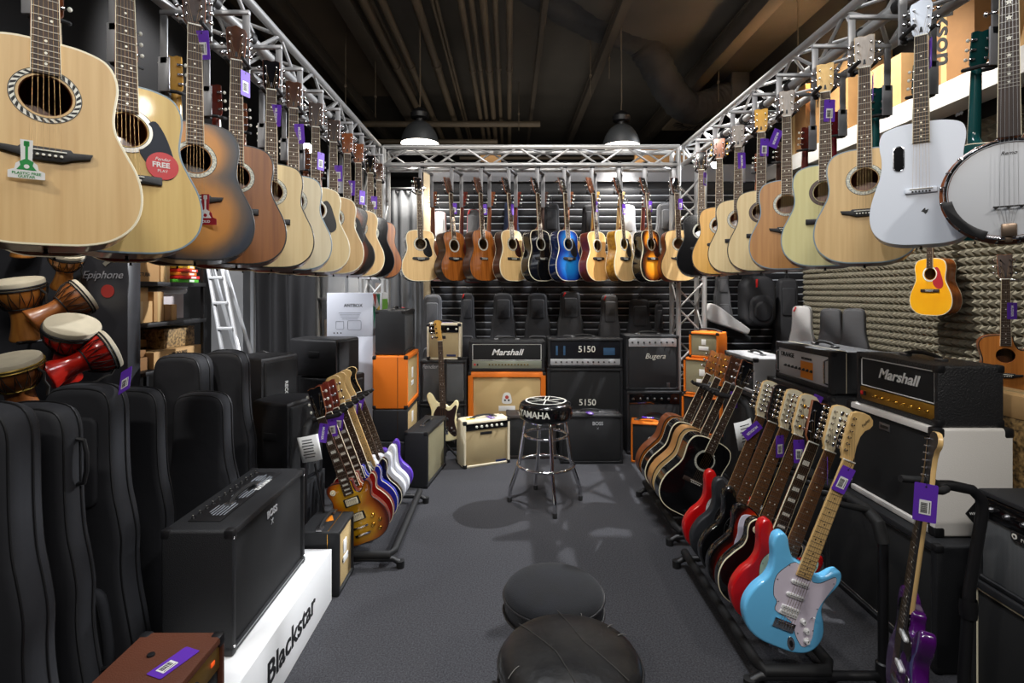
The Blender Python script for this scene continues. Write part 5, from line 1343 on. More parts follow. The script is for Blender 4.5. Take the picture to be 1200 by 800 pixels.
# stack beside the white boxes
g = amp('orange speaker cabinet with cream cloth front between two black amplifiers', (-.99, 4.66, .565), 90, .56, .29, .44, cov=OTOLEX, grille=GRILLE_CRM, fr=.035, stripes=INK, handle=False, badge=[(0, .6, .06, .09, PAPER), (0, .4, .1, .04, PAPER)], logos=[('ORANGE', .026, 0, .4, INK)], cat='speaker cabinet', name='speaker_cabinet')
amp('black combo amplifier with red tag on top of the orange cabinet', (-1.0, 4.66, 1.006), 90, .46, .25, .375, grille=GRILLE_SLV, fr=.03)
amp('black cabinet with cream cloth front below the orange cabinet', (-.99, 4.66, .30), 90, .56, .29, .263, grille=GRILLE_CRM, fr=.03, stripes=GOLD, corners=None, badge=[(0, .55, .07, .09, PAPER)], handle=False, cat='speaker cabinet', name='speaker_cabinet')
amp('black cabinet at the bottom of the orange stack, left', (-.99, 4.66, 0.0), 90, .58, .30, .298, handle=False, cat='speaker cabinet', name='speaker_cabinet')
o = obj('luggage_label', MB().box((0, 0, 0), (.02, .09, .004), 0, .001).mesh('luggage_label', [mat('red_label', (220, 70, 70), .5)]), None, (-.91, 4.52, 1.402), (R(-0), 0, R(20))); tag(o, 'red label lying on the black combo above the orange cabinet', 'label')

# ================================================================== REAR STACKS
amp('black combo amplifier with grey cloth front standing beside the electric guitars', (-.695, 4.42, 0), 82, .56, .19, .44, grille=GRILLE_KHAKI, fr=.03, logos=[('Fender', .04, .25, .93, LOGOG, dict(shear=.3))], handle=True)
g = amp('cream combo amplifier with basket-weave front on the floor', (-.235, 4.76, 0), 24, .44, .2, .405, cov=CTOLEX, grille=GRILLE_BASKET, fr=.022, panel=dict(h=.06, m=GLOSSBLK, n=6, km=PEARL, kmark=INK, span=(-.25, .35), ks=1.25), corners=BLACK, badge=[(-.02, .72, .11, .022, INK), (.3, .08, .10, .018, mat('blue_plate', (40, 50, 90), .4))])
o = obj('yellow_leaflet', MB().box((0, 0, 0), (.07, .04, .003), 0, .001).mesh('yellow_leaflet', [mat('yellow_paper', (226, 206, 50), .6)]), None, (-.35, 4.70, .408), (0, 0, .4)); tag(o, 'yellow leaflet on the cream combo', 'leaflet')
def flat_tag(label, loc, rz, rx=-90):
    t = thing('price_tag', label, 'price tag', loc, (R(rx), 0, R(rz)), 'purple price tags')
    obj('card', cached(('tagcard', .05, .105), None), t); obj('barcode_label', CACHE['barcode'], t, (0, -.001, -.015))
flat_tag('purple price tag lying on the cream combo', (-.17, 4.76, .41), 30)
amp('dark combo amplifier behind the bar stool', (.20, 4.98, 0), 0, .46, .24, .40, fr=.03, grille=METALGRILL, cov=mat('dark_brown_tolex', (46, 40, 38), .55), badge=[(.18, .86, .12, .03, STEEL)])
g = amp('black combo with silver script-free badge on the floor right of the bar stool', (.735, 4.85, 0), 0, .56, .25, .435, grille=METALGRILL, fr=.022, logos=[('BOSS', .042, .1, .82, LOGOG, dict(bold=.03)), ('X', .026, .1, .72, LOGOG)])
g['label'] = 'black combo amplifier on the floor right of the bar stool'
t = obj('control_panel', MB().box((0, 0, 0), (.46, .12, .006), 0, .002).mesh('control_panel', [STEEL]), g, (.02, .02, .437))
flat_tag('purple price tag on the black combo right of the bar stool', (.72, 4.76, .447), 8)
# far left of rear: fender cab, cream amp, lower cab
amp('small cream amplifier with dark control panel on the silver-fronted cabinet', (-.64, 5.25, .872), 0, .33, .2, .355, cov=CTOLEX, grille=GRILLE_BASKET, fr=.02, panel=dict(h=.07, m=GLOSSBLK, n=4, km=PEARL, kmark=INK, ks=1.2), badge=[(-.05, .62, .07, .03, INK), (.22, .12, .09, .02, mat('blue_plate', (40, 50, 90)))])
amp('black cabinet with silver cloth front behind the bass guitar', (-.64, 5.25, .455), 0, .45, .27, .416, grille=GRILLE_SLV, fr=.022, piping=STEEL, handle=False, logos=[('Fender', .055, -.3, .85, LOGOG, dict(shear=.35))], cat='speaker cabinet', name='speaker_cabinet')
amp('black cabinet at floor level behind the bass guitar', (-.645, 5.25, 0), 0, .46, .28, .454, handle=False, fr=.025, cat='speaker cabinet', name='speaker_cabinet', badge=[(.3, .75, .06, .04, STEEL)])
flat_tag('purple price tag on the small cream amplifier', (-.62, 5.25, 1.232), 80)
# marshall head on orange 4x12
g = amp('wide orange speaker cabinet with cream cloth below the black script head', (-.025, 5.30, 0), 0, .755, .34, .755, cov=OTOLEX, grille=GRILLE_CRM, fr=.05, rec=.03, handle=False, cat='speaker cabinet', name='speaker_cabinet', badge=[(0, .53, .16, .05, PAPER)], logos=[('ORANGE', .038, 0, .53, INK, dict(bold=.02))])
mb = MB().prism([(v.x, v.y) for v in crc([(-.04, -.05, 0), (.04, -.05, 0), (.045, 0, 0), (.025, .05, 0), (-.025, .05, 0), (-.045, 0, 0)], 4)], -.002, .002, 0)
mb.prism(circ(.018, 14, 0, .01), -.003, 0, 1).prism(circ(.01, 12, -.018, -.02), -.003, 0, 2).prism(circ(.01, 12, .018, -.02), -.003, 0, 2)
obj('crest', mb.mesh('crest', [PAPER, mat('crest_red', (170, 50, 40), .5), INK]), g, (0, -.17+.022, .50))
SCRIPT = dict(shear=.32, bold=.02, sx=1.1)
g = amp('black amplifier head with white script lettering on the wide orange cabinet', (-.025, 5.28, .757), 0, .74, .25, .30, grille=GRILLE_BLK, fr=.03, panel=dict(h=.075, pos='bottom', m=mat('silver_green_panel', (150, 156, 140), .4, .5), n=13, km=GOLD, kmark=INK, span=(-.25, .3), ks=.8, lamp=True), piping=PAPER, logos=[('Marshall', .082, .0, .62, PAPER, SCRIPT)])
g = amp('black amplifier head with clear window and number lettering', (.735, 5.25, .80), 0, .725, .26, .285, grille=mat('dark_window', (30, 31, 35), .15), fr=.024, panel=dict(h=.062, pos='bottom', m=mat('silver_panel', (196, 196, 198), .4, .4), n=12, km=BLACK, kmark=PEARL, ks=.9), logos=[('5150', .085, .02, .62, PEARL, dict(bold=.01))], badge=[(.32, .55, .11, .07, mat('window_blue', (60, 90, 120), .2)), (-.38, .58, .02, .09, mat('window_blue', (60, 90, 120))), (-.28, .58, .02, .09, mat('window_blue', (60, 90, 120)))])
amp('large black speaker cabinet with number lettering under the number head', (.735, 5.30, 0), 0, .74, .34, .798, grille=GRILLE_BLK, fr=.03, handle=False, logos=[('5150', .085, .03, .575, PEARL, dict(bold=.01))], cat='speaker cabinet', name='speaker_cabinet')
amp('black bass combo with chrome panel and thin script on top of another', (1.36, 5.18, .60), 0, .50, .32, .52, grille=METALGRILL, fr=.022, panel=dict(h=.085, m=mat('silver_panel', (196, 196, 198)), n=8, km=BLACK, kmark=PEARL), logos=[('Bugera', .07, .05, .62, PEARL, dict(shear=.3, ext=.0008))], badge=[(.3, .1, .03, .04, STEEL)])
g = amp('black bass combo with round grille at floor level behind the small orange amplifier', (1.37, 5.16, 0), 0, .52, .34, .597, grille=GRILLE_BLK, fr=.022, panel=dict(h=.10, m=GLOSSBLK, n=7, km=STEEL, kmark=INK, ks=1.3), handle=False)
obj('speaker_ring', MB().ring(.16, .18, -.012, .002, 40, 0).mesh('speaker_ring', [BLACK]), g, (0, -.155, .22))
g = amp('small orange practice amplifier with black front on the floor', (1.27, 4.83, 0), -14, .31, .2, .36, cov=OTOLEX, grille=GRILLE_BLK, fr=.016, corners=None, badge=[(.05, .38, .09, .035, PAPER)], logos=[('ORANGE', .026, .05, .38, INK)])
obj('crest', MB().prism(circ(.032, 16, 0, 0, .8, 1.2), -.002, .002, 0).prism(circ(.016, 12, 0, 0), -.003, 0, 1).mesh('crest', [PAPER, mat('crest_red', (170, 50, 40))]), g, (.015, -.088, .20))
flat_tag('purple price tag on the small orange practice amplifier', (1.26, 4.82, .392), 70)
# cream bass on a floor stand
gb = electric('cream bass guitar with amber headstock standing before the silver cabinet', (PX(521, 4.86), 4.86, .16), yaw=3, lean=-3.0, kind='bass', top=mat('vintage_cream', (238, 226, 178), .25, coat=.5), board=ROSEWOOD, face=HONEY, neck=MAPLE, head='p', guardm=mat('dark_guard', (40, 26, 24), .3), cat='bass guitar', name='bass_guitar', nut=.92, scale=.82, roll=-6)
g = thing('guitar_stand', 'small black floor stand under the cream bass guitar', 'guitar stand', (PX(521, 4.90), 4.90, 0))
obj('post', MB().tube([(0, .05, 0), (0, .085, .9)], .012, 8, 0).mesh('post', [BLACK]), g)
for s in (-1, 1):
    obj('leg', MB().tube([(0, .05, .12), (s*.16, -.12, .01)], .010, 8, 0).mesh('leg', [BLACK]), g)
    obj('cradle', MB().tube([(0, .06, .16), (s*.09, .02, .155), (s*.09, -.07, .15), (s*.09, -.08, .18)], .010, 8, 0).mesh('cradle', [RUBBER]), g)
obj('leg', MB().tube([(0, .05, .12), (0, .16, .01)], .010, 8, 0).mesh('leg', [BLACK]), g)

# bags hung on the slatted wall
def hung(label, px, pyt, Y, h, m, sx=1.0, tab=None, rz=0, d=.09, lean=0, pm=None, flip=False):
    sc = h/1.092
    x, zt = PX(px, Y), PZ(pyt, Y)
    g = gig_bag(label, (x, Y, zt-h), sc, d, rz, lean, m, tab=tab, sx=sx, detail=False, pm=pm)
    obj('hanging_loop', MB().tube([(-.03, 0, 1.08), (0, .01, 1.16), (.03, 0, 1.08)], .006, 6, 0).mesh('hanging_loop', [PIPING]), g)
    obj('hook', MB().tube([(0, .06, 1.15), (0, -.02, 1.15), (0, -.03, 1.17)], .006, 6, 0).mesh('hook', [STEEL]), g)
    return g
Yh = 6.08
hung('white and grey small bag hung at the upper left of the slatted wall', 515, 248, Yh, .80, FABRICW, .85, pm=RED)
hung('grey bag with red band hung second on the slatted wall', 555, 245, Yh, .85, FABRICG, .75, pm=RED, tab=RED)
hung('blue padded bag hung above the slatted wall middle', 599, 236, Yh, .85, FABRICB, .8)
hung('black padded bag hung beside the blue one', 646, 238, Yh, .85, FABRIC, .9)
hung('black leather-look bag hung between the blue and sunburst guitars', 692, 240, Yh, .85, FABRIC2, .95)
hung('white bag with pale patch hung behind the gold-sided guitar', 735, 240, Yh, .85, FABRICW, .9)
hung('dark grey bag with shoulder straps hung near the right tower', 783, 238, Yh, .85, FABRICG, 1.3)
hung('black bag hung low behind the small cream amplifier', 548, 343, Yh, .80, FABRIC, .8, tab=RED)
hung('black bag hung low above the script head', 590, 343, Yh, .80, FABRIC, 1.2)
hung('shiny black bag hung low above the number head, left', 630, 343, Yh, .80, FABRIC, 1.2)
hung('charcoal bag hung low with red tab above the number head', 668, 341, Yh, .82, FABRICC, 1.2, tab=RED)
hung('grey padded bag with pale front pocket hung low behind the number head', 714, 345, Yh, .85, FABRICG, .95, tab=RED)
hung('plain black square bag hung low above the bass combo', 749, 350, Yh, .85, FABRIC2, 1.15)
hung('narrow black bag beside the square bag above the bass combo', 772, 356, Yh+.02, .75, FABRIC2, .45)
hung('grey plastic-covered bag beside the small cream amplifier', 507, 345, 5.85, .95, FABRICG, .9)
# ================================================================== RIGHT SIDE
# acoustic foam panels
FOAM = mat('foam_grey', (128, 123, 108), .95, spec=.1)
def foam():
    mb = MB(); n = 8; s = .5; p = s/n; vs = []; fs = []
    mb.box((.012, 0, 0), (.024, s-.004, s-.004), 0)
    for i in range(n):
        for j in range(n):
            y, z = -s/2+p*i, -s/2+p*j; o = len(vs)
            vs += [(0, y, z), (0, y+p, z), (0, y+p, z+p), (0, y, z+p), (-.05, y+p/2-.004, z+p/2), (-.05, y+p/2+.004, z+p/2)]
            fs += [(o, o+4, o+5, o+1), (o+1, o+5, o+2), (o+2, o+5, o+4, o+3), (o+3, o+4, o)]
    return mb.add(vs, fs, 0).mesh('acoustic_foam_panel', [FOAM], 10)
fm = foam()
for i in range(6):
    for k in range(4):
        o = obj('acoustic_foam_panel', fm, None, (XR-.026, 3.3+.25+.5*i, 0.80+.25+.5*k))
        tag(o, 'grey pyramid acoustic foam panel fixed to the right wall', 'foam panel', 'acoustic foam panels on the right wall')
# high shelf with cartons
g = thing('wall_shelf', 'white edged high shelf on the right wall carrying cartons', 'shelf', (XR, 3.6, 2.9))
obj('shelf_board', MB().box((-.295, 0, .03), (.36, 5.2, .10), 0, .004).mesh('shelf_board', [mat('shelf_white', (214, 212, 208), .5)]), g)
obj('fascia', MB().box((-.478, 0, .0), (.012, 5.2, .16), 0, .002).mesh('fascia', [MATS['shelf_white']]), g)
for y in (-2, -.7, .7, 2): obj('bracket', cached('shbrk', lambda: MB().box((-.22, 0, -.03), (.43, .03, .03), 0, .003).mesh('bracket', [STEEL])), g, (0, y, 0))
ZS = 2.981
def sbox(label, y0, y1, h, m, x0=3.03, txt=None, wd=.4):
    g = thing('cardboard_box', label, 'cardboard box', (x0+wd/2, (y0+y1)/2, ZS), (0, 0, 0))
    L = y1-y0
    obj('carton', MB().box((0, 0, h/2), (wd, L, h), 0, .004).mesh('carton', [m]), g)
    obj('tape', MB().box((0, 0, h/2), (wd+.002, .05, h+.002), 0).mesh('tape', [mat('packing_tape', (190, 160, 110))]), g)
    for q in (txt or ()): obj('lettering', text_mesh(q[0], q[1], q[4] if len(q) > 4 else INK, bold=.02, shear=q[6] if len(q) > 6 else 0), g, (-wd/2-.0015, q[2], q[3]), (0, R(q[5]) if len(q) > 5 else 0, R(-90)))
    return g
def rsb(g): return g
sbox('tall carton with black brand script on the high shelf, behind the leaning cartons', 3.55, 4.05, .95, CARDD, 3.12, [('Jackson', .2, 0, .5, INK, 90, .3)], .3)
for k, (y, lab) in enumerate(((3.30, 'first slim carton leaning on the high shelf behind the banjo'), (3.12, 'second slim carton leaning on the high shelf behind the banjo'))):
    g = thing('cardboard_box', lab, 'cardboard box', (3.08, y, ZS+.012), (R(14), 0, 0), 'slim leaning cartons')
    obj('carton', MB().box((.1, 0, .5), (.26, .10, 1.0), 0, .004).mesh('carton', [CARD2]), g)
    obj('lettering', text_mesh('GRAVITY', .075, INK, bold=.02), g, (-.0315, 0, .42), (0, R(-90), R(-90)))
sbox('wide brown carton with model number on the high shelf', 4.75, 5.35, .75, CARD, 3.04, [('112', .09, .12, .4)])
sbox('low pale carton on the high shelf beside the tall brown ones', 4.12, 4.62, .42, CARD2, 3.05)
sbox('dark brown carton at the far end of the high shelf', 5.45, 5.9, .7, CARDD, 3.05)
sbox('brown carton at the near end of the high shelf', 2.2, 2.9, .8, CARD, 3.04)
# upper cartons at the far right rear, above the header
for px, wpx, hh, lab in ((760, 30, .22, 'brown carton on top of the rear header, right of the right lamp'), (575, 24, .14, 'pale carton on top of the rear header below the left lamp'), (790, 30, .2, 'brown carton on the rear header by the right tower')):
    box(lab, (PX(px, YB), YB+.04, 3.02), (wpx*YB/F, .1, hh), CARD, tape=False)

# amplifier stacks along the right side (fronts face the aisle)
def ramp(label, x0, x1, y0, y1, z0, h, **kw):
    return amp(label, ((x0+x1)/2, (y0+y1)/2, z0), -90, y1-y0, x1-x0, h, **kw)
ramp('large black speaker cabinet at floor level under the white cabinet', 1.72, 2.08, 2.13, 2.90, 0, .52, fr=.03, handle=False, piping=STEEL, grille=GRILLE_BLK, cat='speaker cabinet', name='speaker_cabinet')
g = ramp('white speaker cabinet with black front under the script head', 1.77, 2.10, 2.20, 2.78, .522, .452, cov=WTOLEX, fr=.03, handle=False, grille=GRILLE_BLK, cat='speaker cabinet', name='speaker_cabinet', corners=BLACK, cs=1.3)
obj('badge', MB().box((0, 0, 0), (.07, .004, .034), 0, .008).box((0, -.002, 0), (.05, .002, .014), 1).mesh('badge', [STEEL, BLACK]), g, (-.02, -.155, .38))
lab_ = obj('hang_label', MB().prism([(-.06, 0), (0, -.07), (.06, 0), (0, .07)], -.001, .001, 0).mesh('hang_label', [BLACK]), g, (.291, .02, .10), (0, 0, R(90)))
obj('lettering', text_mesh('WARRANTY', .016, PAPER, ext=.0004), lab_, (0, -.0015, 0)); 
g = ramp('black textured amplifier head with gold panel and white script lettering, right side', 1.79, 2.07, 2.21, 2.73, .976, .258, cov=MCOAT, fr=.022, corners=BLACK, grille=GRILLE_BLK, panel=dict(h=.066, pos='bottom', m=BRASS, n=8, km=GOLD, kmark=INK, span=(-.26, .42), ks=1.0, lamp=True), piping=PAPER, logos=[('Marshall', .068, .03, .66, PAPER, SCRIPT)])
g = ramp('black amplifier head with silver panel and orange print, right side', 1.82, 2.12, 2.99, 3.62, .957, .245, fr=.035, stripes=CREAMP, grille=None, corners=BLACK, panel=dict(h=.174, m=mat('silver_panel', (196, 196, 198)), n=8, km=BLACK, kmark=PEARL, span=(-.33, .2), kz=-.12, swatch=(-.02, .22, mat('orange_print', (220, 130, 30))), text=[('ORANGE', .04, -.3, .28, INK), ('ROCKERVERB', .018, .1, .28, INK)]))
for s in (-.27, .27): obj('side_handle', MB().tube([(s, -.14, .05), (s, -.165, .06), (s, -.165, .185), (s, -.14, .195)], .006, 8, 0).mesh('side_handle', [CHROME]), g)
ramp('black speaker cabinet under the head with the orange print', 1.79, 2.15, 2.95, 3.68, .46, .495, fr=.03, handle=False, cat='speaker cabinet', name='speaker_cabinet')
ramp('black speaker cabinet at floor level behind the electric guitar stand', 1.79, 2.15, 2.95, 3.68, 0, .458, fr=.03, handle=False, cat='speaker cabinet', name='speaker_cabinet')
ramp('grey covered amplifier head on a black cabinet behind the acoustic guitar stand', 1.78, 2.06, 3.84, 4.38, .79, .265, cov=TOLEXG, fr=.025, grille=METALGRILL, panel=dict(h=.10, m=GLOSSBLK, n=8, km=STEEL, kmark=INK))
ramp('black cabinet under the grey amplifier head', 1.78, 2.1, 3.80, 4.42, 0, .788, fr=.03, handle=False, cat='speaker cabinet', name='speaker_cabinet')
og = [(1.19, .28, 'top small orange amplifier of the stack by the right tower'), (.935, .24, 'middle small orange amplifier of the stack by the right tower'), (.66, .27, 'lower orange amplifier of the stack by the right tower')]
amp('top small orange cabinet of the stack by the right tower', (1.82, 4.85, .936), -42, .27, .22, .235, cov=OTOLEX, grille=GRILLE_KHAKI, fr=.02, badge=[(0, .62, .04, .05, PAPER), (0, .38, .09, .035, PAPER)], logos=[('orange', .026, 0, .38, INK)], cs=.8)
amp('middle orange cabinet of the stack by the right tower', (1.82, 4.87, .60), -40, .34, .28, .334, cov=OTOLEX, grille=GRILLE_KHAKI, fr=.02, handle=False, badge=[(0, .62, .05, .06, PAPER), (0, .38, .10, .04, PAPER)], logos=[('orange', .03, 0, .38, INK)], cs=.8)
amp('lower orange cabinet of the stack by the right tower', (1.82, 4.88, .25), -40, .36, .30, .348, cov=OTOLEX, grille=GRILLE_BLK, fr=.02, handle=False, cs=.8)
box('black case under the orange stack by the right tower', (1.83, 4.90, 0), (.28, .26, .248), TOLEX, tape=False, rz=-40, name='flight_case', cat='flight case')
g = ramp('black combo amplifier with rounded badge at the right edge', 1.79, 2.08, 1.45, 2.03, .45, .345, fr=.02, rec=.014, grille=GRILLE_SLV, panel=dict(h=.08, m=GLOSSBLK, n=8, km=STEEL, kmark=INK, ks=1.1), corners=None, handle=True)
bd = obj('badge', MB().prism(rrect(.16, .034, .008), -.002, .001, 0).prism(rrect(.154, .028, .006), -.003, 0, 1).mesh('badge', [STEEL, BLACK]), g, (-.07, -.142, .228))
obj('lettering', text_mesh('revolution', .026, PEARL, ext=.0004), bd, (.012, -.0035, -.001)); obj('emblem', MB().prism(circ(.010, 16, -.065, 0), -.004, -.002, 0).prism(circ(.004, 12, -.065, 0), -.005, -.003, 1).mesh('emblem', [PEARL, BLACK]), bd)
g = ramp('black speaker cabinet with small badge at floor level, right edge', 1.78, 2.12, 1.40, 2.06, 0, .448, fr=.03, handle=False, piping=CREAMP, cat='speaker cabinet', name='speaker_cabinet', grille=GRILLE_BLK)
obj('badge', MB().prism(rrect(.09, .04, .006), -.002, .001, 0).prism(rrect(.084, .034, .004), -.003, 0, 1).mesh('badge', [STEEL, BLACK]), g, (-.22, -.155, .36))
obj('lettering', text_mesh('Light', .026, PEARL, ext=.0004, shear=.2), g, (-.22, -.1585, .36))
box('patterned flat carton beside the white cabinet at the right edge', (2.28, 2.36, .0), (.16, .4, .99), mat('leopard', (196, 160, 104)), tape=False)
box('pale carton stacked on the patterned one at the right edge', (2.28, 2.36, .992), (.16, .36, .1), CARD2)

# bags in front of the right part of the slatted wall and the foam
hung('silver bag hung top right beside the right tower', 846, 322, 6.08, .55, FABRICG, 1.1)
g = thing('backpack', 'black rounded backpack with mesh pocket hung on the slatted wall', 'backpack', (PX(886, 5.95), 5.95, PZ(384, 5.95)))
obj('bag_body', MB().prism(rrect(.36, .56, .13, 6, 0, .30), -.12, .10, 0, r=.05, seg=4).mesh('bag_body', [FABRIC], 60), g)
obj('pocket', MB().prism(rrect(.26, .34, .11, 6, 0, .20), -.17, -.08, 0, r=.03, seg=3).mesh('pocket', [FABRIC2], 60), g)
obj('pocket', MB().prism(rrect(.19, .22, .09, 6, 0, .19), -.19, -.14, 0, r=.02, seg=3).mesh('pocket', [FABRIC], 60), g)
obj('strap', MB().tube([(-.15, .02, .5), (-.1, .08, .62), (0, .1, .66), (.1, .08, .62), (.15, .02, .5)], .014, 8, 0).mesh('strap', [PIPING]), g)
obj('tab', MB().box((-.05, -.125, .5), (.02, .01, .09), 0, .003).mesh('tab', [RED]), g)
hung('tall black bag beside the backpack', 922, 326, 6.02, 1.15, FABRIC, .8, d=.12, rz=-10)
def violin_case(label, loc, rz, lean, m):
    g = thing('violin_case', label, 'violin case', loc, (0, R(lean), R(rz)))
    o = [(v.x, v.y) for v in crc([(0, 0, 0), (.10, .01, 0), (.13, .10, 0), (.12, .25, 0), (.085, .45, 0), (.06, .65, 0), (.04, .74, 0), (-.04, .74, 0), (-.06, .65, 0), (-.085, .45, 0), (-.12, .25, 0), (-.13, .10, 0), (-.10, .01, 0)], 3)]
    obj('shell', MB().prism(o, -.07, .07, 0, r=.03, seg=4).mesh('shell', [m], 60), g)
    obj('handle', MB().tube([(.11, 0, .28), (.15, 0, .30), (.155, 0, .38), (.10, 0, .42)], .010, 8, 0).mesh('handle', [PIPING]), g)
    obj('zipper', MB().tube([(x*1.002, 0, z) for x, z in o], .004, 6, 0, True).mesh('zipper', [PIPING]), g)
    return g
violin_case('pale grey violin case lying tilted on the slatted wall', (PX(826, 5.85), 5.85, PZ(362, 5.85)), 0, 118, FABRICW).scale = (.72,)*3
violin_case('dark violin case below the pale grey one', (PX(828, 6.0), 6.0, PZ(374, 6.0)), 0, 116, FABRIC).scale = (.72,)*3
# bags standing on the cabinets against the foam
def bagr(label, px, pyt, Y, h, m, sx=.55, tab=None, rz=-40):
    sc = h/1.092; x = PX(px, Y)
    g = gig_bag(label, (x, Y, PZ(pyt, Y)-h), sc, .09, rz, 0, m, tab=tab, sx=sx, detail=False, pocket=False)
    obj('hook', MB().tube([(0, .2, 1.06), (0, -.02, 1.06), (0, -.03, 1.09)], .006, 6, 0).mesh('hook', [STEEL]), g)
bagr('white small bag with red tab hung at the left end of the foam', 940, 358, 5.4, .78, FABRICW, 1.0, RED)
bagr('grey small bag hung on the foam, left of its twin', 974, 361, 4.9, .75, FABRICG, 1.0)
bagr('grey small bag hung on the foam, above the gold panel head', 1001, 361, 4.7, .75, FABRICG, 1.0)
o = thing('foam_hook', 'bare steel hook on the foam right of the yellow guitar', 'hook', (3.42, PX(0, 1)*0 + 4.22, PZ(337, 4.22)))
obj('arm', MB().tube([(0, 0, 0), (-.12, 0, .0), (-.16, .03, .0), (-.2, .03, .01)], .007, 8, 0).tube([(-.12, 0, 0), (-.16, -.03, 0), (-.2, -.03, .01)], .007, 8, 0).mesh('arm', [CHROME]), o)
obj('flange', MB().lathe([(.03, 0), (.03, .012), (0, .016)], 16, 0, Matrix.Rotation(R(-90), 4, 'Y')).mesh('flange', [STEEL]), o)
# guitars on the foam wall
YELB = mat('yellow_lacquer', (240, 178, 30), .2, coat=.6, c2=(232, 158, 20), nscale=4)
gy = acoustic('small yellow acoustic guitar with red pickguard hung on the foam wall', (3.22, 4.05, PZ(370, 4.0)), yaw=-78, shape='dread', top=YELB, side=wood('amber_sides', (170, 94, 34), (130, 64, 22), .2, .6), bind=BIND, neck=MAHOG, guard='drop', guardm=mat('red_guard', (170, 40, 50), .3), bridge='block', bridgem=ROSEWOOD, ros=PEARL, scale=.87)
o = thing('wall_hook', 'steel wall hook holding the small yellow guitar', 'hook', (3.42, 4.07, PZ(370, 4.0)+.755))
obj('arm', MB().tube([(0, 0, 0), (-.21, -.03, 0)], .008, 8, 0).tube([(-.21, -.07, 0), (-.21, -.03, 0), (-.24, .015, 0)], .008, 8, 0).mesh('arm', [STEEL]), o)
ORG = wood('orange_cedar', (196, 122, 54), (176, 104, 42), .35, .3)
g2 = acoustic('orange cutaway acoustic guitar hung on the foam wall at the right edge', (3.17, 3.38, PZ(478, 3.38)), yaw=-35, lean=0, shape='cut', top=ORG, side=MAHOG, bind=BINDK, neck=MAHOG, bridge='wing', ros=None, scale=.95)
o = thing('wall_hook', 'steel wall hook holding the orange cutaway guitar', 'hook', (3.42, 3.45, PZ(478, 3.42)+.83))
obj('arm', MB().tube([(0, 0, 0), (-.17, -.02, 0)], .008, 8, 0).tube([(-.15, -.06, 0), (-.17, -.02, 0), (-.19, .03, 0)], .008, 8, 0).mesh('arm', [STEEL]), o)
price_tag('purple price tag hanging on the orange cutaway guitar', g2, (.03, -.014, .72), (0, 0, -20), True, False)

# ================================================================== GUITAR STANDS
def rack(label, x_low, x_top, y0, y1, z_top, pegs, sgn, z_low=.12, lo=.145):
    """long stand: low rails near x_low carry the bodies, padded top rail at x_top; sgn=+1 when the top rail lies to +X"""
    g = thing('guitar_stand', label, 'guitar stand', (x_low, y0, 0))
    X = lambda x: x - x_low
    yl = y1-y0
    lr = MB().tube([(-sgn*lo, yl, z_low-.02), (-sgn*lo, .05, z_low-.03), (-sgn*(lo-.015), .0, z_low-.035), (sgn*.14, 0, z_low-.035), (sgn*.165, .04, z_low-.03), (sgn*.165, yl, z_low-.02)], .022, 12, 0).mesh('bottom_rail', [RUBBER])
    obj('bottom_rail', lr, g)
    tr = MB().tube([(X(x_top), .0, z_top-.10), (X(x_top)-sgn*.005, .02, z_top-.03), (X(x_top)-sgn*.01, .08, z_top), (X(x_top)-sgn*.01, yl-.08, z_top), (X(x_top)-sgn*.005, yl-.02, z_top-.03), (X(x_top), yl, z_top-.10)], .024, 12, 0).mesh('top_rail', [RUBBER])
    obj('top_rail', tr, g)
    post = MB().tube([(X(x_top), 0, .03), (X(x_top), 0, z_top-.09)], .018, 10, 0).lathe([(.026, .02), (.026, .10), (.019, .105)], 12, 0, Matrix.Translation((X(x_top), 0, 0))).mesh('end_post', [BLACK])
    for y in (0, yl): obj('end_post', post, g, (0, y, 0))
    ft = MB().tube([(-sgn*(lo+.045), 0, .026), (-sgn*(lo+.005), 0, .05), (X(x_top)+sgn*.02, 0, .05), (X(x_top)+sgn*.10, 0, .026)], .017, 10, 0).lathe([(.022, 0), (.024, .04), (0, .045)], 10, 1, Matrix.Translation((-sgn*(lo+.045), 0, 0))).lathe([(.022, 0), (.024, .04), (0, .045)], 10, 1, Matrix.Translation((X(x_top)+sgn*.10, 0, 0))).mesh('foot', [BLACK, RUBBER])
    for y in (0.0, yl): obj('foot', ft, g, (0, y, 0))
    pg = MB().tube([(0, 0, 0), (-sgn*.17, 0, .035), (-sgn*.185, 0, .05)], [.013, .012, .011], 10, 0).mesh('peg', [RUBBER])
    for y in pegs: obj('peg', pg, g, (X(x_top), y-y0, z_top))
    return g
rack('long black guitar stand on the right holding seven electric guitars', 1.10, 1.455, 2.06, 2.96, .665, [2.125+.12*i for i in range(7)], 1, z_low=.105, lo=.12)
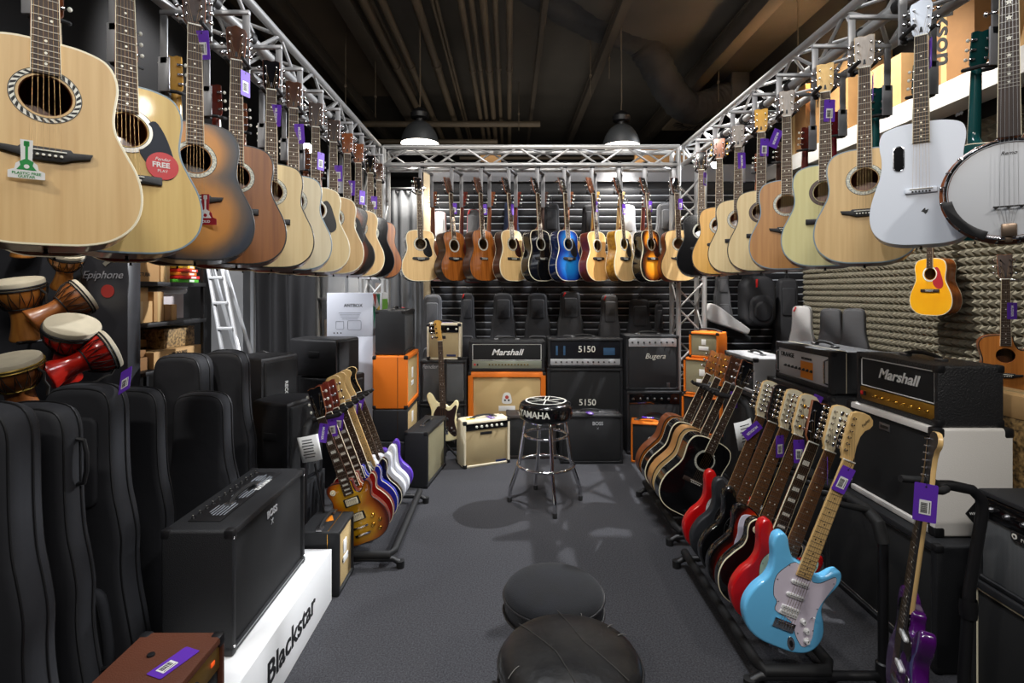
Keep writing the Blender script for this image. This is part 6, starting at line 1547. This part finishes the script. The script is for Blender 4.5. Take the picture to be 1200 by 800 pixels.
EL = [
 ('sky blue electric guitar with white pickguard, nearest in the right stand', 2.07, dict(top=mat('sky_blue', (112, 200, 250), .2, coat=.7), board=MAPLE, face=MAPLE, guardm=mat('mauve_white_guard', (222, 212, 226), .3), pickups='ssh', headlogo='Fazley')),
 ('red electric guitar with mint pickguard just behind the sky blue one', 2.19, dict(top=mat('bright_red', (190, 16, 20), .18, coat=.7), guardm=mat('mint_guard', (206, 224, 196), .3), face=CREAMP)),
 ('black electric guitar with cream edging and block inlays in the right stand', 2.31, dict(kind='lp', top=GLOSSBLK, head='3', face=GLOSSBLK, neck=MAHOG, bind=True, inlay='block', tuner=GOLD, knobs=GOLD, pum=GOLD, bridgem=GOLD)),
 ('sunburst electric guitar with white pickguard in the right stand', 2.43, dict(kind='tele', top=burst('three_tone', [(0, (226, 150, 36)), (.5, (214, 120, 26)), (.72, (160, 30, 16)), (.9, (40, 14, 12)), (1, (14, 10, 10))], (0, .11), .17, (0, .29), .145), side=GLOSSBLK, bind=True, bindm=GLOSSBLK, guardm=mat('lilac_guard', (214, 208, 226), .3), face=CREAMP)),
 ('glossy black electric guitar behind the sunburst one', 2.55, dict(top=GLOSSBLK, guardm=GLOSSBLK, face=CREAMP)),
 ('matt charcoal electric guitar with black headstock', 2.67, dict(top=mat('charcoal_satin', (40, 42, 46), .4), guardm=BLACK, face=BLACK, neck=DARKW)),
 ('red electric guitar farthest back in the right stand', 2.79, dict(top=mat('bright_red', (190, 16, 20)), guardm=WHITE, face=CREAMP)),
]
ER = []
for lab, Y, kw in EL:
    if kw.get('kind') == 'lp': g = electric(lab, (1.037, Y, .155), lean=21.4, scale_=1.05, **kw)
    else: g = electric(lab, (1.037, Y, .155), lean=21.4, scale_=1.05, **{'board': LAUREL, **kw})
    ER.append((g, lab.split(' electric')[0] + ' electric guitar', Y))
for i, lp, rot, txt, frt, lab in ((0, (.0, -.024, .735), (0, 24, -10), False, True, 'purple price tag on the maple neck of the sky blue guitar'), (1, (-.02, -.03, .73), (0, 0, 60), False, True, 'purple price tag on the red guitar behind the sky blue one'),
                             (3, (-.01, -.03, .74), (0, -2, 0), False, True, 'purple price tag with white label on the sunburst electric guitar'), (4, (-.02, -.02, .72), (0, 0, 20), False, True, 'purple price tag on the glossy black electric guitar'), (6, (.0, -.03, .72), (0, 50, 0), True, False, 'purple price tag with white lettering on the farthest red guitar')):
    price_tag(lab, ER[i][0], lp, rot, txt, frt)
t = thing('price_tag', 'purple price tag hanging below the head with the orange print', 'price tag', (1.76, 3.0, .96), (0, R(24), R(-20)), 'purple price tags')
obj('card', CACHE[('tagcard', .05, .105)], t, (0, 0, -.06)); obj('barcode_label', CACHE['barcode'], t, (0, -.001, -.08))
# acoustics in a stand
rack('black guitar stand holding the leaning acoustic guitars', 1.05, 1.47, 3.22, 3.98, .86, [3.335, 3.395, 3.505, 3.565, 3.675, 3.735], 1, z_low=.125, lo=.03)
ga = [
 ('glossy black acoustic guitar with cream edges leaning in the floor stand', 3.27, dict(top=GLOSSBLK, side=GLOSSBLK, bind=BIND, face=GLOSSBLK, bridgem=ROSEWOOD, bridge='block', guard='drop', guardm=GLOSSBLK)),
 ('natural acoustic guitar leaning behind the glossy black one in the floor stand', 3.44, dict(top=SPRUCE, side=wood('maple_sides', (190, 140, 84), (166, 118, 66), .3, .4), bind=BINDK, face=DARKW, tuner=GOLD)),
 ('sunburst acoustic guitar leaning third in the floor stand', 3.61, dict(top=TBURST, side=GLOSSBLK, bind=BIND, face=MAHTOP, tuner=GOLD)),
 ('reddish brown acoustic guitar leaning farthest in the floor stand', 3.78, dict(top=KOA, side=MAHOG, bind=BINDK, face=MAHTOP)),
]
GA = []
for lab, Y, kw in ga:
    g = acoustic(lab, (1.055, Y, .165), lean=25, depth=.11, **kw); GA.append(g)
price_tag('purple price tag with white lettering on the leaning natural acoustic', GA[1], (.045, -.03, .84), (0, 3, 0), True, False)
# left stand
rack('long black guitar stand on the left holding seven electric guitars', -.80, -1.15, 2.96, 3.86, .80, [3.03+.12*i for i in range(7)], -1, z_low=.105)
CBURST = burst('honey_burst', [(0, (222, 172, 40)), (.5, (206, 150, 26)), (.72, (176, 96, 22)), (.9, (96, 34, 18)), (1, (60, 18, 14))], (0, .11), .19, (0, .28), .155, .12, .9)
HBURST = burst('cherry_burst', [(0, (214, 120, 36)), (.45, (190, 70, 26)), (.75, (150, 24, 20)), (1, (90, 12, 14))], (0, .11), .19, (0, .28), .155, .12, .9)
LL = [
 ('honey sunburst single-cut electric guitar, nearest in the left stand', 2.97, dict(kind='lp', top=CBURST, side=MAHOGR, bind=True, bindm=BINDK, head='3', face=GLOSSBLK, neck=MAHOG, inlay='block', knobs=GOLD, pum=CREAMP, tuner=PEARL)),
 ('cherry burst single-cut electric guitar behind the honey sunburst one', 3.09, dict(kind='lp', top=HBURST, side=MAHOGR, bind=True, head='3', face=MAHOGR, neck=MAHOGR, inlay='block', knobs=GOLD, pum=CREAMP, guardm=CREAMP)),
 ('blue single-cut electric guitar with cream edges in the left stand', 3.21, dict(kind='lp', top=mat('deep_blue', (20, 40, 150), .15, coat=.8), bind=True, head='3', face=MAHOGR, neck=MAHOG, inlay='block')),
 ('black electric guitar with cream edges in the left stand', 3.33, dict(kind='tele', top=GLOSSBLK, bind=True, guardm=WHITE, face=MAPLE)),
 ('first white electric guitar in the left stand, beside the black one', 3.45, dict(kind='tele', top=mat('arctic_white', (224, 226, 234), .2, coat=.6), guardm=WHITE, board=MAPLE, face=MAPLE)),
 ('second white electric guitar in the left stand, next to the purple one', 3.57, dict(top=mat('arctic_white', (224, 226, 234)), guardm=WHITE, face=MAPLE)),
 ('purple electric guitar farthest in the left stand', 3.70, dict(top=mat('violet', (84, 52, 170), .2, coat=.6), guardm=WHITE, face=GLOSSBLK)),
]
EG = []
for lab, Y, kw in LL:
    g = electric(lab, (-.80, Y, .135), lean=-20, yaw=0, **kw); EG.append(g)
for i, lp, rot, txt, frt, lab in ((0, (.02, -.03, .72), (0, 8, 0), True, False, 'purple price tag with white lettering on the honey sunburst guitar'), (1, (.02, -.03, .72), (0, -4, 20), False, True, 'purple price tag on the cherry burst guitar'), (2, (.03, -.03, .72), (0, 6, 10), False, True, 'purple price tag on the blue single-cut guitar'),
                                  (5, (.02, -.03, .74), (0, 4, 0), False, True, 'purple price tag on the second white guitar'), (6, (.02, -.03, .72), (0, 12, 0), False, True, 'purple price tag on the purple guitar')):
    price_tag(lab, EG[i], lp, rot, txt, frt)
# purple guitar on the stand at the right edge
electric('deep purple electric guitar seen edge-on in the stand at the right edge', (1.27, 1.75, .16), yaw=-66, lean=0, roll=0, kind='tele', top=mat('deep_purple', (66, 14, 86), .18, coat=.8), board=EBONY, face=BLACK, neck=MAPLE, head='6', guardm=GLOSSBLK)
gp = [o for o in bpy.data.objects if o.get('label', '').startswith('deep purple')][0]
gp.rotation_euler = (Matrix.Rotation(R(8.5), 3, 'Y') @ Matrix.Rotation(R(-114), 3, 'Z')).to_euler()
tp_ = price_tag('purple price tag on the neck of the deep purple guitar', gp, (.0, -.06, .78), (0, 3, -28), False, True, w=.06, h=.12)
tp_.location = (PX(1086, 1.66), 1.66, PZ(563, 1.66))
g = thing('guitar_stand', 'single black tubular guitar stand at the right edge', 'guitar stand', (1.52, 1.75, -.0))
obj('post', MB().tube([(-.03, 0, .03), (.0, 0, .55), (.045, 0, .82), (.04, 0, .86), (.01, 0, .89), (-.06, 0, .905), (-.10, 0, .905)], .017, 12, 0).mesh('post', [BLACK]), g)
obj('clamp', MB().lathe([(.024, -.03), (.026, 0), (.024, .03)], 12, 0, Matrix.Translation((-.002, 0, .50))).mesh('clamp', [BLACK]), g)
obj('yoke', MB().tube([(-.10, -.03, .905), (-.13, -.05, .905), (-.19, -.05, .91)], .012, 10, 0).tube([(-.10, .03, .905), (-.13, .05, .905), (-.19, .05, .91)], .012, 10, 0).tube([(-.10, -.03, .905), (-.10, .03, .905)], .015, 10, 0).mesh('yoke', [RUBBER]), g)
for s in (-1, 1):
    obj('leg', MB().tube([(-.03, 0, .10), (-.10, s*.2, .018)], .014, 10, 0).mesh('leg', [BLACK]), g)
    obj('cradle', MB().tube([(-.03, 0, .12), (-.12, s*.09, .105), (-.26, s*.10, .10), (-.29, s*.10, .13)], .013, 10, 0).mesh('cradle', [RUBBER]), g)
obj('leg', MB().tube([(-.03, 0, .10), (.20, 0, .018)], .014, 10, 0).mesh('leg', [BLACK]), g)
# paper signs
def sign(label, loc, rz, w_, h_, tilt):
    g = thing('paper_sign', label, 'paper sign', loc, (R(tilt), R(-12), R(rz)))
    n = 8; vs = []
    for i in range(n+1):
        a = (i/n-.5); vs += [(a*w_, -.012*math.cos(a*PI), 0), (a*w_, -.012*math.cos(a*PI)+.01*a, h_)]
    obj('sheet', MB().add(vs, [(2*i, 2*i+2, 2*i+3, 2*i+1) for i in range(n)]).mesh('sheet', [PAPER]), g).modifiers.new('t', 'SOLIDIFY').thickness = .0006
    mb = MB()
    for k in range(7): mb.box((0, -.0145, h_*(.85-.11*k)), (w_*(.6 if k % 3 == 2 else .5), .0005, .005), 0)
    obj('print', mb.mesh('print', [INK]), g)
    obj('holder', MB().tube([(0, .02, -.02), (0, .012, -.5)], .006, 6, 0).mesh('holder', [BLACK]), g)
sign('white paper notice clipped to the left electric guitar stand', (PX(366, 2.9), 2.9, PZ(540, 2.9)), -8, .12, .14, 0)
sign('white paper notice clipped to the acoustic guitar stand on the right', (PX(876, 3.16), 3.16, PZ(525, 3.16)), 10, .12, .17, 0)

# ================================================================== STOOLS
def throne(label, loc, r, ztop, m, side, worn):
    g = thing('drum_throne', label, 'drum throne', loc)
    th = .10
    prof = [(v.x, v.y) for v in cro([(.02, ztop+.006, 0), (r*.5, ztop+.003, 0), (r*.8, ztop-.005, 0), (r*.94, ztop-.018, 0), (r, ztop-.037, 0)], 4)]
    obj('cushion', MB().lathe([(0, ztop+.006)] + prof + [(r-.002, ztop-.042)], 48, 0).mesh('cushion', [m], 60), g)
    obj('side_band', MB().lathe([(r-.002, ztop-.042), (r-.001, ztop-.06), (r-.004, ztop-th), (r-.03, ztop-th-.012), (0, ztop-th-.012)], 48, 0).mesh('side_band', [side], 60), g)
    for z in (ztop-.042, ztop-th+.006): obj('piping', MB().tube([((r+.001)*math.cos(2*PI*i/48), (r+.001)*math.sin(2*PI*i/48), z) for i in range(48)], .0045, 6, 0, True).mesh('piping', [side]), g)
    obj('post', MB().tube([(0, 0, ztop-th-.012), (0, 0, .16)], .016, 12, 0).lathe([(.03, .24), (.032, .30), (.02, .32)], 14, 0).mesh('post', [CHROME]), g)
    for i in range(3):
        a = R(30+120*i)
        obj('leg', MB().tube([(.02*math.cos(a), .02*math.sin(a), .28), (.24*math.cos(a), .24*math.sin(a), .02)], .011, 8, 0).tube([(.02*math.cos(a), .02*math.sin(a), .12), (.13*math.cos(a), .13*math.sin(a), .14)], .006, 6, 0).lathe([(.016, 0), (.018, .03), (0, .035)], 10, 1, Matrix.Translation((.24*math.cos(a), .24*math.sin(a), 0))).mesh('leg', [CHROME, RUBBER]), g)
    if worn:
        s = MB()
        for x in (-.045, .045): s.tube([(x*(1+.5*abs(t)), t*r*.85, ztop+.0065-.012*abs(t)**2) for t in [k/6 for k in range(-6, 7)]], .0016, 6, 0)
        obj('seam', s.mesh('seam', [mat('seam_grey', (52, 50, 48), .6)]), g, (0, 0, 0), (0, 0, R(28)))
        cm = mat('crack_pale', (112, 110, 106), .8); random.seed(21)
        for k in range(14):
            x, y = random.gauss(.0, .03), random.gauss(.0, .045); a = random.choice((.4, .6, 2.0, 2.2)) + random.uniform(-.3, .3); L = random.uniform(.008, .026)
            q = [(x + L*t*math.cos(a) - .003*math.sin(9*t), y + L*t*math.sin(a), ztop+.0016) for t in (-1, -.4, .2, .8)]
            obj('crack', MB().tube([(a_, b_, c_+.004*(1-min(1, math.hypot(a_, b_)/.1))) for a_, b_, c_ in q], .0007, 4, 0).mesh('crack', [cm]), g)
        for ang in (70, 38, 22, 205):
            a = R(ang); obj('crack', MB().tube([((r-.04+k*.012)*math.cos(a+k*.02), (r-.04+k*.012)*math.sin(a+k*.02), ztop-.003-.004*k*k*.4) for k in range(4)], .0012, 5, 0).mesh('crack', [cm]), g)
        obj('height_knob', MB().lathe([(.0, 0), (.022, .0), (.024, .012), (.012, .02), (0, .02)], 12, 0, Matrix.Translation((-r-.005, .03, ztop-th-.04)) @ Matrix.Rotation(R(-90), 4, 'Y')).tube([(-r-.005, .03, ztop-th-.04), (0, .0, ztop-th-.04)], .006, 6, 0).mesh('height_knob', [BLACK]), g)
    return g
WORN = mat('worn_black_leather', (38, 37, 36), .34, c2=(16, 16, 18), nscale=9, bump=.5, bscale=26)
VELV = mat('dark_blue_velvet', (14, 16, 24), .9, c2=(6, 7, 10), nscale=10, bump=.3, bscale=300)
VELV.node_tree.nodes['Principled BSDF'].inputs['Sheen Weight'].default_value = .06
throne('round drum throne with cracked black leather seat, nearest the camera', (.165, 1.45, 0), .195, .57, WORN, mat('leather_side', (34, 33, 34), .4, bump=.3, bscale=60), True)
throne('round drum throne with dark velvet seat behind the cracked leather one', (.155, 1.86, 0), .175, .525, VELV, mat('leather_side', (34, 33, 34)), False)
# bar stool
g = thing('bar_stool', 'chrome bar stool with black seat and white lettering in the middle of the floor', 'bar stool', (.265, 3.86, 0))
VINYL = mat('black_vinyl', (14, 14, 16), .18, coat=.4, bump=.25, bscale=18)
rs, zt_ = .195, .745
prof = [(v.x, v.y) for v in cro([(.10, zt_, 0), (.155, zt_-.002, 0), (.185, zt_-.016, 0), (rs, zt_-.045, 0), (rs, zt_-.085, 0), (rs-.006, zt_-.115, 0), (rs-.03, zt_-.135, 0)], 4)]
st = obj('seat', MB().lathe([(0, zt_+.001)] + prof + [(.12, zt_-.142), (0, zt_-.142)], 48, 0).mesh('seat', [VINYL], 60), g)
em = MB()
for r0, r1 in ((.138, .15),):
    vs = [(r*math.cos(2*PI*i/48), r*math.sin(2*PI*i/48), zt_+.003) for r in (r0, r1) for i in range(48)]
    em.add(vs, [(i, (i+1) % 48, 48+(i+1) % 48, 48+i) for i in range(48)])
for k in range(3):
    a = R(20+60*k); u = Vector((math.cos(a), math.sin(a), 0)); v = Vector((-u.y, u.x, 0))
    def bar(o, p0, p1, w_):
        c = o; em.add([u*p0+v*(c-w_), u*p1+v*(c-w_), u*p1+v*(c+w_), u*p0+v*(c+w_)], [(0, 1, 2, 3)], 0, Matrix.Translation((0, 0, zt_+.0032+.0003*k)))
    bar(0, -.135, .02, .004); bar(.012, .02, .135, .0035); bar(-.012, .02, .135, .0035); bar(0, .018, .024, .015)
obj('emblem', em.mesh('emblem', [PEARL]), st)
obj('lettering', text_mesh('YAMAHA', .062, PEARL, sx=1.0, bold=.02, bend=rs+.001), st, (0, 0, zt_-.068), (0, 0, R(-33)))
feet = []
fa = [(-.265, .02), (.04, -.235), (.245, .045), (-.06, .25)]
for fx, fy in fa:
    u = Vector((fx, fy, 0)).normalized(); a = .22
    tp_ = u*.13
    pts = [tp_ + Vector((0, 0, .615)), u*.145 + Vector((0, 0, .60)), u*.155 + Vector((0, 0, .54)), u*.19 + Vector((0, 0, .30)), u*.21 + Vector((0, 0, .235)), u*.255 + Vector((0, 0, .11)), u*.262 + Vector((0, 0, .075)), u*.264 + Vector((0, 0, .03))]
    lg = obj('leg', MB().tube(pts, .0145, 10, 0).mesh('leg', [CHROME], 60), g)
    obj('rubber_foot', MB().lathe([(.016, 0), (.017, .03), (.013, .036)], 12, 0).mesh('rubber_foot', [RUBBER]), lg, u*.264)
for r_, z in ((.155, .50), (.155, .56), (.205, .285)):
    if z == .56: continue
    obj('foot_ring', MB().tube([(r_*math.cos(2*PI*i/40), r_*math.sin(2*PI*i/40), z) for i in range(40)], .011, 10, 0, True).mesh('foot_ring', [CHROME], 60), g)
obj('seat_plate', MB().lathe([(0, .60), (.15, .60), (.15, .608), (0, .608)], 32, 0).mesh('seat_plate', [CHROME]), g)
t = thing('hang_tag', 'red diamond tag hanging on the dark combo behind the bar stool', 'tag', (PX(617, 4.9), 4.885, PZ(522, 4.9)))
obj('card', MB().prism([(-.05, 0), (0, -.055), (.05, 0), (0, .055)], -.001, .001, 0).mesh('card', [mat('red_diamond', (214, 50, 50), .5)]), t)
obj('print', MB().box((0, -.0015, .008), (.06, .001, .006), 0).mesh('print', [PAPER]), t)

# ================================================================== LAMPS
LAMPG = mat('lamp_grey', (52, 54, 56), .5)
def pendant(label, px, py, Y, rpx):
    x, z = PX(px, Y), PZ(py, Y); r = rpx*Y/F
    g = thing('pendant_lamp', label, 'pendant lamp', (x, Y, z), (0, 0, 0), 'pendant bell lamps')
    prof = [(r, 0), (r*.97, .03), (r*.86, r*.50), (r*.62, r*.88), (r*.36, r*1.08), (r*.22, r*1.12)]
    pr = [(v.x, v.y) for v in cro([(a, b, 0) for a, b in prof], 4)]
    obj('lamp_shade', MB().lathe(pr, 40, 0).lathe([(a*.985, b-.004) for a, b in pr], 40, 1).mesh('lamp_shade', [LAMPG, WHITE], 60), g)
    obj('diffuser', MB().lathe([(0, .02), (r*.96, .02)], 40, 0).mesh('diffuser', [emit('lamp_glow', (255, 246, 232), 9)]), g)
    obj('lamp_cap', MB().lathe([(r*.22, r*1.1), (r*.22, r*1.25), (r*.45, r*1.32), (r*.48, r*1.55), (r*.38, r*1.7), (r*.14, r*1.85), (0, r*1.9)], 28, 0).mesh('lamp_cap', [BLACK]), g)
    obj('chain', MB().tube([(0, 0, r*1.85), (0.004, 0, r*2.4), (0, 0, ZC-z)], .008, 6, 0).mesh('chain', [PIPE]), g)
    l = bpy.data.lights.new('pendant_spot', 'SPOT'); l.energy = 190; l.spot_size = R(92); l.spot_blend = .5; l.shadow_soft_size = r*.6; l.color = (1, .95, .86)
    o = bpy.data.objects.new('pendant_spot', l); COL.objects.link(o); o.location = (x, Y, z-.03)
pendant('left grey bell pendant lamp above the rear truss', 492, 168, 5.75, 22.5)
pendant('right grey bell pendant lamp above the rear truss', 728, 171, 6.0, 22)
def spotcan(label, px, py, Y, aim, e=60):
    x, z = PX(px, Y), PZ(py, Y)
    g = thing('spotlight', label, 'spotlight', (x, Y, z))
    d = (Vector(aim)-Vector((x, Y, z))).normalized(); q = d.to_track_quat('-Z', 'Y').to_euler()
    g.rotation_euler = q
    obj('housing', MB().lathe([(0, .14), (.03, .14), (.045, .10), (.05, 0), (.046, 0), (.044, .02)], 20, 0).mesh('housing', [BLACK]), g)
    obj('lens', MB().lathe([(.044, .012), (0, .012)], 20, 0).mesh('lens', [emit('spot_glow', (255, 255, 250), 60)]), g)
    obj('bracket', MB().tube([(.05, 0, .08), (.07, 0, .10), (.07, 0, .2), (0, 0, .24)], .007, 6, 0).mesh('bracket', [BLACK]), g)
    return g
spotcan('bright small spotlight glaring between the left row guitars', 360, 174, 4.55, (0, 0, 1.55))
spotcan('small spotlight glaring behind the honey coloured acoustic', 839, 192, 5.2, (0, 0, 1.55))
# ================================================================== LIGHT
def area(name, loc, aim, sx, sy, e, c=(1, 1, 1), spread=180):
    l = bpy.data.lights.new(name, 'AREA'); l.shape = 'RECTANGLE'; l.size = sx; l.size_y = sy; l.energy = e; l.color = c; l.spread = R(spread)
    o = bpy.data.objects.new(name, l); COL.objects.link(o); o.location = loc
    o.rotation_euler = (Vector(aim)-Vector(loc)).to_track_quat('-Z', 'Y').to_euler()
def spot(name, loc, aim, e, size, soft, c=(1, 1, 1), blend=.5):
    l = bpy.data.lights.new(name, 'SPOT'); l.energy = e; l.spot_size = R(size); l.spot_blend = blend; l.shadow_soft_size = soft; l.color = c
    o = bpy.data.objects.new(name, l); COL.objects.link(o); o.location = loc
    o.rotation_euler = (Vector(aim)-Vector(loc)).to_track_quat('-Z', 'Y').to_euler()
area('hall_light', (0.2, -1.2, 4.3), (0.1, 3.4, 1.0), 1.4, .3, 52, (1, .97, .93))
spot('track_right', (2.3, -.9, 4.3), (-.4, 4.4, 1.4), 200, 75, .10, (1, .96, .9))
spot('track_left', (-1.9, -.9, 4.3), (1.2, 4.2, 1.4), 200, 75, .10, (1, .96, .9))
spot('shop_back', (3.3, 5.75, 3.9), (.2, 3.2, 0), 1900, 90, .05, (.93, .96, 1), .6)
spot('streak_light', (2.55, 4.9, 4.55), (.7, 3.8, 0), 2600, 50, .02, (.95, .97, 1), .4)
spot('wall_wash', (1.2, 4.0, 4.4), (3.48, 4.5, 1.5), 700, 70, .04, (1, .96, .9))
spot('shelf_wash', (-1.7, 1.9, 4.3), (-2.2, 3.5, 1.2), 300, 48, .08, (1, .95, .88), .8)  # added spot to brighten the box shelf and djembes, no known fixture
spot('pier_wash', (-2.6, 3.9, 4.4), (-2.9, 5.6, 1.3), 420, 70, .1, (1, .98, .96))  # added fill for the grey pier and ladder, stands for no actual lamp
spot('carton_wash', (-2.95, 3.0, 2.95), (-1.5, 4.9, 1.0), 260, 60, .1, (.95, .97, 1))  # added low spot, aimed beneath the hung guitars to brighten the white boxes
spot('rear_wash', (.6, 3.2, 4.5), (.3, 5.6, 1.2), 260, 80, .1, (1, .97, .93))
area('aisle_light', (0.2, 2.2, 4.4), (0.2, 2.4, 0), .6, 1.6, 50, (.93, .96, 1), 120)
area('ceiling_wash', (0.2, 4.0, 3.5), (0.2, 4.6, 4.7), 2.0, 3.0, 10, (1, .92, .82))  # added upward fill that lifts the ceiling tone, not a lamp of the hall
area('far_ceiling_wash', (0.4, 8.0, 3.1), (0.4, 8.6, 4.7), 3.0, 2.0, 14, (1, .92, .82))  # second added uplight, keeps the far ceiling pipes visible
